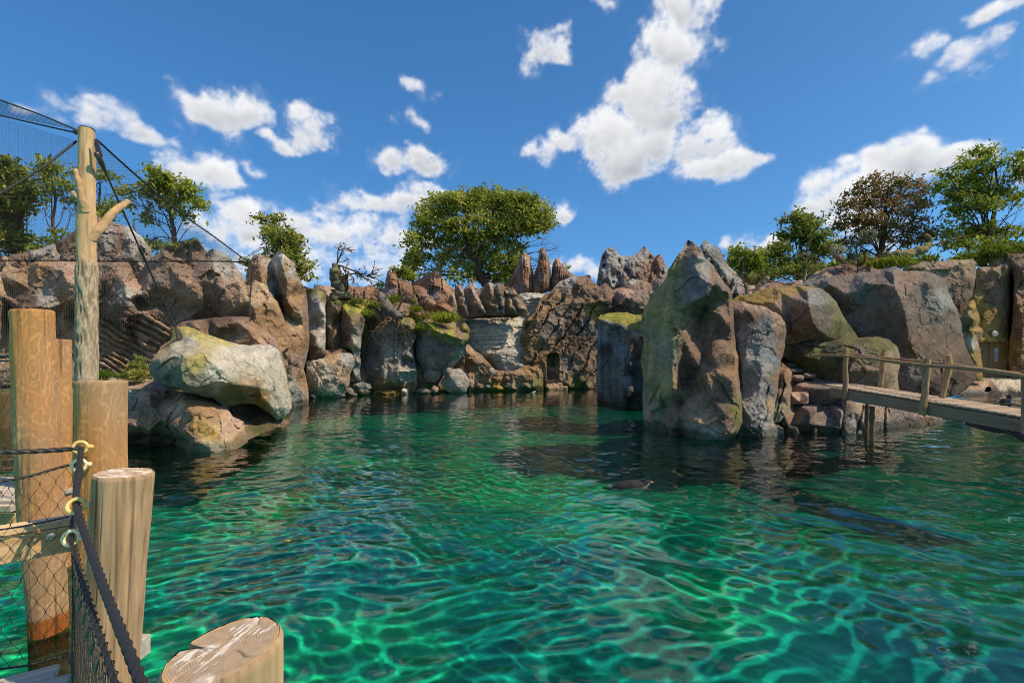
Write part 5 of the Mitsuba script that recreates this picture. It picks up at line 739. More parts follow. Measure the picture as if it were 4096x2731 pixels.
grow('tree', 'dark oak tree left of the brown leaved tree', 'tree', 44, [(1835, 660, .25), (1838, 600, .18), (1840, 540, .1), (1838, 500, .05)],
     [(1838, 492, 25, 12), (1815, 505, 22, 12), (1860, 515, 26, 16), (1835, 528, 36, 16), (1800, 545, 22, 12), (1885, 540, 22, 14), (1780, 570, 32, 15), (1840, 560, 48, 20), (1755, 590, 22, 14), (1895, 570, 25, 20), (1815, 600, 55, 20), (1880, 605, 40, 20), (1770, 615, 35, 16)], .2, .95, DEEP, 8, limb=.03, clump=.36)
grow('tree', 'wide tree with rust brown autumn leaves behind the silvery bush', 'tree', 46, [(2020, 640, .3), (2022, 590, .24), (2030, 540, .16), (2035, 480, .1), (2040, 420, .05)],
     [(2088, 392, 16, 12), (2060, 408, 26, 16), (2020, 415, 28, 14), (2100, 415, 28, 18), (1980, 430, 26, 16), (2050, 435, 45, 20), (1960, 455, 28, 18), (2110, 445, 32, 22), (2010, 460, 48, 22), (1935, 480, 24, 16), (2070, 475, 48, 24), (2135, 470, 18, 20), (1960, 495, 40, 22), (2020, 510, 48, 24), (2095, 515, 45, 24), (1925, 515, 20, 16), (1985, 545, 40, 22), (2060, 550, 45, 22), (2130, 540, 28, 24), (1930, 560, 30, 18), (2010, 585, 50, 18)],
     .18, .46, BROWN, 9, limb=.045, clump=.36)
grow('tree', 'tall open crowned green tree at the right edge', 'tree', 44, [(2258, 640, .34), (2262, 590, .28), (2270, 540, .2), (2285, 480, .14), (2290, 420, .08), (2280, 370, .04)],
     [(2250, 348, 24, 10), (2285, 350, 30, 10), (2325, 365, 24, 14), (2215, 375, 26, 14), (2270, 375, 40, 16), (2180, 400, 26, 16), (2235, 400, 35, 18), (2310, 405, 40, 22), (2350, 400, 22, 25), (2165, 425, 22, 16), (2220, 430, 40, 20), (2280, 440, 42, 22), (2190, 460, 36, 20), (2340, 460, 35, 25), (2250, 470, 44, 22), (2210, 500, 40, 22), (2300, 500, 46, 24), (2255, 530, 48, 20), (2180, 535, 24, 16), (2340, 530, 32, 22), (2215, 560, 36, 18), (2300, 560, 40, 18)],
     .2, .62, GREEN[:3] + [(.18, .23, .04)], 10, limb=.045, clump=.36)
grow('bush', 'leafy green bush filling the corner below the tall tree at the right edge', 'bush', 42, [(2290, 640, .1), (2290, 600, .06)], [(2230, 590, 36, 14), (2290, 580, 36, 18), (2340, 575, 30, 20), (2190, 600, 26, 10)], .16, 1.2, LIME[:2] + GREEN[:2], 11, limb=.02, clump=.3)
grow('bush', 'dark bushes between the small round tree and the brown leaved tree', 'bush', 36, [(1850, 660, .1), (1850, 630, .06)], [(1790, 630, 34, 14), (1860, 625, 40, 16), (1930, 610, 40, 18), (1990, 605, 30, 16), (1740, 640, 26, 12), (2090, 600, 60, 14)], .16, 1.2, DEEP, 12, limb=.02, clump=.28)
grow('bush', 'yellow green bush peeping over the red ridge right of the bare tree', 'bush', 46, [(925, 665, .08), (925, 640, .05)], [(918, 622, 16, 10), (935, 635, 18, 12), (905, 640, 14, 10), (872, 655, 18, 8), (890, 650, 12, 8)], .16, 1.0, LIME, 13, limb=.02, clump=.26)
grow('olive_bush', 'silvery grey leaved bush on a thin stake above the big boulder', 'bush', 25, [(1970, 622, .035), (1969, 595, .03), (1966, 570, .02)], [(1958, 545, 20, 12), (1985, 540, 18, 14), (1940, 560, 16, 10), (1968, 565, 28, 14), (1995, 565, 16, 10), (1925, 578, 10, 8), (1950, 590, 14, 8)], .085, .9, [(.13, .16, .10), (.22, .25, .17), (.36, .38, .28)], 14, limb=.012, clump=.15)
grow('flowering_shrub', 'bright green shrub with small lilac flower spikes on top of the big boulder', 'shrub', 25, [(2035, 625, .02), (2035, 610, .015)], [(2010, 605, 20, 9), (2040, 600, 22, 12), (2075, 602, 18, 10), (1985, 615, 14, 5)], .06, 1.3, LIME + [(.2, .26, .05)], 15, limb=.008, clump=.11, leaves_up=.2)
grow('weed', 'sprawling leafy weed at the foot of the ribbed cliff beside the pale boulder', 'plant', 16.2, [(308, 892, .012), (310, 850, .01), (312, 820, .006)], [(318, 830, 14, 14), (308, 855, 18, 14), (325, 860, 14, 14), (312, 880, 14, 10), (335, 845, 8, 10), (240, 866, 12, 4), (295, 900, 10, 6)], .045, .9, DEEP[1:] + [(.2, .17, .03)], 16, limb=.008, clump=.10)
grow('climber', 'upright light green climber in front of the red ridge', 'plant', 36.5, [(950, 730, .02), (950, 690, .015), (952, 670, .01)], [(950, 672, 8, 8), (948, 690, 12, 14), (954, 708, 10, 12), (950, 726, 9, 10), (952, 750, 7, 16)], .09, 1.0, LIME, 17, limb=.012, clump=.14)
grow('climber', 'ivy growing round the crown of the fallen dead tree', 'plant', 35.0, [(905, 720, .02), (905, 690, .015)], [(905, 688, 14, 10), (918, 700, 10, 9), (890, 705, 10, 6), (912, 715, 8, 8)], .09, 1.1, LIME[:2] + GREEN[1:2], 18, limb=.012, clump=.14)
def tuft(label, k, x, y, d, w, h, n, seed, col=(.30, .36, .05)):
    rng = np.random.default_rng(seed); X, Y = Z(k, x + rng.normal(size=n) * w, y + rng.normal(size=n) * w * .2)
    p = at(X, Y, d - rng.random(n) * .4); L = h * rng.uniform(.5, 1.1, n)
    dr_ = rng.normal(size=(n, 3)) * np.array([.7, .7, .2]) + np.array([0, -.3, .8]); dr_ /= np.linalg.norm(dr_, axis=1, keepdims=True)
    sd = np.cross(dr_, rng.normal(size=(n, 3))); sd *= (h * .05 / np.linalg.norm(sd, axis=1))[:, None]
    tip = p + dr_ * L[:, None]; drop = tip + (dr_ * np.array([1, 1, 0]) - np.array([0, 0, .5])) * L[:, None] * .8
    V = np.stack([p - sd, p + sd, tip + sd * .7, tip - sd * .7], 1); V2 = np.stack([tip - sd * .7, tip + sd * .7, drop + sd * .1, drop - sd * .1], 1)
    V = np.concatenate([V, V2]); c = np.repeat(np.array(col)[None] * rng.uniform(.5, 1.3, (len(V), 1)), 4, 0)
    key = numbered('grass_tuft'); one(key, (V.reshape(-1, 3), np.arange(len(V) * 4).reshape(-1, 4)), 'leaf', color=c); labels[key] = {'label': label, 'category': 'grass'}
tuft('thick yellow green grass tuft hanging over the edge of the overhanging rock', 2, 1560, 770, 35.6, 34, .75, 420, 1)
tuft('grass tuft beside the root of the fallen dead tree', 2, 985, 660, 34.6, 22, .55, 200, 2, (.24, .27, .06))
tuft('sparse grass on the ledge below the bare standing tree', 2, 850, 625, 33.4, 40, .4, 220, 3, (.26, .26, .06))
tuft('dry grass at the right end of the mossy terrace', 2, 1430, 735, 36.5, 50, .4, 220, 4, (.26, .23, .07))
tuft('green weeds trailing down the cleft right of the wide grey face', 2, 1350, 840, 35.2, 14, .6, 160, 5, (.16, .24, .03))
tuft('grass trailing down the cleft under the standing bare tree', 2, 935, 740, 33.6, 8, .7, 120, 6, (.18, .23, .04))
tuft('small green weeds on the stony bank behind the medium log post', 1, 850, 1050, 16.6, 30, .25, 160, 7, (.12, .20, .03))
tuft('small green weeds on the stony bank touching the pale boulder', 1, 1030, 1062, 16.6, 40, .25, 160, 8, (.12, .20, .03))

def snag(name, label, k, D, stem, twigs, col, seed, cat='tree', fine=2, trunk_part='trunk', spread=.55, rscale=1.0):
    """a dead tree: knotted stem = [(x, y, r m, dd)], twigs = [[(x, y, dd) ...], r] with finer ones branching off"""
    rng = np.random.default_rng(seed); key = thing(name, label, cat)
    p = np.array([at(*Z(k, x, y), D + dd) for x, y, r, dd in stem]); n = 14 * len(stem); sp = spline(p, n)
    rad = np.interp(np.linspace(0, 1, n), np.linspace(0, 1, len(stem)), [r for _, _, r, _ in stem]) * rscale
    v, f = tube(sp, rad, 14)
    nv = vnormals(v, f); v = v + nv * ((fbm(v * 2.6 / max(.3, D / 40), 4, seed) - .5) * 1.5 * np.interp(np.arange(len(v)), [0, len(v)], [rad[0], rad[-1]]))[:, None]
    c = np.array(col) * (.5 + fbm(v * np.array([5, 5, 1.5]), 4, seed + 1))[:, None]
    m = np.clip((fbm(v * 1.4, 3, seed + 2) - .45) * 6, 0, 1)[:, None]; c = c * (1 - .4 * m) + np.array([.16, .16, .05]) * .4 * m
    part(key, trunk_part, (v, f), 'bark', smooth=True, color=c)
    for q, r in twigs:
        r = r * .72; tp = np.array([at(*Z(k, x, y), D + dd) for x, y, dd in q]); s = spline(tp, 6 * len(q)); ms = [tube(s, np.linspace(r, r * .3, len(s)), 5)]
        L = np.linalg.norm(tp[-1] - tp[0])
        def kids(s, r, L, lev):
            for _ in range(int(5 + 3 * lev)):
                j = rng.integers(len(s) // 4, len(s) - 1); d = s[min(j + 1, len(s) - 1)] - s[j - 1]; d /= np.linalg.norm(d) + 1e-9
                e = d + rng.normal(size=3) * spread; e /= np.linalg.norm(e); l = L * rng.uniform(.15, .4)
                t = spline([s[j], s[j] + e * l * .5 + rng.normal(size=3) * l * .1, s[j] + e * l + rng.normal(size=3) * l * .2], 7)
                ms.append(tube(t, np.linspace(r * .5, r * .18, 7), 4))
                if lev > 1: kids(t, r * .5, l, lev - 1)
        kids(s, r, L, fine)
        bm = join(ms); bc = np.array(col) * np.array([1.0, .72, .5]) * .75 * (.6 + .8 * noise(bm[0] * 3, seed + 5))[:, None]
        part(key, 'branch', bm, 'bark', smooth=True, color=bc)
    return key
snag('dead_tree', 'gnarled bare tree with wind bent twigs standing on the mossy column', 2, 33.2, [(735, 600, .72, 0), (728, 560, .55, 0), (740, 520, .50, 0), (712, 470, .42, .1), (690, 420, .40, .1), (685, 370, .36, 0), (682, 330, .28, 0), (672, 310, .12, 0)],
     [([(770, 520, -.2), (775, 470, -.3), (770, 440, -.3), (768, 405, -.3)], .22), ([(690, 320, 0), (712, 270, 0), (735, 220, -.1), (740, 195, -.1), (770, 188, -.2), (815, 200, -.3)], .085), ([(695, 330, 0), (720, 325, -.1), (790, 350, -.3), (860, 380, -.5), (930, 410, -.7), (985, 380, -.8)], .10), ([(712, 410, 0), (735, 415, -.2), (790, 395, -.4), (870, 390, -.6), (940, 395, -.9)], .10), ([(700, 290, 0), (702, 220, .1), (710, 185, .1), (728, 160, .1)], .05), ([(705, 300, 0), (745, 292, -.1), (785, 270, -.2)], .04), ([(860, 385, -.5), (920, 430, -.8), (1000, 455, -1.0)], .045), ([(760, 360, -.3), (820, 410, -.5), (835, 470, -.6)], .04)],
     (.135, .13, .09), 31, fine=2)
snag('fallen_tree', 'fallen grey dead tree with ochre roots dangling over the grey rock face', 2, 34.3, [(1045, 540, .22, .8), (1055, 590, .5, .6), (1085, 640, .62, .4), (1130, 690, .5, .1), (1170, 720, .45, -.2), (1195, 750, .35, -.5)],
     [([(1170, 735, -.3), (1120, 765, -.6), (1060, 780, -.9), (1010, 820, -1.0), (975, 870, -1.0)], .10), ([(1185, 750, -.5), (1190, 800, -.9), (1165, 840, -1.0), (1130, 870, -1.0)], .085), ([(1195, 750, -.5), (1220, 810, -.9), (1260, 850, -1.1), (1280, 890, -1.1)], .08), ([(1205, 780, -.8), (1235, 850, -1.1), (1245, 915, -1.2)], .06), ([(1120, 765, -.6), (1060, 820, -.9), (1030, 870, -1.0)], .06), ([(1170, 700, -.3), (1205, 630, -.4), (1250, 600, -.5), (1330, 605, -.6)], .09), ([(1185, 690, -.3), (1215, 580, -.2), (1240, 545, -.2)], .07), ([(1090, 620, .3), (1085, 590, .2), (1095, 560, .2)], .10), ([(1060, 610, .4), (1010, 600, .2), (945, 590, 0)], .12), ([(1190, 720, -.3), (1240, 690, -.4), (1245, 720, -.4)], .07)],
     (.14, .135, .12), 32, fine=1, cat='fallen tree', rscale=.72)
snag('fallen_tree', 'mossy fallen trunk lying behind the shrub with lilac flowers', 4, 27, [(1245, 100, .26, 0), (1330, 85, .27, 0), (1430, 70, .25, .2), (1520, 45, .22, .4), (1570, 20, .18, .6), (1600, -30, .14, .8), (1560, -90, .10, .8)],
     [([(1560, 20, .6), (1650, -5, .8), (1760, -40, 1), (1860, -62, 1.2)], .10), ([(1420, 60, .2), (1445, 20, .3), (1440, 0, .3)], .07), ([(1280, 110, -.2), (1120, 120, -.4), (1000, 160, -.6), (900, 235, -.8)], .10)], (.20, .17, .09), 33, fine=1, cat='fallen tree')
snag('dead_shrub', 'bare grey branching shrub on the rock beside the dark pointed peak', 4, 21, [(140, 390, .10, 0), (135, 350, .09, 0), (120, 310, .06, 0)], [([(130, 340, 0), (100, 280, -.1), (60, 240, -.2)], .035), ([(130, 320, 0), (130, 250, -.1), (110, 200, -.1)], .035), ([(135, 330, 0), (190, 270, 0), (280, 200, .1)], .03), ([(140, 345, 0), (60, 310, -.1), (0, 300, -.1)], .03), ([(135, 370, 0), (220, 340, .1), (265, 270, .2), (300, 262, .2)], .06)], (.22, .20, .18), 34, fine=2, cat='dead shrub')
snag('dead_shrub', 'pale bare twigs standing upright left of the silvery bush', 4, 24.5, [(595, 300, .07, 0), (600, 250, .06, 0), (615, 180, .045, 0)], [([(605, 230, 0), (650, 140, -.1), (730, 60, -.2)], .03), ([(610, 200, 0), (590, 110, 0), (540, 40, 0)], .03), ([(612, 190, 0), (622, 90, 0), (625, 0, 0)], .03), ([(600, 260, 0), (540, 230, 0), (480, 260, 0)], .03), ([(605, 250, 0), (690, 170, .1), (760, 110, .2)], .03)], (.26, .22, .18), 35, fine=2, cat='dead shrub')
snag('dead_branch', 'grey dead branch lying along the reddish rock top', 4, 23.0, [(170, 400, .05, 0), (240, 320, .12, 0), (290, 270, .13, 0), (300, 250, .08, 0)], [([(300, 290, 0), (400, 300, .1), (470, 310, .1), (560, 290, .2)], .05), ([(330, 300, 0), (430, 285, .1), (560, 320, .1)], .04)], (.27, .25, .23), 36, fine=1, cat='dead branch', trunk_part='limb')
snag('dead_branch', 'dark broken branch rising in front of the oak tree', 4, 27, [(900, 130, .10, 0), (860, 100, .16, 0), (830, 60, .14, 0), (795, 10, .06, 0)], [([(880, 110, 0), (950, 160, -.2), (1000, 120, -.3), (1060, 180, -.3)], .06)], (.20, .14, .09), 37, fine=1, cat='dead branch', trunk_part='limb')

# ------------------------------------------------------------------ timber
def wood_colour(p, style, seed, ax=np.array([0, 0, 1.0])):
    h = p @ ax
    if style == 'swirl':
        g = fbm(p * np.array([4.6, 4.6, 2.2]) + seed, 5, seed)
        fr = np.abs(np.mod(g * 14, 1) - .5); line = np.exp(-(fr / .10) ** 2)
        patch = np.clip((fbm(p * np.array([2.2, 2.2, .7]) + 5 + seed, 3, seed + 2) - .44) * 5, 0, 1)[:, None]
        c = np.array([.41, .255, .150]) * (1 - patch) + np.array([.48, .235, .09]) * patch
        c = c * (.8 + .4 * fbm(p * np.array([9, 9, 2.5]), 3, seed + 3))[:, None] * (.87 + .48 * line * (.2 + noise(p * 5, seed + 4)))[:, None]
    else:
        v = noise(p * np.array([62, 62, 1.3]), seed); v2 = fbm(p * np.array([130, 130, 2.5]), 2, seed + 1); st = np.clip((fbm(p * np.array([7, 7, .9]), 3, seed + 2) - .52) * 6, 0, 1)[:, None]
        c = np.array([.375, .25, .155]) * (1 - .45 * st) + np.array([.50, .31, .13]) * .45 * st
        c = c * (.40 + .62 * v + .58 * v2)[:, None]
    crk = np.clip((noise(np.stack([np.arctan2(p[:, 0] - p[:, 0].mean(), p[:, 1] - p[:, 1].mean()) * 9, p[:, 2] * .8, 0 * h], -1), seed + 8) - .80) * 12, 0, 1)[:, None]
    return np.clip(c * .88 * (1 - .48 * crk), .01, .8)

def post(label, bottom, top, r0, r1, style='swirl', seed=0, bumps=.02, waist=None, wet=None, rough=0.0, checks=5, cat='post', group=None, tilt=None, notch=None, key=None, rot=0):
    key = key or thing('log_post', label, cat, group)
    bottom, top = np.array(bottom, float), np.array(top, float); ax = top - bottom; L = np.linalg.norm(ax); ax /= L
    nt, nz = 220, int(max(60, L / .012))
    th = np.linspace(0, 2 * np.pi, nt, endpoint=False); t = np.linspace(0, 1, nz)
    Tt, Th = np.meshgrid(t, th, indexing='ij')
    e1 = np.cross(ax, [0, 1, 0]); e1 /= np.linalg.norm(e1); e2 = np.cross(ax, e1)
    def shape(tt, hh):
        r = r0 + (r1 - r0) * tt
        if waist is not None: r = r * np.interp(tt, waist[0], waist[1])
        d = np.stack([np.cos(hh), np.sin(hh), tt * L * 2.2 + seed], -1)
        r = r + bumps * (fbm(d * np.array([1.3, 1.3, 1.0]), 3, seed) - .5) * 2 + .004 * (noise(np.stack([np.cos(hh) * 14, np.sin(hh) * 14, tt * L * 1.2], -1), seed + 3) - .5)
        rng = np.random.default_rng(seed + 50)
        for _ in range(checks):                                    # drying cracks
            a = rng.uniform(0, 2 * np.pi); z1 = rng.uniform(.2, .8); da = (hh - a - .05 * np.sin(tt * 6 + a) + np.pi) % (2 * np.pi) - np.pi
            r = r - .005 * np.exp(-(da / .010) ** 2) * np.clip((tt - z1) * 6, 0, 1)
        if rough: r = r + rough * (1 - 2 * np.abs(fbm(np.stack([np.cos(hh) * 3.4, np.sin(hh) * 3.4, tt * L * .8], -1), 4, seed + 9) - .5) * 2)
        if notch is not None:
            da = (hh - notch[0] + np.pi) % (2 * np.pi) - np.pi
            r = r * (1 - notch[1] * np.exp(-np.abs(da / notch[2]) ** 1.6))
        r = r - .008 * np.clip((tt - (1 - .008 / L)) * L / .008, 0, 1)
        return r
    R = shape(Tt, Th)
    tz = np.zeros_like(Th)
    P = bottom + Tt[..., None] * L * ax + R[..., None] * (np.cos(Th)[..., None] * e1 + np.sin(Th)[..., None] * e2)
    if tilt is not None: P[..., 2] += Tt * ((P[..., 0] - top[0]) * tilt[0] + (P[..., 1] - top[1]) * tilt[1])
    i = np.arange(nz * nt).reshape(nz, nt)
    f = np.stack([i[:-1], np.roll(i[:-1], -1, 1), np.roll(i[1:], -1, 1), i[1:]], -1).reshape(-1, 4)
    v = P.reshape(-1, 3)
    c = wood_colour(v, style, seed)
    if wet is not None:
        w = np.clip((wet + .05 * (noise(v * 6, 3) - .5) - v[:, 2]) / .03, 0, 1)[:, None]; w2 = np.clip((wet - .16 + .05 * (noise(v * 6, 4) - .5) - v[:, 2]) / .03, 0, 1)[:, None]
        c = c * (1 - w) + c * np.array([.75, .38, .14]) * w; c = c * (1 - w2) + np.array([.05, .055, .03]) * w2
    part(key, 'shaft', (v, f), 'wood', smooth=True, color=c)
    m = 70; rr = np.linspace(0, 1, m); Rr, Hh = np.meshgrid(rr, th, indexing='ij')
    edge = R[-1][None, :]
    q = top + (Rr * edge)[..., None] * (np.cos(Hh)[..., None] * e1 + np.sin(Hh)[..., None] * e2)
    if tilt is not None: q[..., 2] += (q[..., 0] - top[0]) * tilt[0] + (q[..., 1] - top[1]) * tilt[1]
    Rm = Rr * edge / np.quantile(edge, .8)
    rel = np.stack([Rm * np.cos(Hh), Rm * np.sin(Hh), 0 * Rm], -1)
    rw = Rm + .10 * (fbm(rel * 1.8 + seed, 3, seed) - .5)
    ringv = .5 + .5 * np.cos(rw * 2 * np.pi * 21); q[..., 2] += .0016 * ringv - .003 + .004 * (fbm(rel * 6 + seed, 3, seed + 1) - .5)
    for k_, (a_, s_) in enumerate(((.9, 1), (2.6, .8), (4.3, 1), (5.4, .7))):
        da = (Hh - a_ - seed - .12 * np.sin(Rr * 7) + np.pi) % (2 * np.pi) - np.pi
        q[..., 2] -= .008 * s_ * np.exp(-(da * np.maximum(Rr, .1) / .018) ** 2) * np.clip(Rr * 3 - .3, 0, 1)
    i = np.arange(m * nt).reshape(m, nt); f = np.stack([i[:-1], i[1:], np.roll(i[1:], -1, 1), np.roll(i[:-1], -1, 1)], -1).reshape(-1, 4)
    base = np.array([.37, .285, .20]) * (.80 + .22 * ringv[..., None]) * (.8 + .4 * fbm(rel * 9 + seed, 3, 5))[..., None]
    base = base * (1 - .55 * np.clip((rw - .86) * 9, 0, 1)[..., None]) + np.array([.50, .32, .15]) * .55 * np.clip((rw - .86) * 9, 0, 1)[..., None]
    ca, sa = math.cos(rot), math.sin(rot); ux, uy = rel[..., 0] * ca + rel[..., 1] * sa, -rel[..., 0] * sa + rel[..., 1] * ca
    saw = np.clip((fbm(np.stack([ux * 4.0, uy * 15, 0 * ux], -1) + seed, 3, 8) - .47) * 9, 0, 1) * np.clip((fbm(rel * 2.2 + 9 + seed, 3, 11) - .42) * 7, 0, 1)
    base = base * (1 - .8 * saw[..., None]) + np.array([.68, .66, .61]) * .8 * saw[..., None]
    part(key, 'end_grain', (q.reshape(-1, 3), f), 'wood', smooth=True, color=np.clip(base.reshape(-1, 3), .02, .8))
    return key

A3 = lambda x, y, D: at(x, y, D)
post('tall log post with swirling orange grain standing in the water at the left', A3(212, 2900, 3.8), A3(128, 1242, 3.8), .125, .134, 'swirl', 3, .015, ([0, .2, .55, .66, .72, .82, 1], [.9, .94, 1.06, 1.06, 1.10, 1.0, 1.0]), wet=.16, group=None)
post('slim far log post peeking out between the tall orange one and the forked pole', A3(236, 2700, 5.0), A3(226, 1358, 5.0), .118, .12, 'swirl', 8, .007)
post('medium height brown log post in front of the forked pole', A3(410, 2900, 3.17), A3(405, 1522, 3.17), .134, .133, 'swirl', 14, .010, ([0, .5, .7, .85, 1], [1, 1.03, 1.04, .99, 1.0]))
post('straight grained log post with a wide flat top beside the black rope', np.array([-2.15, 2.43, -1.2]), A3(495, 1889, 2.43), .092, .128, 'plain', 21, .006, checks=9, rot=.3)
post('low sawn stump with white saw marks and a deep notch at the bottom edge', np.array([-.768, 1.27, -.8]), A3(898, 2592, 1.26), .150, .140, 'plain', 27, .006, checks=6, tilt=(.14, .10), notch=(math.radians(-14), .52, .07), rot=1.2)

# --- forked pole made like a tree, with its stay cable
FP = thing('forked_pole', 'tall tan concrete pole shaped like a bare tree trunk carrying the net', 'pole')
pk = [(347, 2200, .178), (347, 1500, .172), (346, 1250, .163), (346, 1045, .158), (345, 960, .165), (346, 905, .168), (347, 800, .145), (348, 650, .140), (348, 560, .137), (348, 518, .137)]
pp = spline([at(x, y, 10.0) for x, y, _ in pk], 420); pr = np.interp(np.linspace(0, 1, 420), np.linspace(0, 1, len(pk)), [r for *_, r in pk])
v, f = tube(pp, pr, 90)
nv = vnormals(v, f); low = np.clip((4.3 + .9 * (fbm(v * np.array([3, 3, .6]), 3, 4) - .5) - v[:, 2]) / .15, 0, 1)
v = v + nv * ((fbm(v * np.array([5, 5, 1.1]), 3, 7) - .5) * .05 + low * .030 * (1 - 2 * np.abs(fbm(v * np.array([20, 20, 3.4]), 3, 9) - .5) * 2))[:, None]
brk = 1 - .45 * low * np.clip(np.abs(fbm(v * np.array([20, 20, 3.4]), 3, 9) - .5) * 7 - .15, 0, 1) - .35 * (1 - low) * np.clip((fbm(v * np.array([12, 12, .8]), 3, 19) - .55) * 7, 0, 1)
pc = (np.array([.50, .345, .195]) * (1 - low[:, None]) + np.array([.40, .325, .235]) * low[:, None]) * brk[:, None] * (.62 + .5 * fbm(v * np.array([9, 9, 1.2]), 4, 12) + .25 * fbm(v * np.array([22, 22, 6]), 2, 3))[:, None]
part(FP, 'trunk', (v, f), 'wood', smooth=True, color=pc)
for q, r0, r1, s in (([(352, 960, .0), (390, 925, .06), (420, 890, .16), (455, 850, .3), (500, 815, .5), (512, 804, .55)], .125, .045, 1), ([(345, 850, -.08), (330, 800, -.16), (318, 740, -.18), (300, 678, -.2)], .085, .045, 2), ([(342, 840, -.08), (318, 800, -.16), (300, 780, -.2), (289, 768, -.22)], .07, .038, 3)):
    sp = spline([at(x, y, 10 + d) for x, y, d in q], 60); v, f = tube(sp, np.interp(np.linspace(0, 1, 60), [0, .3, 1], [r0, r0 * .55 + r1 * .45, r1]), 30)
    v = v + vnormals(v, f) * ((fbm(v * 7, 3, s) - .5) * .045)[:, None]
    part(FP, 'branch', (v, f), 'wood', smooth=True, color=np.array([.44, .29, .165]) * (.6 + .8 * fbm(v * 11, 3, s + 20))[:, None])
v, f = tube([at(348, 521, 10.0), at(348, 514, 10.0)], .125, 40); part(FP, 'cap', (v, f), 'dark_steel')
def plate(pts, D, th):
    c = np.array([at(x, y, D) for x, y in pts]); n = len(c); b = c + np.array([0, th, 0]); j = np.arange(n)
    m = trimesh.convex.convex_hull(np.vstack([c, b])); return np.array(m.vertices), np.array(m.faces)
part(FP, 'bracket', plate([(376, 555), (388, 560), (408, 622), (396, 630), (384, 618)], 9.87, .03), 'dark_steel')
CB = thing('stay_cable', 'dark steel stay rod running from the forked pole down to the pale boulder', 'cable')
c0, c1 = at(392, 622, 9.86), at(719, 1348, 13.42)
L_ = lambda t: c0 + (c1 - c0) * t
part(CB, 'rod', tube([L_(0), L_(1)], .020, 10), 'dark_steel', smooth=40)
part(CB, 'turnbuckle', tube([L_(.43), L_(.435), L_(.47), L_(.475), L_(.515), L_(.52)], [.026, .036, .036, .03, .03, .022], 12), 'dark_steel', smooth=40)
part(CB, 'socket', tube([L_(-.005), L_(.0), L_(.03), L_(.06), L_(.075)], [.03, .052, .056, .032, .024], 14), 'dark_steel', smooth=40)
part(CB, 'anchor', tube([L_(.93), L_(.95), L_(.985), L_(1.0), L_(1.02)], [.022, .04, .07, .085, .07], 14), 'steel', smooth=40)
part(CB, 'bracket', tube([at(386, 612, 9.85), at(390, 620, 9.85), at(398, 640, 9.9)], [.04, .06, .03], 12), 'dark_steel', smooth=40)

# --- aviary net
AN = thing('aviary_net', 'fine black mesh net hung from the forked pole over the left cliff', 'net')
def netting(q00, q10, q11, q01, cell, r, sag=0.0, seed=0):
    """square mesh over a bilinear patch"""
    q00, q10, q11, q01 = map(np.asarray, (q00, q10, q11, q01))
    def S(u, v):
        u, v = np.asarray(u)[..., None], np.asarray(v)[..., None]
        p = q00 * (1 - u) * (1 - v) + q10 * u * (1 - v) + q11 * u * v + q01 * (1 - u) * v
        p = p - sag * (4 * u * (1 - u)) * (4 * v * (1 - v)) * np.array([0, -.3, 1.0]); return p
    nu = int(max(np.linalg.norm(q10 - q00), np.linalg.norm(q11 - q01)) / cell); nv = int(max(np.linalg.norm(q01 - q00), np.linalg.norm(q11 - q10)) / cell)
    ms = []; t = np.linspace(0, 1, 9)
    def strip(P):
        ms.append(tube(P, r, 3, caps=False))
    for i in range(nu + 1): strip(S(np.full(9, i / nu), t))
    for j in range(nv + 1): strip(S(t, np.full(9, j / nv)))
    return join(ms)
def netting_tri(a, b, c, cell, r):
    a, b, c = map(np.asarray, (a, b, c)); ex = (c - b) / np.linalg.norm(c - b); nz = np.cross(c - b, a - b); ey = np.cross(nz / np.linalg.norm(nz), ex)
    pg = Polygon([((q - b) @ ex, (q - b) @ ey) for q in (a, b, c)]); x0, y0, x1, y1 = pg.bounds; ms = []
    for lines in ([((x, y0 - 1), (x, y1 + 1)) for x in np.arange(x0, x1, cell)], [((x0 - 1, y), (x1 + 1, y)) for y in np.arange(y0, y1, cell)]):
        for l in lines:
            g = shapely.LineString(l).intersection(pg)
            if g.length > .01 and g.geom_type == 'LineString':
                s, e = (b + ex * u + ey * w for u, w in np.array(g.coords)[[0, -1]]); ms.append(tube(np.linspace(s, e, 3), r, 3, caps=False))
    return join(ms)
ptop, pright, pleft = at(386, 566, 10.0), at(385, 1046, 18.9), at(312, 1046, 18.9)
part(AN, 'net', netting_tri(at(386, 562, 10.0), at(985, 1043, 18.9), at(386, 1046, 18.9), .07, .0022), 'net_wire', kind='stuff', label='upper slope of fine netting right of the pole')
part(AN, 'net', netting(at(-160, 420, 10.0), at(312, 566, 10.0), at(312, 1046, 18.9), at(-160, 1046, 18.9), .07, .0018), 'net_wire', kind='stuff', label='upper slope of fine netting left of the pole')
part(AN, 'net', netting_tri(at(300, 520, 10.0), at(-160, 335, 9.0), at(-160, 428, 11.5), .07, .0022), 'net_wire', kind='stuff', label='narrow roof strip of netting at the top left')
part(AN, 'net', netting(at(-160, 1046, 18.9), at(1010, 1050, 18.9), at(1012, 1550, 17.9), at(-160, 1560, 17.9), .075, .0019), 'net_wire', kind='stuff', label='upright wall of netting in front of the brown cliff')
def cord(pts, r, n=40, sides=7): return tube(spline(pts, n), r, sides)
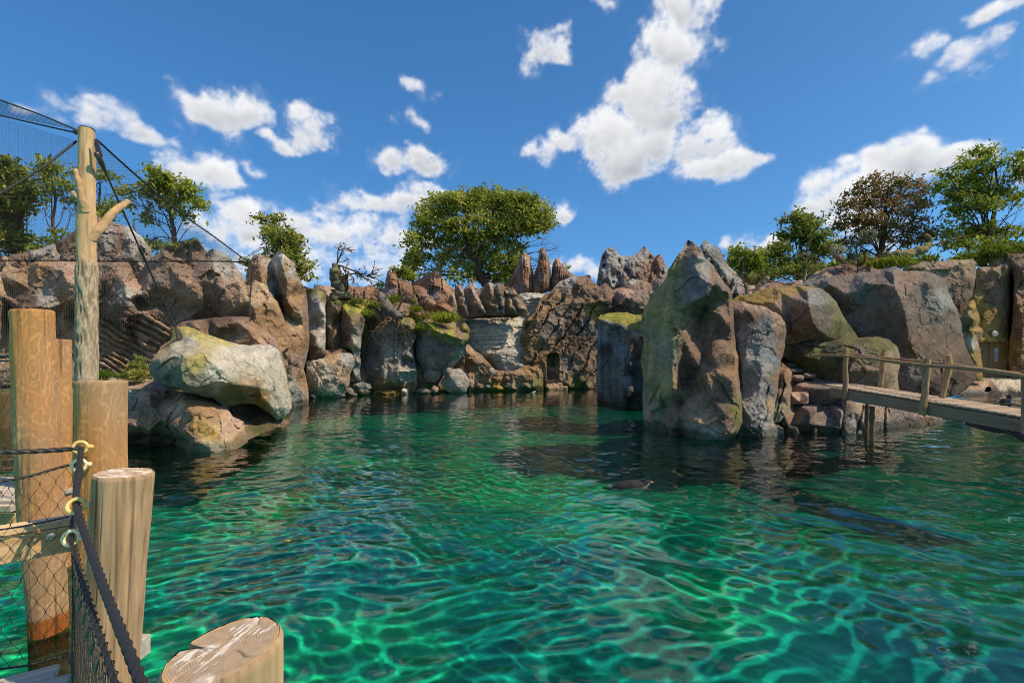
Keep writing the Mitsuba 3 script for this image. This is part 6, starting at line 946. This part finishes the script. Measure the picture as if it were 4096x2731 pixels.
for pts, r in (([at(-160, 335, 9.0), at(0, 400, 9.4), at(150, 455, 9.7), at(300, 517, 10)], .016), ([at(-160, 428, 11.5), at(0, 463, 10.9), at(150, 497, 10.4), at(300, 531, 10)], .018), ([at(-160, 880, 8.6), at(0, 776, 9), at(170, 670, 9.5), at(306, 566, 10)], .022),
               ([at(388, 560, 10), at(520, 680, 11.3), at(700, 836, 13.6), at(860, 950, 16.2), at(985, 1042, 18.9)], .022), ([at(-160, 1042, 18.8), at(200, 1042, 18.8), at(520, 1046, 18.8), at(800, 1045, 18.8), at(1002, 1048, 18.8)], .026), ([at(1013, 1056, 18.8), at(1003, 1160, 18.8), at(1000, 1260, 18.7), at(1012, 1380, 18.5)], .024)):
    part(AN, 'edge_rope', cord(pts, r), 'black_cord', smooth=True)
part(AN, 'shackle', tube([at(296, 522, 9.99), at(304, 528, 9.99), at(318, 530, 9.99)], [.03, .06, .05], 10), 'dark_steel', smooth=40)

# --- rope rail, eye rings and knotted fence net
def twisted(pts, r, n=None, turns=38, strands=3):
    s = spline(pts, n or int(np.sum(np.linalg.norm(np.diff(spline(pts, 60), axis=0), axis=1)) / .006)); return tube(s, r, 18, lobes=strands, lobe=.16, twist=turns)
RING_A, RING_B, RING_C, RING_D = at(322, 1788, 2.98), at(316, 1860, 2.98), at(304, 2022, 2.36), at(285, 2150, 2.36)
END_HI, END_LO = at(578, 2760, 1.22), at(476, 2775, 1.22)
def beyond(a, b, t): return a + (b - a) * t
HR = thing('hand_rope', 'thick twisted black hand rope threaded through the upper eye rings', 'rope')
part(HR, 'rope', twisted([at(-120, 1806, 2.7), at(80, 1806, 2.82), at(220, 1800, 2.92), RING_A + np.array([-.0, 0, -.005])], .0135), 'black_cord', smooth=True, label='far length of rope crossing in front of the tall post')
part(HR, 'rope', twisted([RING_A + np.array([.012, -.004, -.01]), beyond(RING_A, RING_C, .5) + np.array([0, 0, -.01]), RING_C + np.array([.006, 0, 0]), beyond(RING_C, END_HI, .5) + np.array([0, 0, -.018]), END_HI, beyond(RING_C, END_HI, 1.6) + np.array([0, 0, .03])], .0135), 'black_cord', smooth=True, label='near length of rope running down towards the viewer')
RP = [('yellow eye ring on the medium log post holding the hand rope', RING_A, 'ring_paint', (.45, -.85, .05)), ('pale yellow eye ring just below another on the medium log post', RING_B, 'ring_paint_pale', (.6, -.75, .1)), ('yellow eye ring on the near straight grained post holding the hand rope', RING_C, 'ring_paint', (.30, -.80, .50)), ('cream eye ring low on the near straight grained post, threaded by the net rope', RING_D, 'ring_paint_pale', (.15, -.92, .35))]
for lab, c, mat, nrm in RP:
    k = thing('eye_ring', lab, 'ring', 'eye rings on the log posts')
    n_ = np.array(nrm) / np.linalg.norm(nrm); a_ = np.cross(n_, [0, 0, 1.0]); a_ /= np.linalg.norm(a_); b_ = np.cross(a_, n_)
    th = np.linspace(0, 2 * np.pi, 49); R_ = .034
    part(k, 'ring', tube([c + R_ * (math.cos(t) * a_ + math.sin(t) * b_) for t in th], .0095, 14, caps=False), mat, smooth=True)
    part(k, 'shank', tube([c - a_ * .040 * (1 if a_[0] < 0 else -1), c - a_ * .062 * (1 if a_[0] < 0 else -1)], [.015, .012], 12), mat, smooth=40)
FN = thing('fence_net', 'knotted black diamond net hanging from the lower rope of the rail', 'net')
def diamonds(q00, q10, q11, q01, w, h, r, belly, knots=True, seed=0, curl=.0):
    q00, q10, q11, q01 = map(np.asarray, (q00, q10, q11, q01)); rng = np.random.default_rng(seed)
    W = np.linalg.norm(q10 - q00); H = np.linalg.norm(q01 - q00); nu, nv = int(W / (w / 2)), int(H / (h / 2))
    nrm = np.cross(q10 - q00, q01 - q00); nrm /= np.linalg.norm(nrm)
    jit = rng.normal(size=(nu + 2, nv + 2, 2)) * .12
    def S(i, j):
        ii, jj = int(np.clip(i, 0, nu)), int(np.clip(j, 0, nv)); u = np.clip((i + jit[ii, jj, 0]) / nu, 0, 1); v = np.clip((j + (jit[ii, jj, 1] if 0 < jj < nv else 0)) / nv, 0, 1)
        p = q00 * (1 - u) * (1 - v) + q10 * u * (1 - v) + q11 * u * v + q01 * (1 - u) * v
        return p + nrm * belly * math.sin(v * math.pi) * (.6 + .4 * math.sin(u * 5))
    ms = []
    for i0 in range(0, nu + 1):
        if i0 % 2: continue
        for first in (1, -1):
            pts = [S(np.clip(i0 + (0 if j % 2 == 0 else first), 0, nu), j) for j in range(nv + 1)]
            ms.append(tube(spline(pts, 5 * nv), r, 4, caps=False))
    if knots:
        o = trimesh.creation.icosphere(subdivisions=1, radius=1.0)
        for i in range(nu + 1):
            for j in range(nv + 1):
                if (i + j) % 2 == 0: ms.append((np.array(o.vertices) * np.array([r * 2.4, r * 2.4, r * 3.2]) + S(i, j), np.array(o.faces)))
    return join(ms)
tl, tr_, br_, bl = at(-110, 1948, 2.70), RING_B + np.array([-.03, 0, -.01]), at(280, 2624, 2.98), at(-110, 2686, 2.70)
part(FN, 'net', diamonds(tl, tr_, br_, bl, .072, .125, .0015, .02, seed=1), 'net_wire', kind='stuff', label='net panel facing the viewer at the left edge')
gl, gr_ = np.array([RING_D[0] - .02, RING_D[1] + .03, .50]), np.array([END_LO[0] + .25, END_LO[1] - .25, .50])
part(FN, 'net', diamonds(RING_D + np.array([0, 0, -.015]), beyond(RING_D, END_LO, 1.3), gr_, gl, .075, .135, .0016, .015, seed=2), 'net_wire', kind='stuff', label='net panel seen almost edge on, running towards the viewer')
part(FN, 'net', diamonds(RING_B + np.array([-.02, 0, 0]), RING_D, gl, br_ + np.array([.0, 0, -.02]), .07, .13, .0015, .01, seed=3), 'net_wire', kind='stuff', label='short gathered net panel between the two posts')
part(FN, 'rope', twisted([at(-110, 1944, 2.70), at(100, 1908, 2.84), RING_B, beyond(RING_B, RING_D, .5) + np.array([0, 0, -.02]), RING_D, beyond(RING_D, END_LO, .5) + np.array([0, 0, -.02]), END_LO, beyond(RING_D, END_LO, 1.5)], .0075, turns=60), 'black_cord', smooth=True)
part(FN, 'foot_rope', twisted([bl, beyond(bl, br_, .5) + np.array([0, 0, -.012]), br_, gl], .006, turns=60), 'black_cord', smooth=True)
q = spline([RING_D, beyond(RING_D, END_LO, .5) + np.array([0, 0, -.02]), END_LO, beyond(RING_D, END_LO, 1.5)], 900); s_ = np.linspace(0, 1, 900); ph = s_ * 2 * np.pi * 34
part(FN, 'lashing', tube(q + .0115 * np.stack([np.cos(ph) * .7, np.cos(ph) * .7, np.sin(ph)], 1), .0021, 5), 'net_wire', smooth=True, kind='stuff')
fer = []
for t in np.linspace(.22, .95, 14):
    p = q[int(t * 899)]; fer.append(tube([p + np.array([-.012, -.012, -.012]), p + np.array([-.017, -.017, -.045])], .0048, 8))
for m_ in fer: part(FN, 'ferrule', m_, 'dark_steel', smooth=40)
# farther left fence behind the tall post
BF = thing('fence_net', 'second knotted net fence further back at the left edge, behind the tall post', 'net')
part(BF, 'net', diamonds(at(-140, 1490, 4.6), at(70, 1478, 4.6), at(110, 1975, 4.6), at(-140, 1990, 4.6), .075, .13, .0024, .01, seed=5), 'net_wire', kind='stuff')
part(BF, 'rope', twisted([at(-140, 1432, 4.6), at(70, 1424, 4.6)], .016), 'black_cord', smooth=True)
part(BF, 'rope', twisted([at(-140, 1444, 4.58), at(70, 1442, 4.58)], .008, turns=60), 'black_cord', smooth=True)

# --- landing timbers at the left
def timber(key, name, origin, xdir, size, seed, tone=(.45, .40, .32), b=.006, ydir=(0, 0, 1), label=None, warm=0.0):
    """one sawn board: size = length, height, depth"""
    m = trimesh.Trimesh(*bevel_box(*size, b), process=False)
    m = m.subdivide_to_size(max(.03, size[0] / 60), max_iter=8)
    v, f = np.array(m.vertices), np.array(m.faces)
    loc = v.copy()
    v, f = oriented((v, f), origin, xdir, ydir)
    g = .55 + .45 * noise(loc * np.array([1.6, 60, 60]) + seed, seed) + .35 * (fbm(loc * np.array([2.5, 20, 20]) + seed, 3, seed + 1) - .5)
    st = np.clip((fbm(loc * np.array([2.2, 7, 7]) + seed * 3, 3, seed + 2) - .5) * 5, 0, 1)[:, None] * warm
    c = (np.array(tone) * (1 - st) + np.array([.52, .30, .11]) * st) * g[:, None]
    return part(key, name, (v, f), 'wood', color=np.clip(c, .01, .8), label=label)
LD = thing('landing', 'weathered timber landing with a bolted beam behind the knotted net at the left', 'landing')
d_ = np.array([.72, .69, 0.0])
timber(LD, 'beam', np.array([-3.40, 2.93, .925]), d_, (1.15, .17, .09), 3, (.66, .47, .28), warm=.6)
timber(LD, 'beam_cap', np.array([-3.42, 2.97, 1.035]), d_, (1.15, .045, .15), 4, (.68, .49, .30), warm=.3)
bolt = at(204, 2146, 3.10); nd = np.array([.69, -.72, 0])
part(LD, 'bolt', tube([bolt + nd * .0, bolt + nd * .012, bolt + nd * .018], [.026, .026, .012], 16), 'steel', smooth=40)
part(LD, 'bolt', tube([bolt + nd * .016, bolt + nd * .034], [.014, .012], 6), 'steel')
part(LD, 'cable', cord([at(-60, 2128, 2.98), at(100, 2102, 3.06), at(278, 2066, 3.16)], .006), 'black_cord', smooth=True)
for i in range(6):
    timber(LD, 'plank', np.array([-6.15 + .03 * (i % 3), 4.62 + .165 * i, .80]), (1, 0, 0), (3.0, .045, .15), 10 + i, (.44, .40, .345))
timber(LD, 'edge_board', np.array([-6.18, 4.50, .765]), (1, 0, 0), (3.02, .06, .07), 20, (.47, .42, .34))
timber(LD, 'joist', np.array([-5.27, 4.6, .60]), (1, 0, 0), (1.1, .2, .12), 21, (.52, .38, .2), warm=.6)
DK = thing('deck', 'grey plank deck corner at the bottom left under the net', 'deck')
dd, dn = np.array([.81, .586, 0]), np.array([.586, -.81, 0])
for i in range(9):
    o = np.array([-2.60, 2.61, .43]) + dn * (.075 + .152 * i)
    timber(DK, 'plank', o + dd * (-1.0 + .02 * (i % 2) + .045 * i), dd, (2.2, .04, .143), 30 + i, (.47, .45, .41))
timber(DK, 'plank_end', np.array([-2.14, 2.66, .535]), (1, 0, 0), (.20, .11, .10), 41, (.46, .43, .38))
timber(DK, 'plank_end', np.array([-1.78, 2.36, .44]), (1, 0, 0), (.20, .05, .09), 42, (.46, .41, .33))

# --- footbridge
FB_ = thing('footbridge', 'weathered plank footbridge with crooked pole rails on the right', 'bridge')
def bp(y): return np.array([9.39 + (13.5 - y) * .155, y, 1.49 - (13.5 - y) * .092])     # along the near edge
RT = np.array([1.15, .35, 0])
for i in range(34):
    y = 14.2 - i * .165
    o = bp(y) + RT * .5
    timber(FB_, 'plank', o + np.array([0, 0, -.02]), RT, (1.25, .035, .152), 60 + i, (.46, .37, .27) if i % 3 else (.38, .30, .22), b=.004)
def along(a, b, off, h): return bp(a) + off, bp(b) + off
for off, nm in ((np.array([.0, 0, -.20]), 'near'), (RT * 1.0 + np.array([0, 0, -.20]), 'far')):
    a, b = bp(14.0) + off, bp(8.6) + off
    timber(FB_, 'beam', (a + b) / 2, b - a, (np.linalg.norm(b - a), .26, .09), 100, (.31, .235, .165), b=.01)
def crook(key, name, pts, r0, r1, seed, label=None, tone=1.0):
    s = spline(pts, 60); v, f = tube(s, np.linspace(r0, r1, 60), 16); v = v + vnormals(v, f) * ((fbm(v * np.array([5, 5, 3.5]), 3, seed) - .5) * r0 * .7)[:, None]
    c = wood_colour(v, 'plain', seed) * np.array([.95, .92, .86]) * tone; return part(key, name, (v, f), 'wood', smooth=True, color=c, label=label)
z4 = lambda x, y, D: at(*Z(4, x, y), D)
crook(FB_, 'rail_post', [z4(921, 1240, 13.4), z4(924, 1040, 13.4), z4(923, 833, 13.4)], .070, .066, 1)
crook(FB_, 'rail_post', [z4(1196, 1185, 14.0), z4(1212, 1050, 14.0), z4(1222, 940, 14.0), z4(1229, 842, 14.0)], .068, .062, 2)
crook(FB_, 'rail_post', [z4(1535, 1360, 11.2), z4(1558, 1180, 11.2), z4(1572, 1040, 11.2), z4(1582, 906, 11.2)], .072, .068, 3)
crook(FB_, 'rail_post', [z4(1688, 1262, 11.8), z4(1712, 1150, 11.8), z4(1738, 1040, 11.8), z4(1756, 945, 11.8), z4(1742, 883, 11.8)], .066, .062, 4)
crook(FB_, 'rail_post', [z4(2362, 1560, 9.3), z4(2362, 1350, 9.3), z4(2364, 1000, 9.3)], .066, .062, 5)
crook(FB_, 'rail', [z4(650, 881, 14.4), z4(780, 882, 13.9), z4(923, 888, 13.3), z4(1150, 912, 12.5), z4(1350, 940, 11.8), z4(1580, 965, 11.1), z4(1850, 982, 10.3), z4(2100, 1010, 9.8), z4(2360, 1052, 9.2), z4(2600, 1090, 8.8)], .034, .047, 6, 'near hand rail')
crook(FB_, 'rail', [z4(853, 871, 14.7), z4(1000, 878, 14.3), z4(1225, 903, 13.9), z4(1450, 922, 12.8), z4(1745, 958, 11.7), z4(2000, 992, 10.8), z4(2300, 1030, 10.0), z4(2600, 1070, 9.3)], .036, .042, 7, 'far hand rail')
crook(FB_, 'pile', [z4(1133, 1640, 13.55), z4(1135, 1450, 13.55), z4(1136, 1290, 13.55)], .062, .06, 8, tone=.6)
crook(FB_, 'pile', [z4(1085, 1640, 14.4), z4(1090, 1450, 14.4), z4(1098, 1270, 14.4)], .06, .055, 9, tone=.35)
def slantnet(q00, q10, q11, q01, cell, r):
    q00, q10, q11, q01 = map(np.asarray, (q00, q10, q11, q01)); W = np.linalg.norm(q10 - q00); H = np.linalg.norm(q01 - q00); ms = []
    S = lambda u, v: q00 * (1 - u) * (1 - v) + q10 * u * (1 - v) + q11 * u * v + q01 * (1 - u) * v
    for sgn in (1, -1):
        for s in np.arange(-H, W + H, cell):
            t0, t1 = max(0, (-s if sgn > 0 else s - W)), min(H, (W - s if sgn > 0 else s))
            if t1 - t0 > .02: ms.append(tube([S((s + sgn * t) / W, t / H) for t in np.linspace(t0, t1, 4)], r, 3, caps=False))
    return join(ms)
a, b = bp(13.45) + np.array([-.06, 0, -.3]), bp(8.5) + np.array([-.06, 0, -.3])
part(FB_, 'net', slantnet(a, b, b * np.array([1, 1, 0]) + np.array([0, 0, -.5]), a * np.array([1, 1, 0]) + np.array([0, 0, -.5]), .085, .0036), {'type': 'diffuse', 'reflectance': {'type': 'rgb', 'value': [.22, .17, .12]}}, kind='stuff', label='brown netting hanging from the bridge into the water')
part(FB_, 'pipe', cord([z4(1890, 1418, 10.6), z4(2000, 1452, 10.4), z4(2130, 1480, 10.1), z4(2230, 1490, 9.8), z4(2300, 1520, 9.4), z4(2380, 1570, 9.1), z4(2450, 1640, 8.9)], .06, 60, 12), 'black_cord', smooth=True)

# --- doors, lamp, small things
DD = thing('double_door', 'brown double door with a tall arched window in the ochre rock wall', 'door')
def panel(x0, x1, y0, y1, D, th, holes=()):
    a, b = at(*Z(4, x0, y1), D), at(*Z(4, x1, y0), D)
    pg = shapely.box(a[0], a[2], b[0], b[2])
    for hx0, hx1, hy0, hy1 in holes:
        c, d = at(*Z(4, hx0, hy1), D), at(*Z(4, hx1, hy0), D); pg = pg.difference(shapely.box(c[0], c[2], d[0], d[2] - .0))
    m = trimesh.creation.extrude_polygon(pg, th, engine='earcut'); v = np.array(m.vertices)
    return np.stack([v[:, 0], D + th - v[:, 2], v[:, 1]], 1), np.array(m.faces)
plain('door_paint', (.17, .105, .035), .55); plain('door_frame', (.22, .14, .05), .6)
scene['dark_glass'] = {'type': 'principled', 'base_color': {'type': 'rgb', 'value': [.30, .36, .42]}, 'roughness': .08, 'specular': .8}
for x0, x1, h in ((1930, 2064, (1978, 2012, 822, 932)), (2068, 2200, (2114, 2150, 822, 932))):
    k = part(DD, 'door_leaf', panel(x0, x1, 780, 1066, 40.30, .06, [h]), 'door_paint')
    scene[k + '__pane'] = mikit.ply(panel(h[0] - 1, h[1] + 1, 821, 933, 40.335, .012), 'dark_glass')
    for j in range(7): scene[numbered(k + '__bar')] = mikit.ply(panel(h[0], h[1], 862 + j * 10, 865 + j * 10, 40.325, .008), 'door_frame')
part(DD, 'frame', panel(1918, 2212, 766, 1066, 40.26, .10, [(1930, 2200, 780, 1070)]), 'door_frame')
part(DD, 'handle', tube([at(*Z(4, 2061, 905), 40.25), at(*Z(4, 2061, 922), 40.25)], .02, 8), 'steel', smooth=40)
LM = thing('wall_lamp', 'round white bulkhead lamp above the double door', 'lamp')
lc = at(*Z(4, 2120, 707), 39.75)
part(LM, 'housing', tube([lc + np.array([0, .45, 0]), lc + np.array([0, .1, 0]), lc + np.array([0, .04, 0])], [.27, .27, .25], 24), 'steel', smooth=40)
plain('lamp_glass', (.72, .72, .66), .3)
m = trimesh.creation.icosphere(subdivisions=3, radius=.235); v = np.array(m.vertices) * np.array([1, .6, 1]) + lc; part(LM, 'glass', (v, np.array(m.faces)), 'lamp_glass', smooth=True)
rock('stone_door', 'old brown stone door with a dark oval hollow set in the niche of the ribbed cliff', 'door', 3, [(374, 1240, 42.2), (373, 1060, 42.2), (390, 1032, 42.2), (430, 1020, 42.2), (460, 1024, 42.2), (472, 1047, 42.2), (474, 1240, 42.2)], [], thick=.3, base='br', seed=200, amp=.12, step=4, rough_edge=.3,
     extra=lambda x, y: .25 * np.exp(-(((x - 420) / 14) ** 2 + ((y - 1085) / 42) ** 2) ** 2) + .1 * (np.minimum(abs(x - 378), abs(x - 470)) < 5), cols=[(430, 1060, 'gm'), (450, 1150, 'tan'), (430, 1210, 'br')], paint=[([(406, 1050), (430, 1040), (440, 1070), (425, 1125), (408, 1130)], 'dk', 3)])
SS = thing('stone_steps', 'short worn stone steps leading from the water to the stone door', 'steps')
for i, (x0, x1, y0, y1, d) in enumerate(((372, 482, 1238, 1264, 41.7), (366, 500, 1260, 1288, 41.3), (372, 540, 1284, 1330, 40.9))):
    rock_part(SS, 'step', 3, [(x0, y0 + 4, d + .4), (x0 + 20, y0, d + .5), (x1 - 14, y0 + 1, d + .5), (x1, y0 + 6, d + .4), (x1, y1, d + .2), (x0, y1, d + .2)], [(x0 + 10, y0 + 10, d), (x1 - 10, y0 + 10, d), ((x0 + x1) / 2, y1 - 4, d)], thick=.5, base='tan', seed=210 + i, amp=.12, step=4, rough_edge=.4)
DP = thing('drain_pipe', 'round black drain pipe mouth low in the ribbed cliff right of the stone door', 'pipe')
dp = at(*Z(3, 644, 1198), 41.75); th = np.linspace(0, 2 * np.pi, 25)
part(DP, 'rim', tube([dp + .11 * np.array([math.cos(t), 0, math.sin(t)]) for t in th], .02, 8, caps=False), 'dark_steel', smooth=True)
part(DP, 'mouth', tube([dp + np.array([0, .02, 0]), dp + np.array([0, .8, 0])], .105, 20), 'black_cord')
WB = one('wire_hoop', join([tube(np.array([at(512, 1588, 12.95), at(534, 1588, 12.9), at(551, 1592, 12.85), at(543, 1616, 12.85), at(534, 1640, 12.9), at(512, 1640, 12.95)]), .012, 6)]), 'black_cord'); labels['wire_hoop'] = {'label': 'thin black wire hoop sticking out beside the medium log post over the footing rock', 'category': 'wire hoop'}

def bird(label, pts, radii, belly, back, beakc, seed, beak, name='penguin', cat='penguin', tail=None):
    key = thing(name, label, cat); p = spline(pts, 40); r = np.interp(np.linspace(0, 1, 40), np.linspace(0, 1, len(radii)), radii)
    v, f = tube(p, r, 20)
    z0 = np.concatenate([np.repeat(p[:, 2], 20), p[[0, -1], 2]]); w = np.clip((z0 - v[:, 2]) / (np.max(r) * .5), 0, 1)[:, None]
    col = np.array(back) * (1 - w) + np.array(belly) * w; col = col * (.7 + .6 * noise(v * 40, seed))[:, None]
    part(key, 'body', (v, f), 'wood', smooth=True, color=col)
    part(key, 'beak', tube(beak, [r[-1] * .45, r[-1] * .3, .003], 8), beakc, smooth=40)
    if tail is not None: part(key, 'tail', tube(tail[0], tail[1], 8), 'black_cord', smooth=40)
    return key
plain('beak_orange', (.55, .22, .06), .45); plain('beak_grey', (.10, .10, .10), .45)
o = at(2525, 1946, 8.38); B = lambda x, z, y=0: o + np.array([x, y, z])
bird('dark penguin swimming low in the open water towards the right', [B(-.38, -.03), B(-.2, .0), B(0, .015), B(.14, .01), B(.22, .03), B(.28, .075), B(.335, .09)], [.02, .085, .11, .09, .06, .052, .035], (.6, .6, .58), (.028, .028, .032), 'beak_orange', 5, [B(.34, .088), B(.37, .082), B(.40, .07)], tail=([B(-.36, -.03), B(-.5, -.02)], [.03, .008]))
o = at(4026, 1606, 28.0)
bird('penguin head and shoulders floating near the beach on the far right', [B(-.45, -.06), B(-.2, .02), B(.05, .05), B(.16, .16), B(.16, .30), B(.20, .37)], [.04, .15, .19, .13, .12, .09], (.5, .5, .5), (.03, .03, .035), 'beak_grey', 6, [B(.22, .37), B(.30, .36), B(.38, .34)])
o = at(2134, 1571, 37.2)
bird('tiny white bird floating near the far shore below the doorway', [B(-.16, .02), B(-.05, .05), B(.06, .06), B(.11, .12), B(.13, .17)], [.015, .06, .06, .035, .03], (.7, .7, .7), (.55, .55, .55), 'beak_grey', 7, [B(.15, .17), B(.19, .165), B(.22, .16)], name='bird', cat='bird')
lp = at(1153, 2170, 5.70); lp[2] = .02
lv = np.array([[-.045, 0, .004], [-.015, .022, .008], [.03, .018, .002], [.05, 0, .012], [.02, -.02, .003], [-.02, -.02, .01], [0, 0, 0]]) + lp
one('floating_leaf', (lv, np.array([[6, i, (i + 1) % 6] for i in range(6)])), {'type': 'twosided', 'bsdf': {'type': 'diffuse', 'reflectance': {'type': 'rgb', 'value': [.55, .23, .07]}}}); labels['floating_leaf'] = {'label': 'single orange fallen leaf floating on the water left of centre', 'category': 'leaf'}
HB = thing('garden_building', 'dark blue grey building half hidden by the bushes right of the dark pointed peak', 'building')
def boxat(x0, x1, y0, y1, D, th): return panel(*[(q - 2920) / .5 for q in (x0, x1)], *[(q - 980) / .5 for q in (y0, y1)], D, th)
plain('slate_paint', (.06, .075, .10), .6); plain('slate_roof', (.05, .05, .055), .7)
part(HB, 'wall', boxat(2950, 3090, 1112, 1180, 52, 4), 'slate_paint'); part(HB, 'roof', boxat(2940, 3100, 1098, 1112, 51.5, 5), 'slate_roof')
part(HB, 'window', boxat(2985, 3035, 1122, 1150, 51.96, .05), 'dark_glass')
one('finial', tube([at(536, 960, 62), at(536, 925, 62), at(536, 905, 62), at(536, 875, 62)], [.35, .25, .12, .02], 8), 'slate_paint', smooth=40); labels['finial'] = {'label': 'thin pointed dark finial far behind the smooth grey peak', 'category': 'finial'}
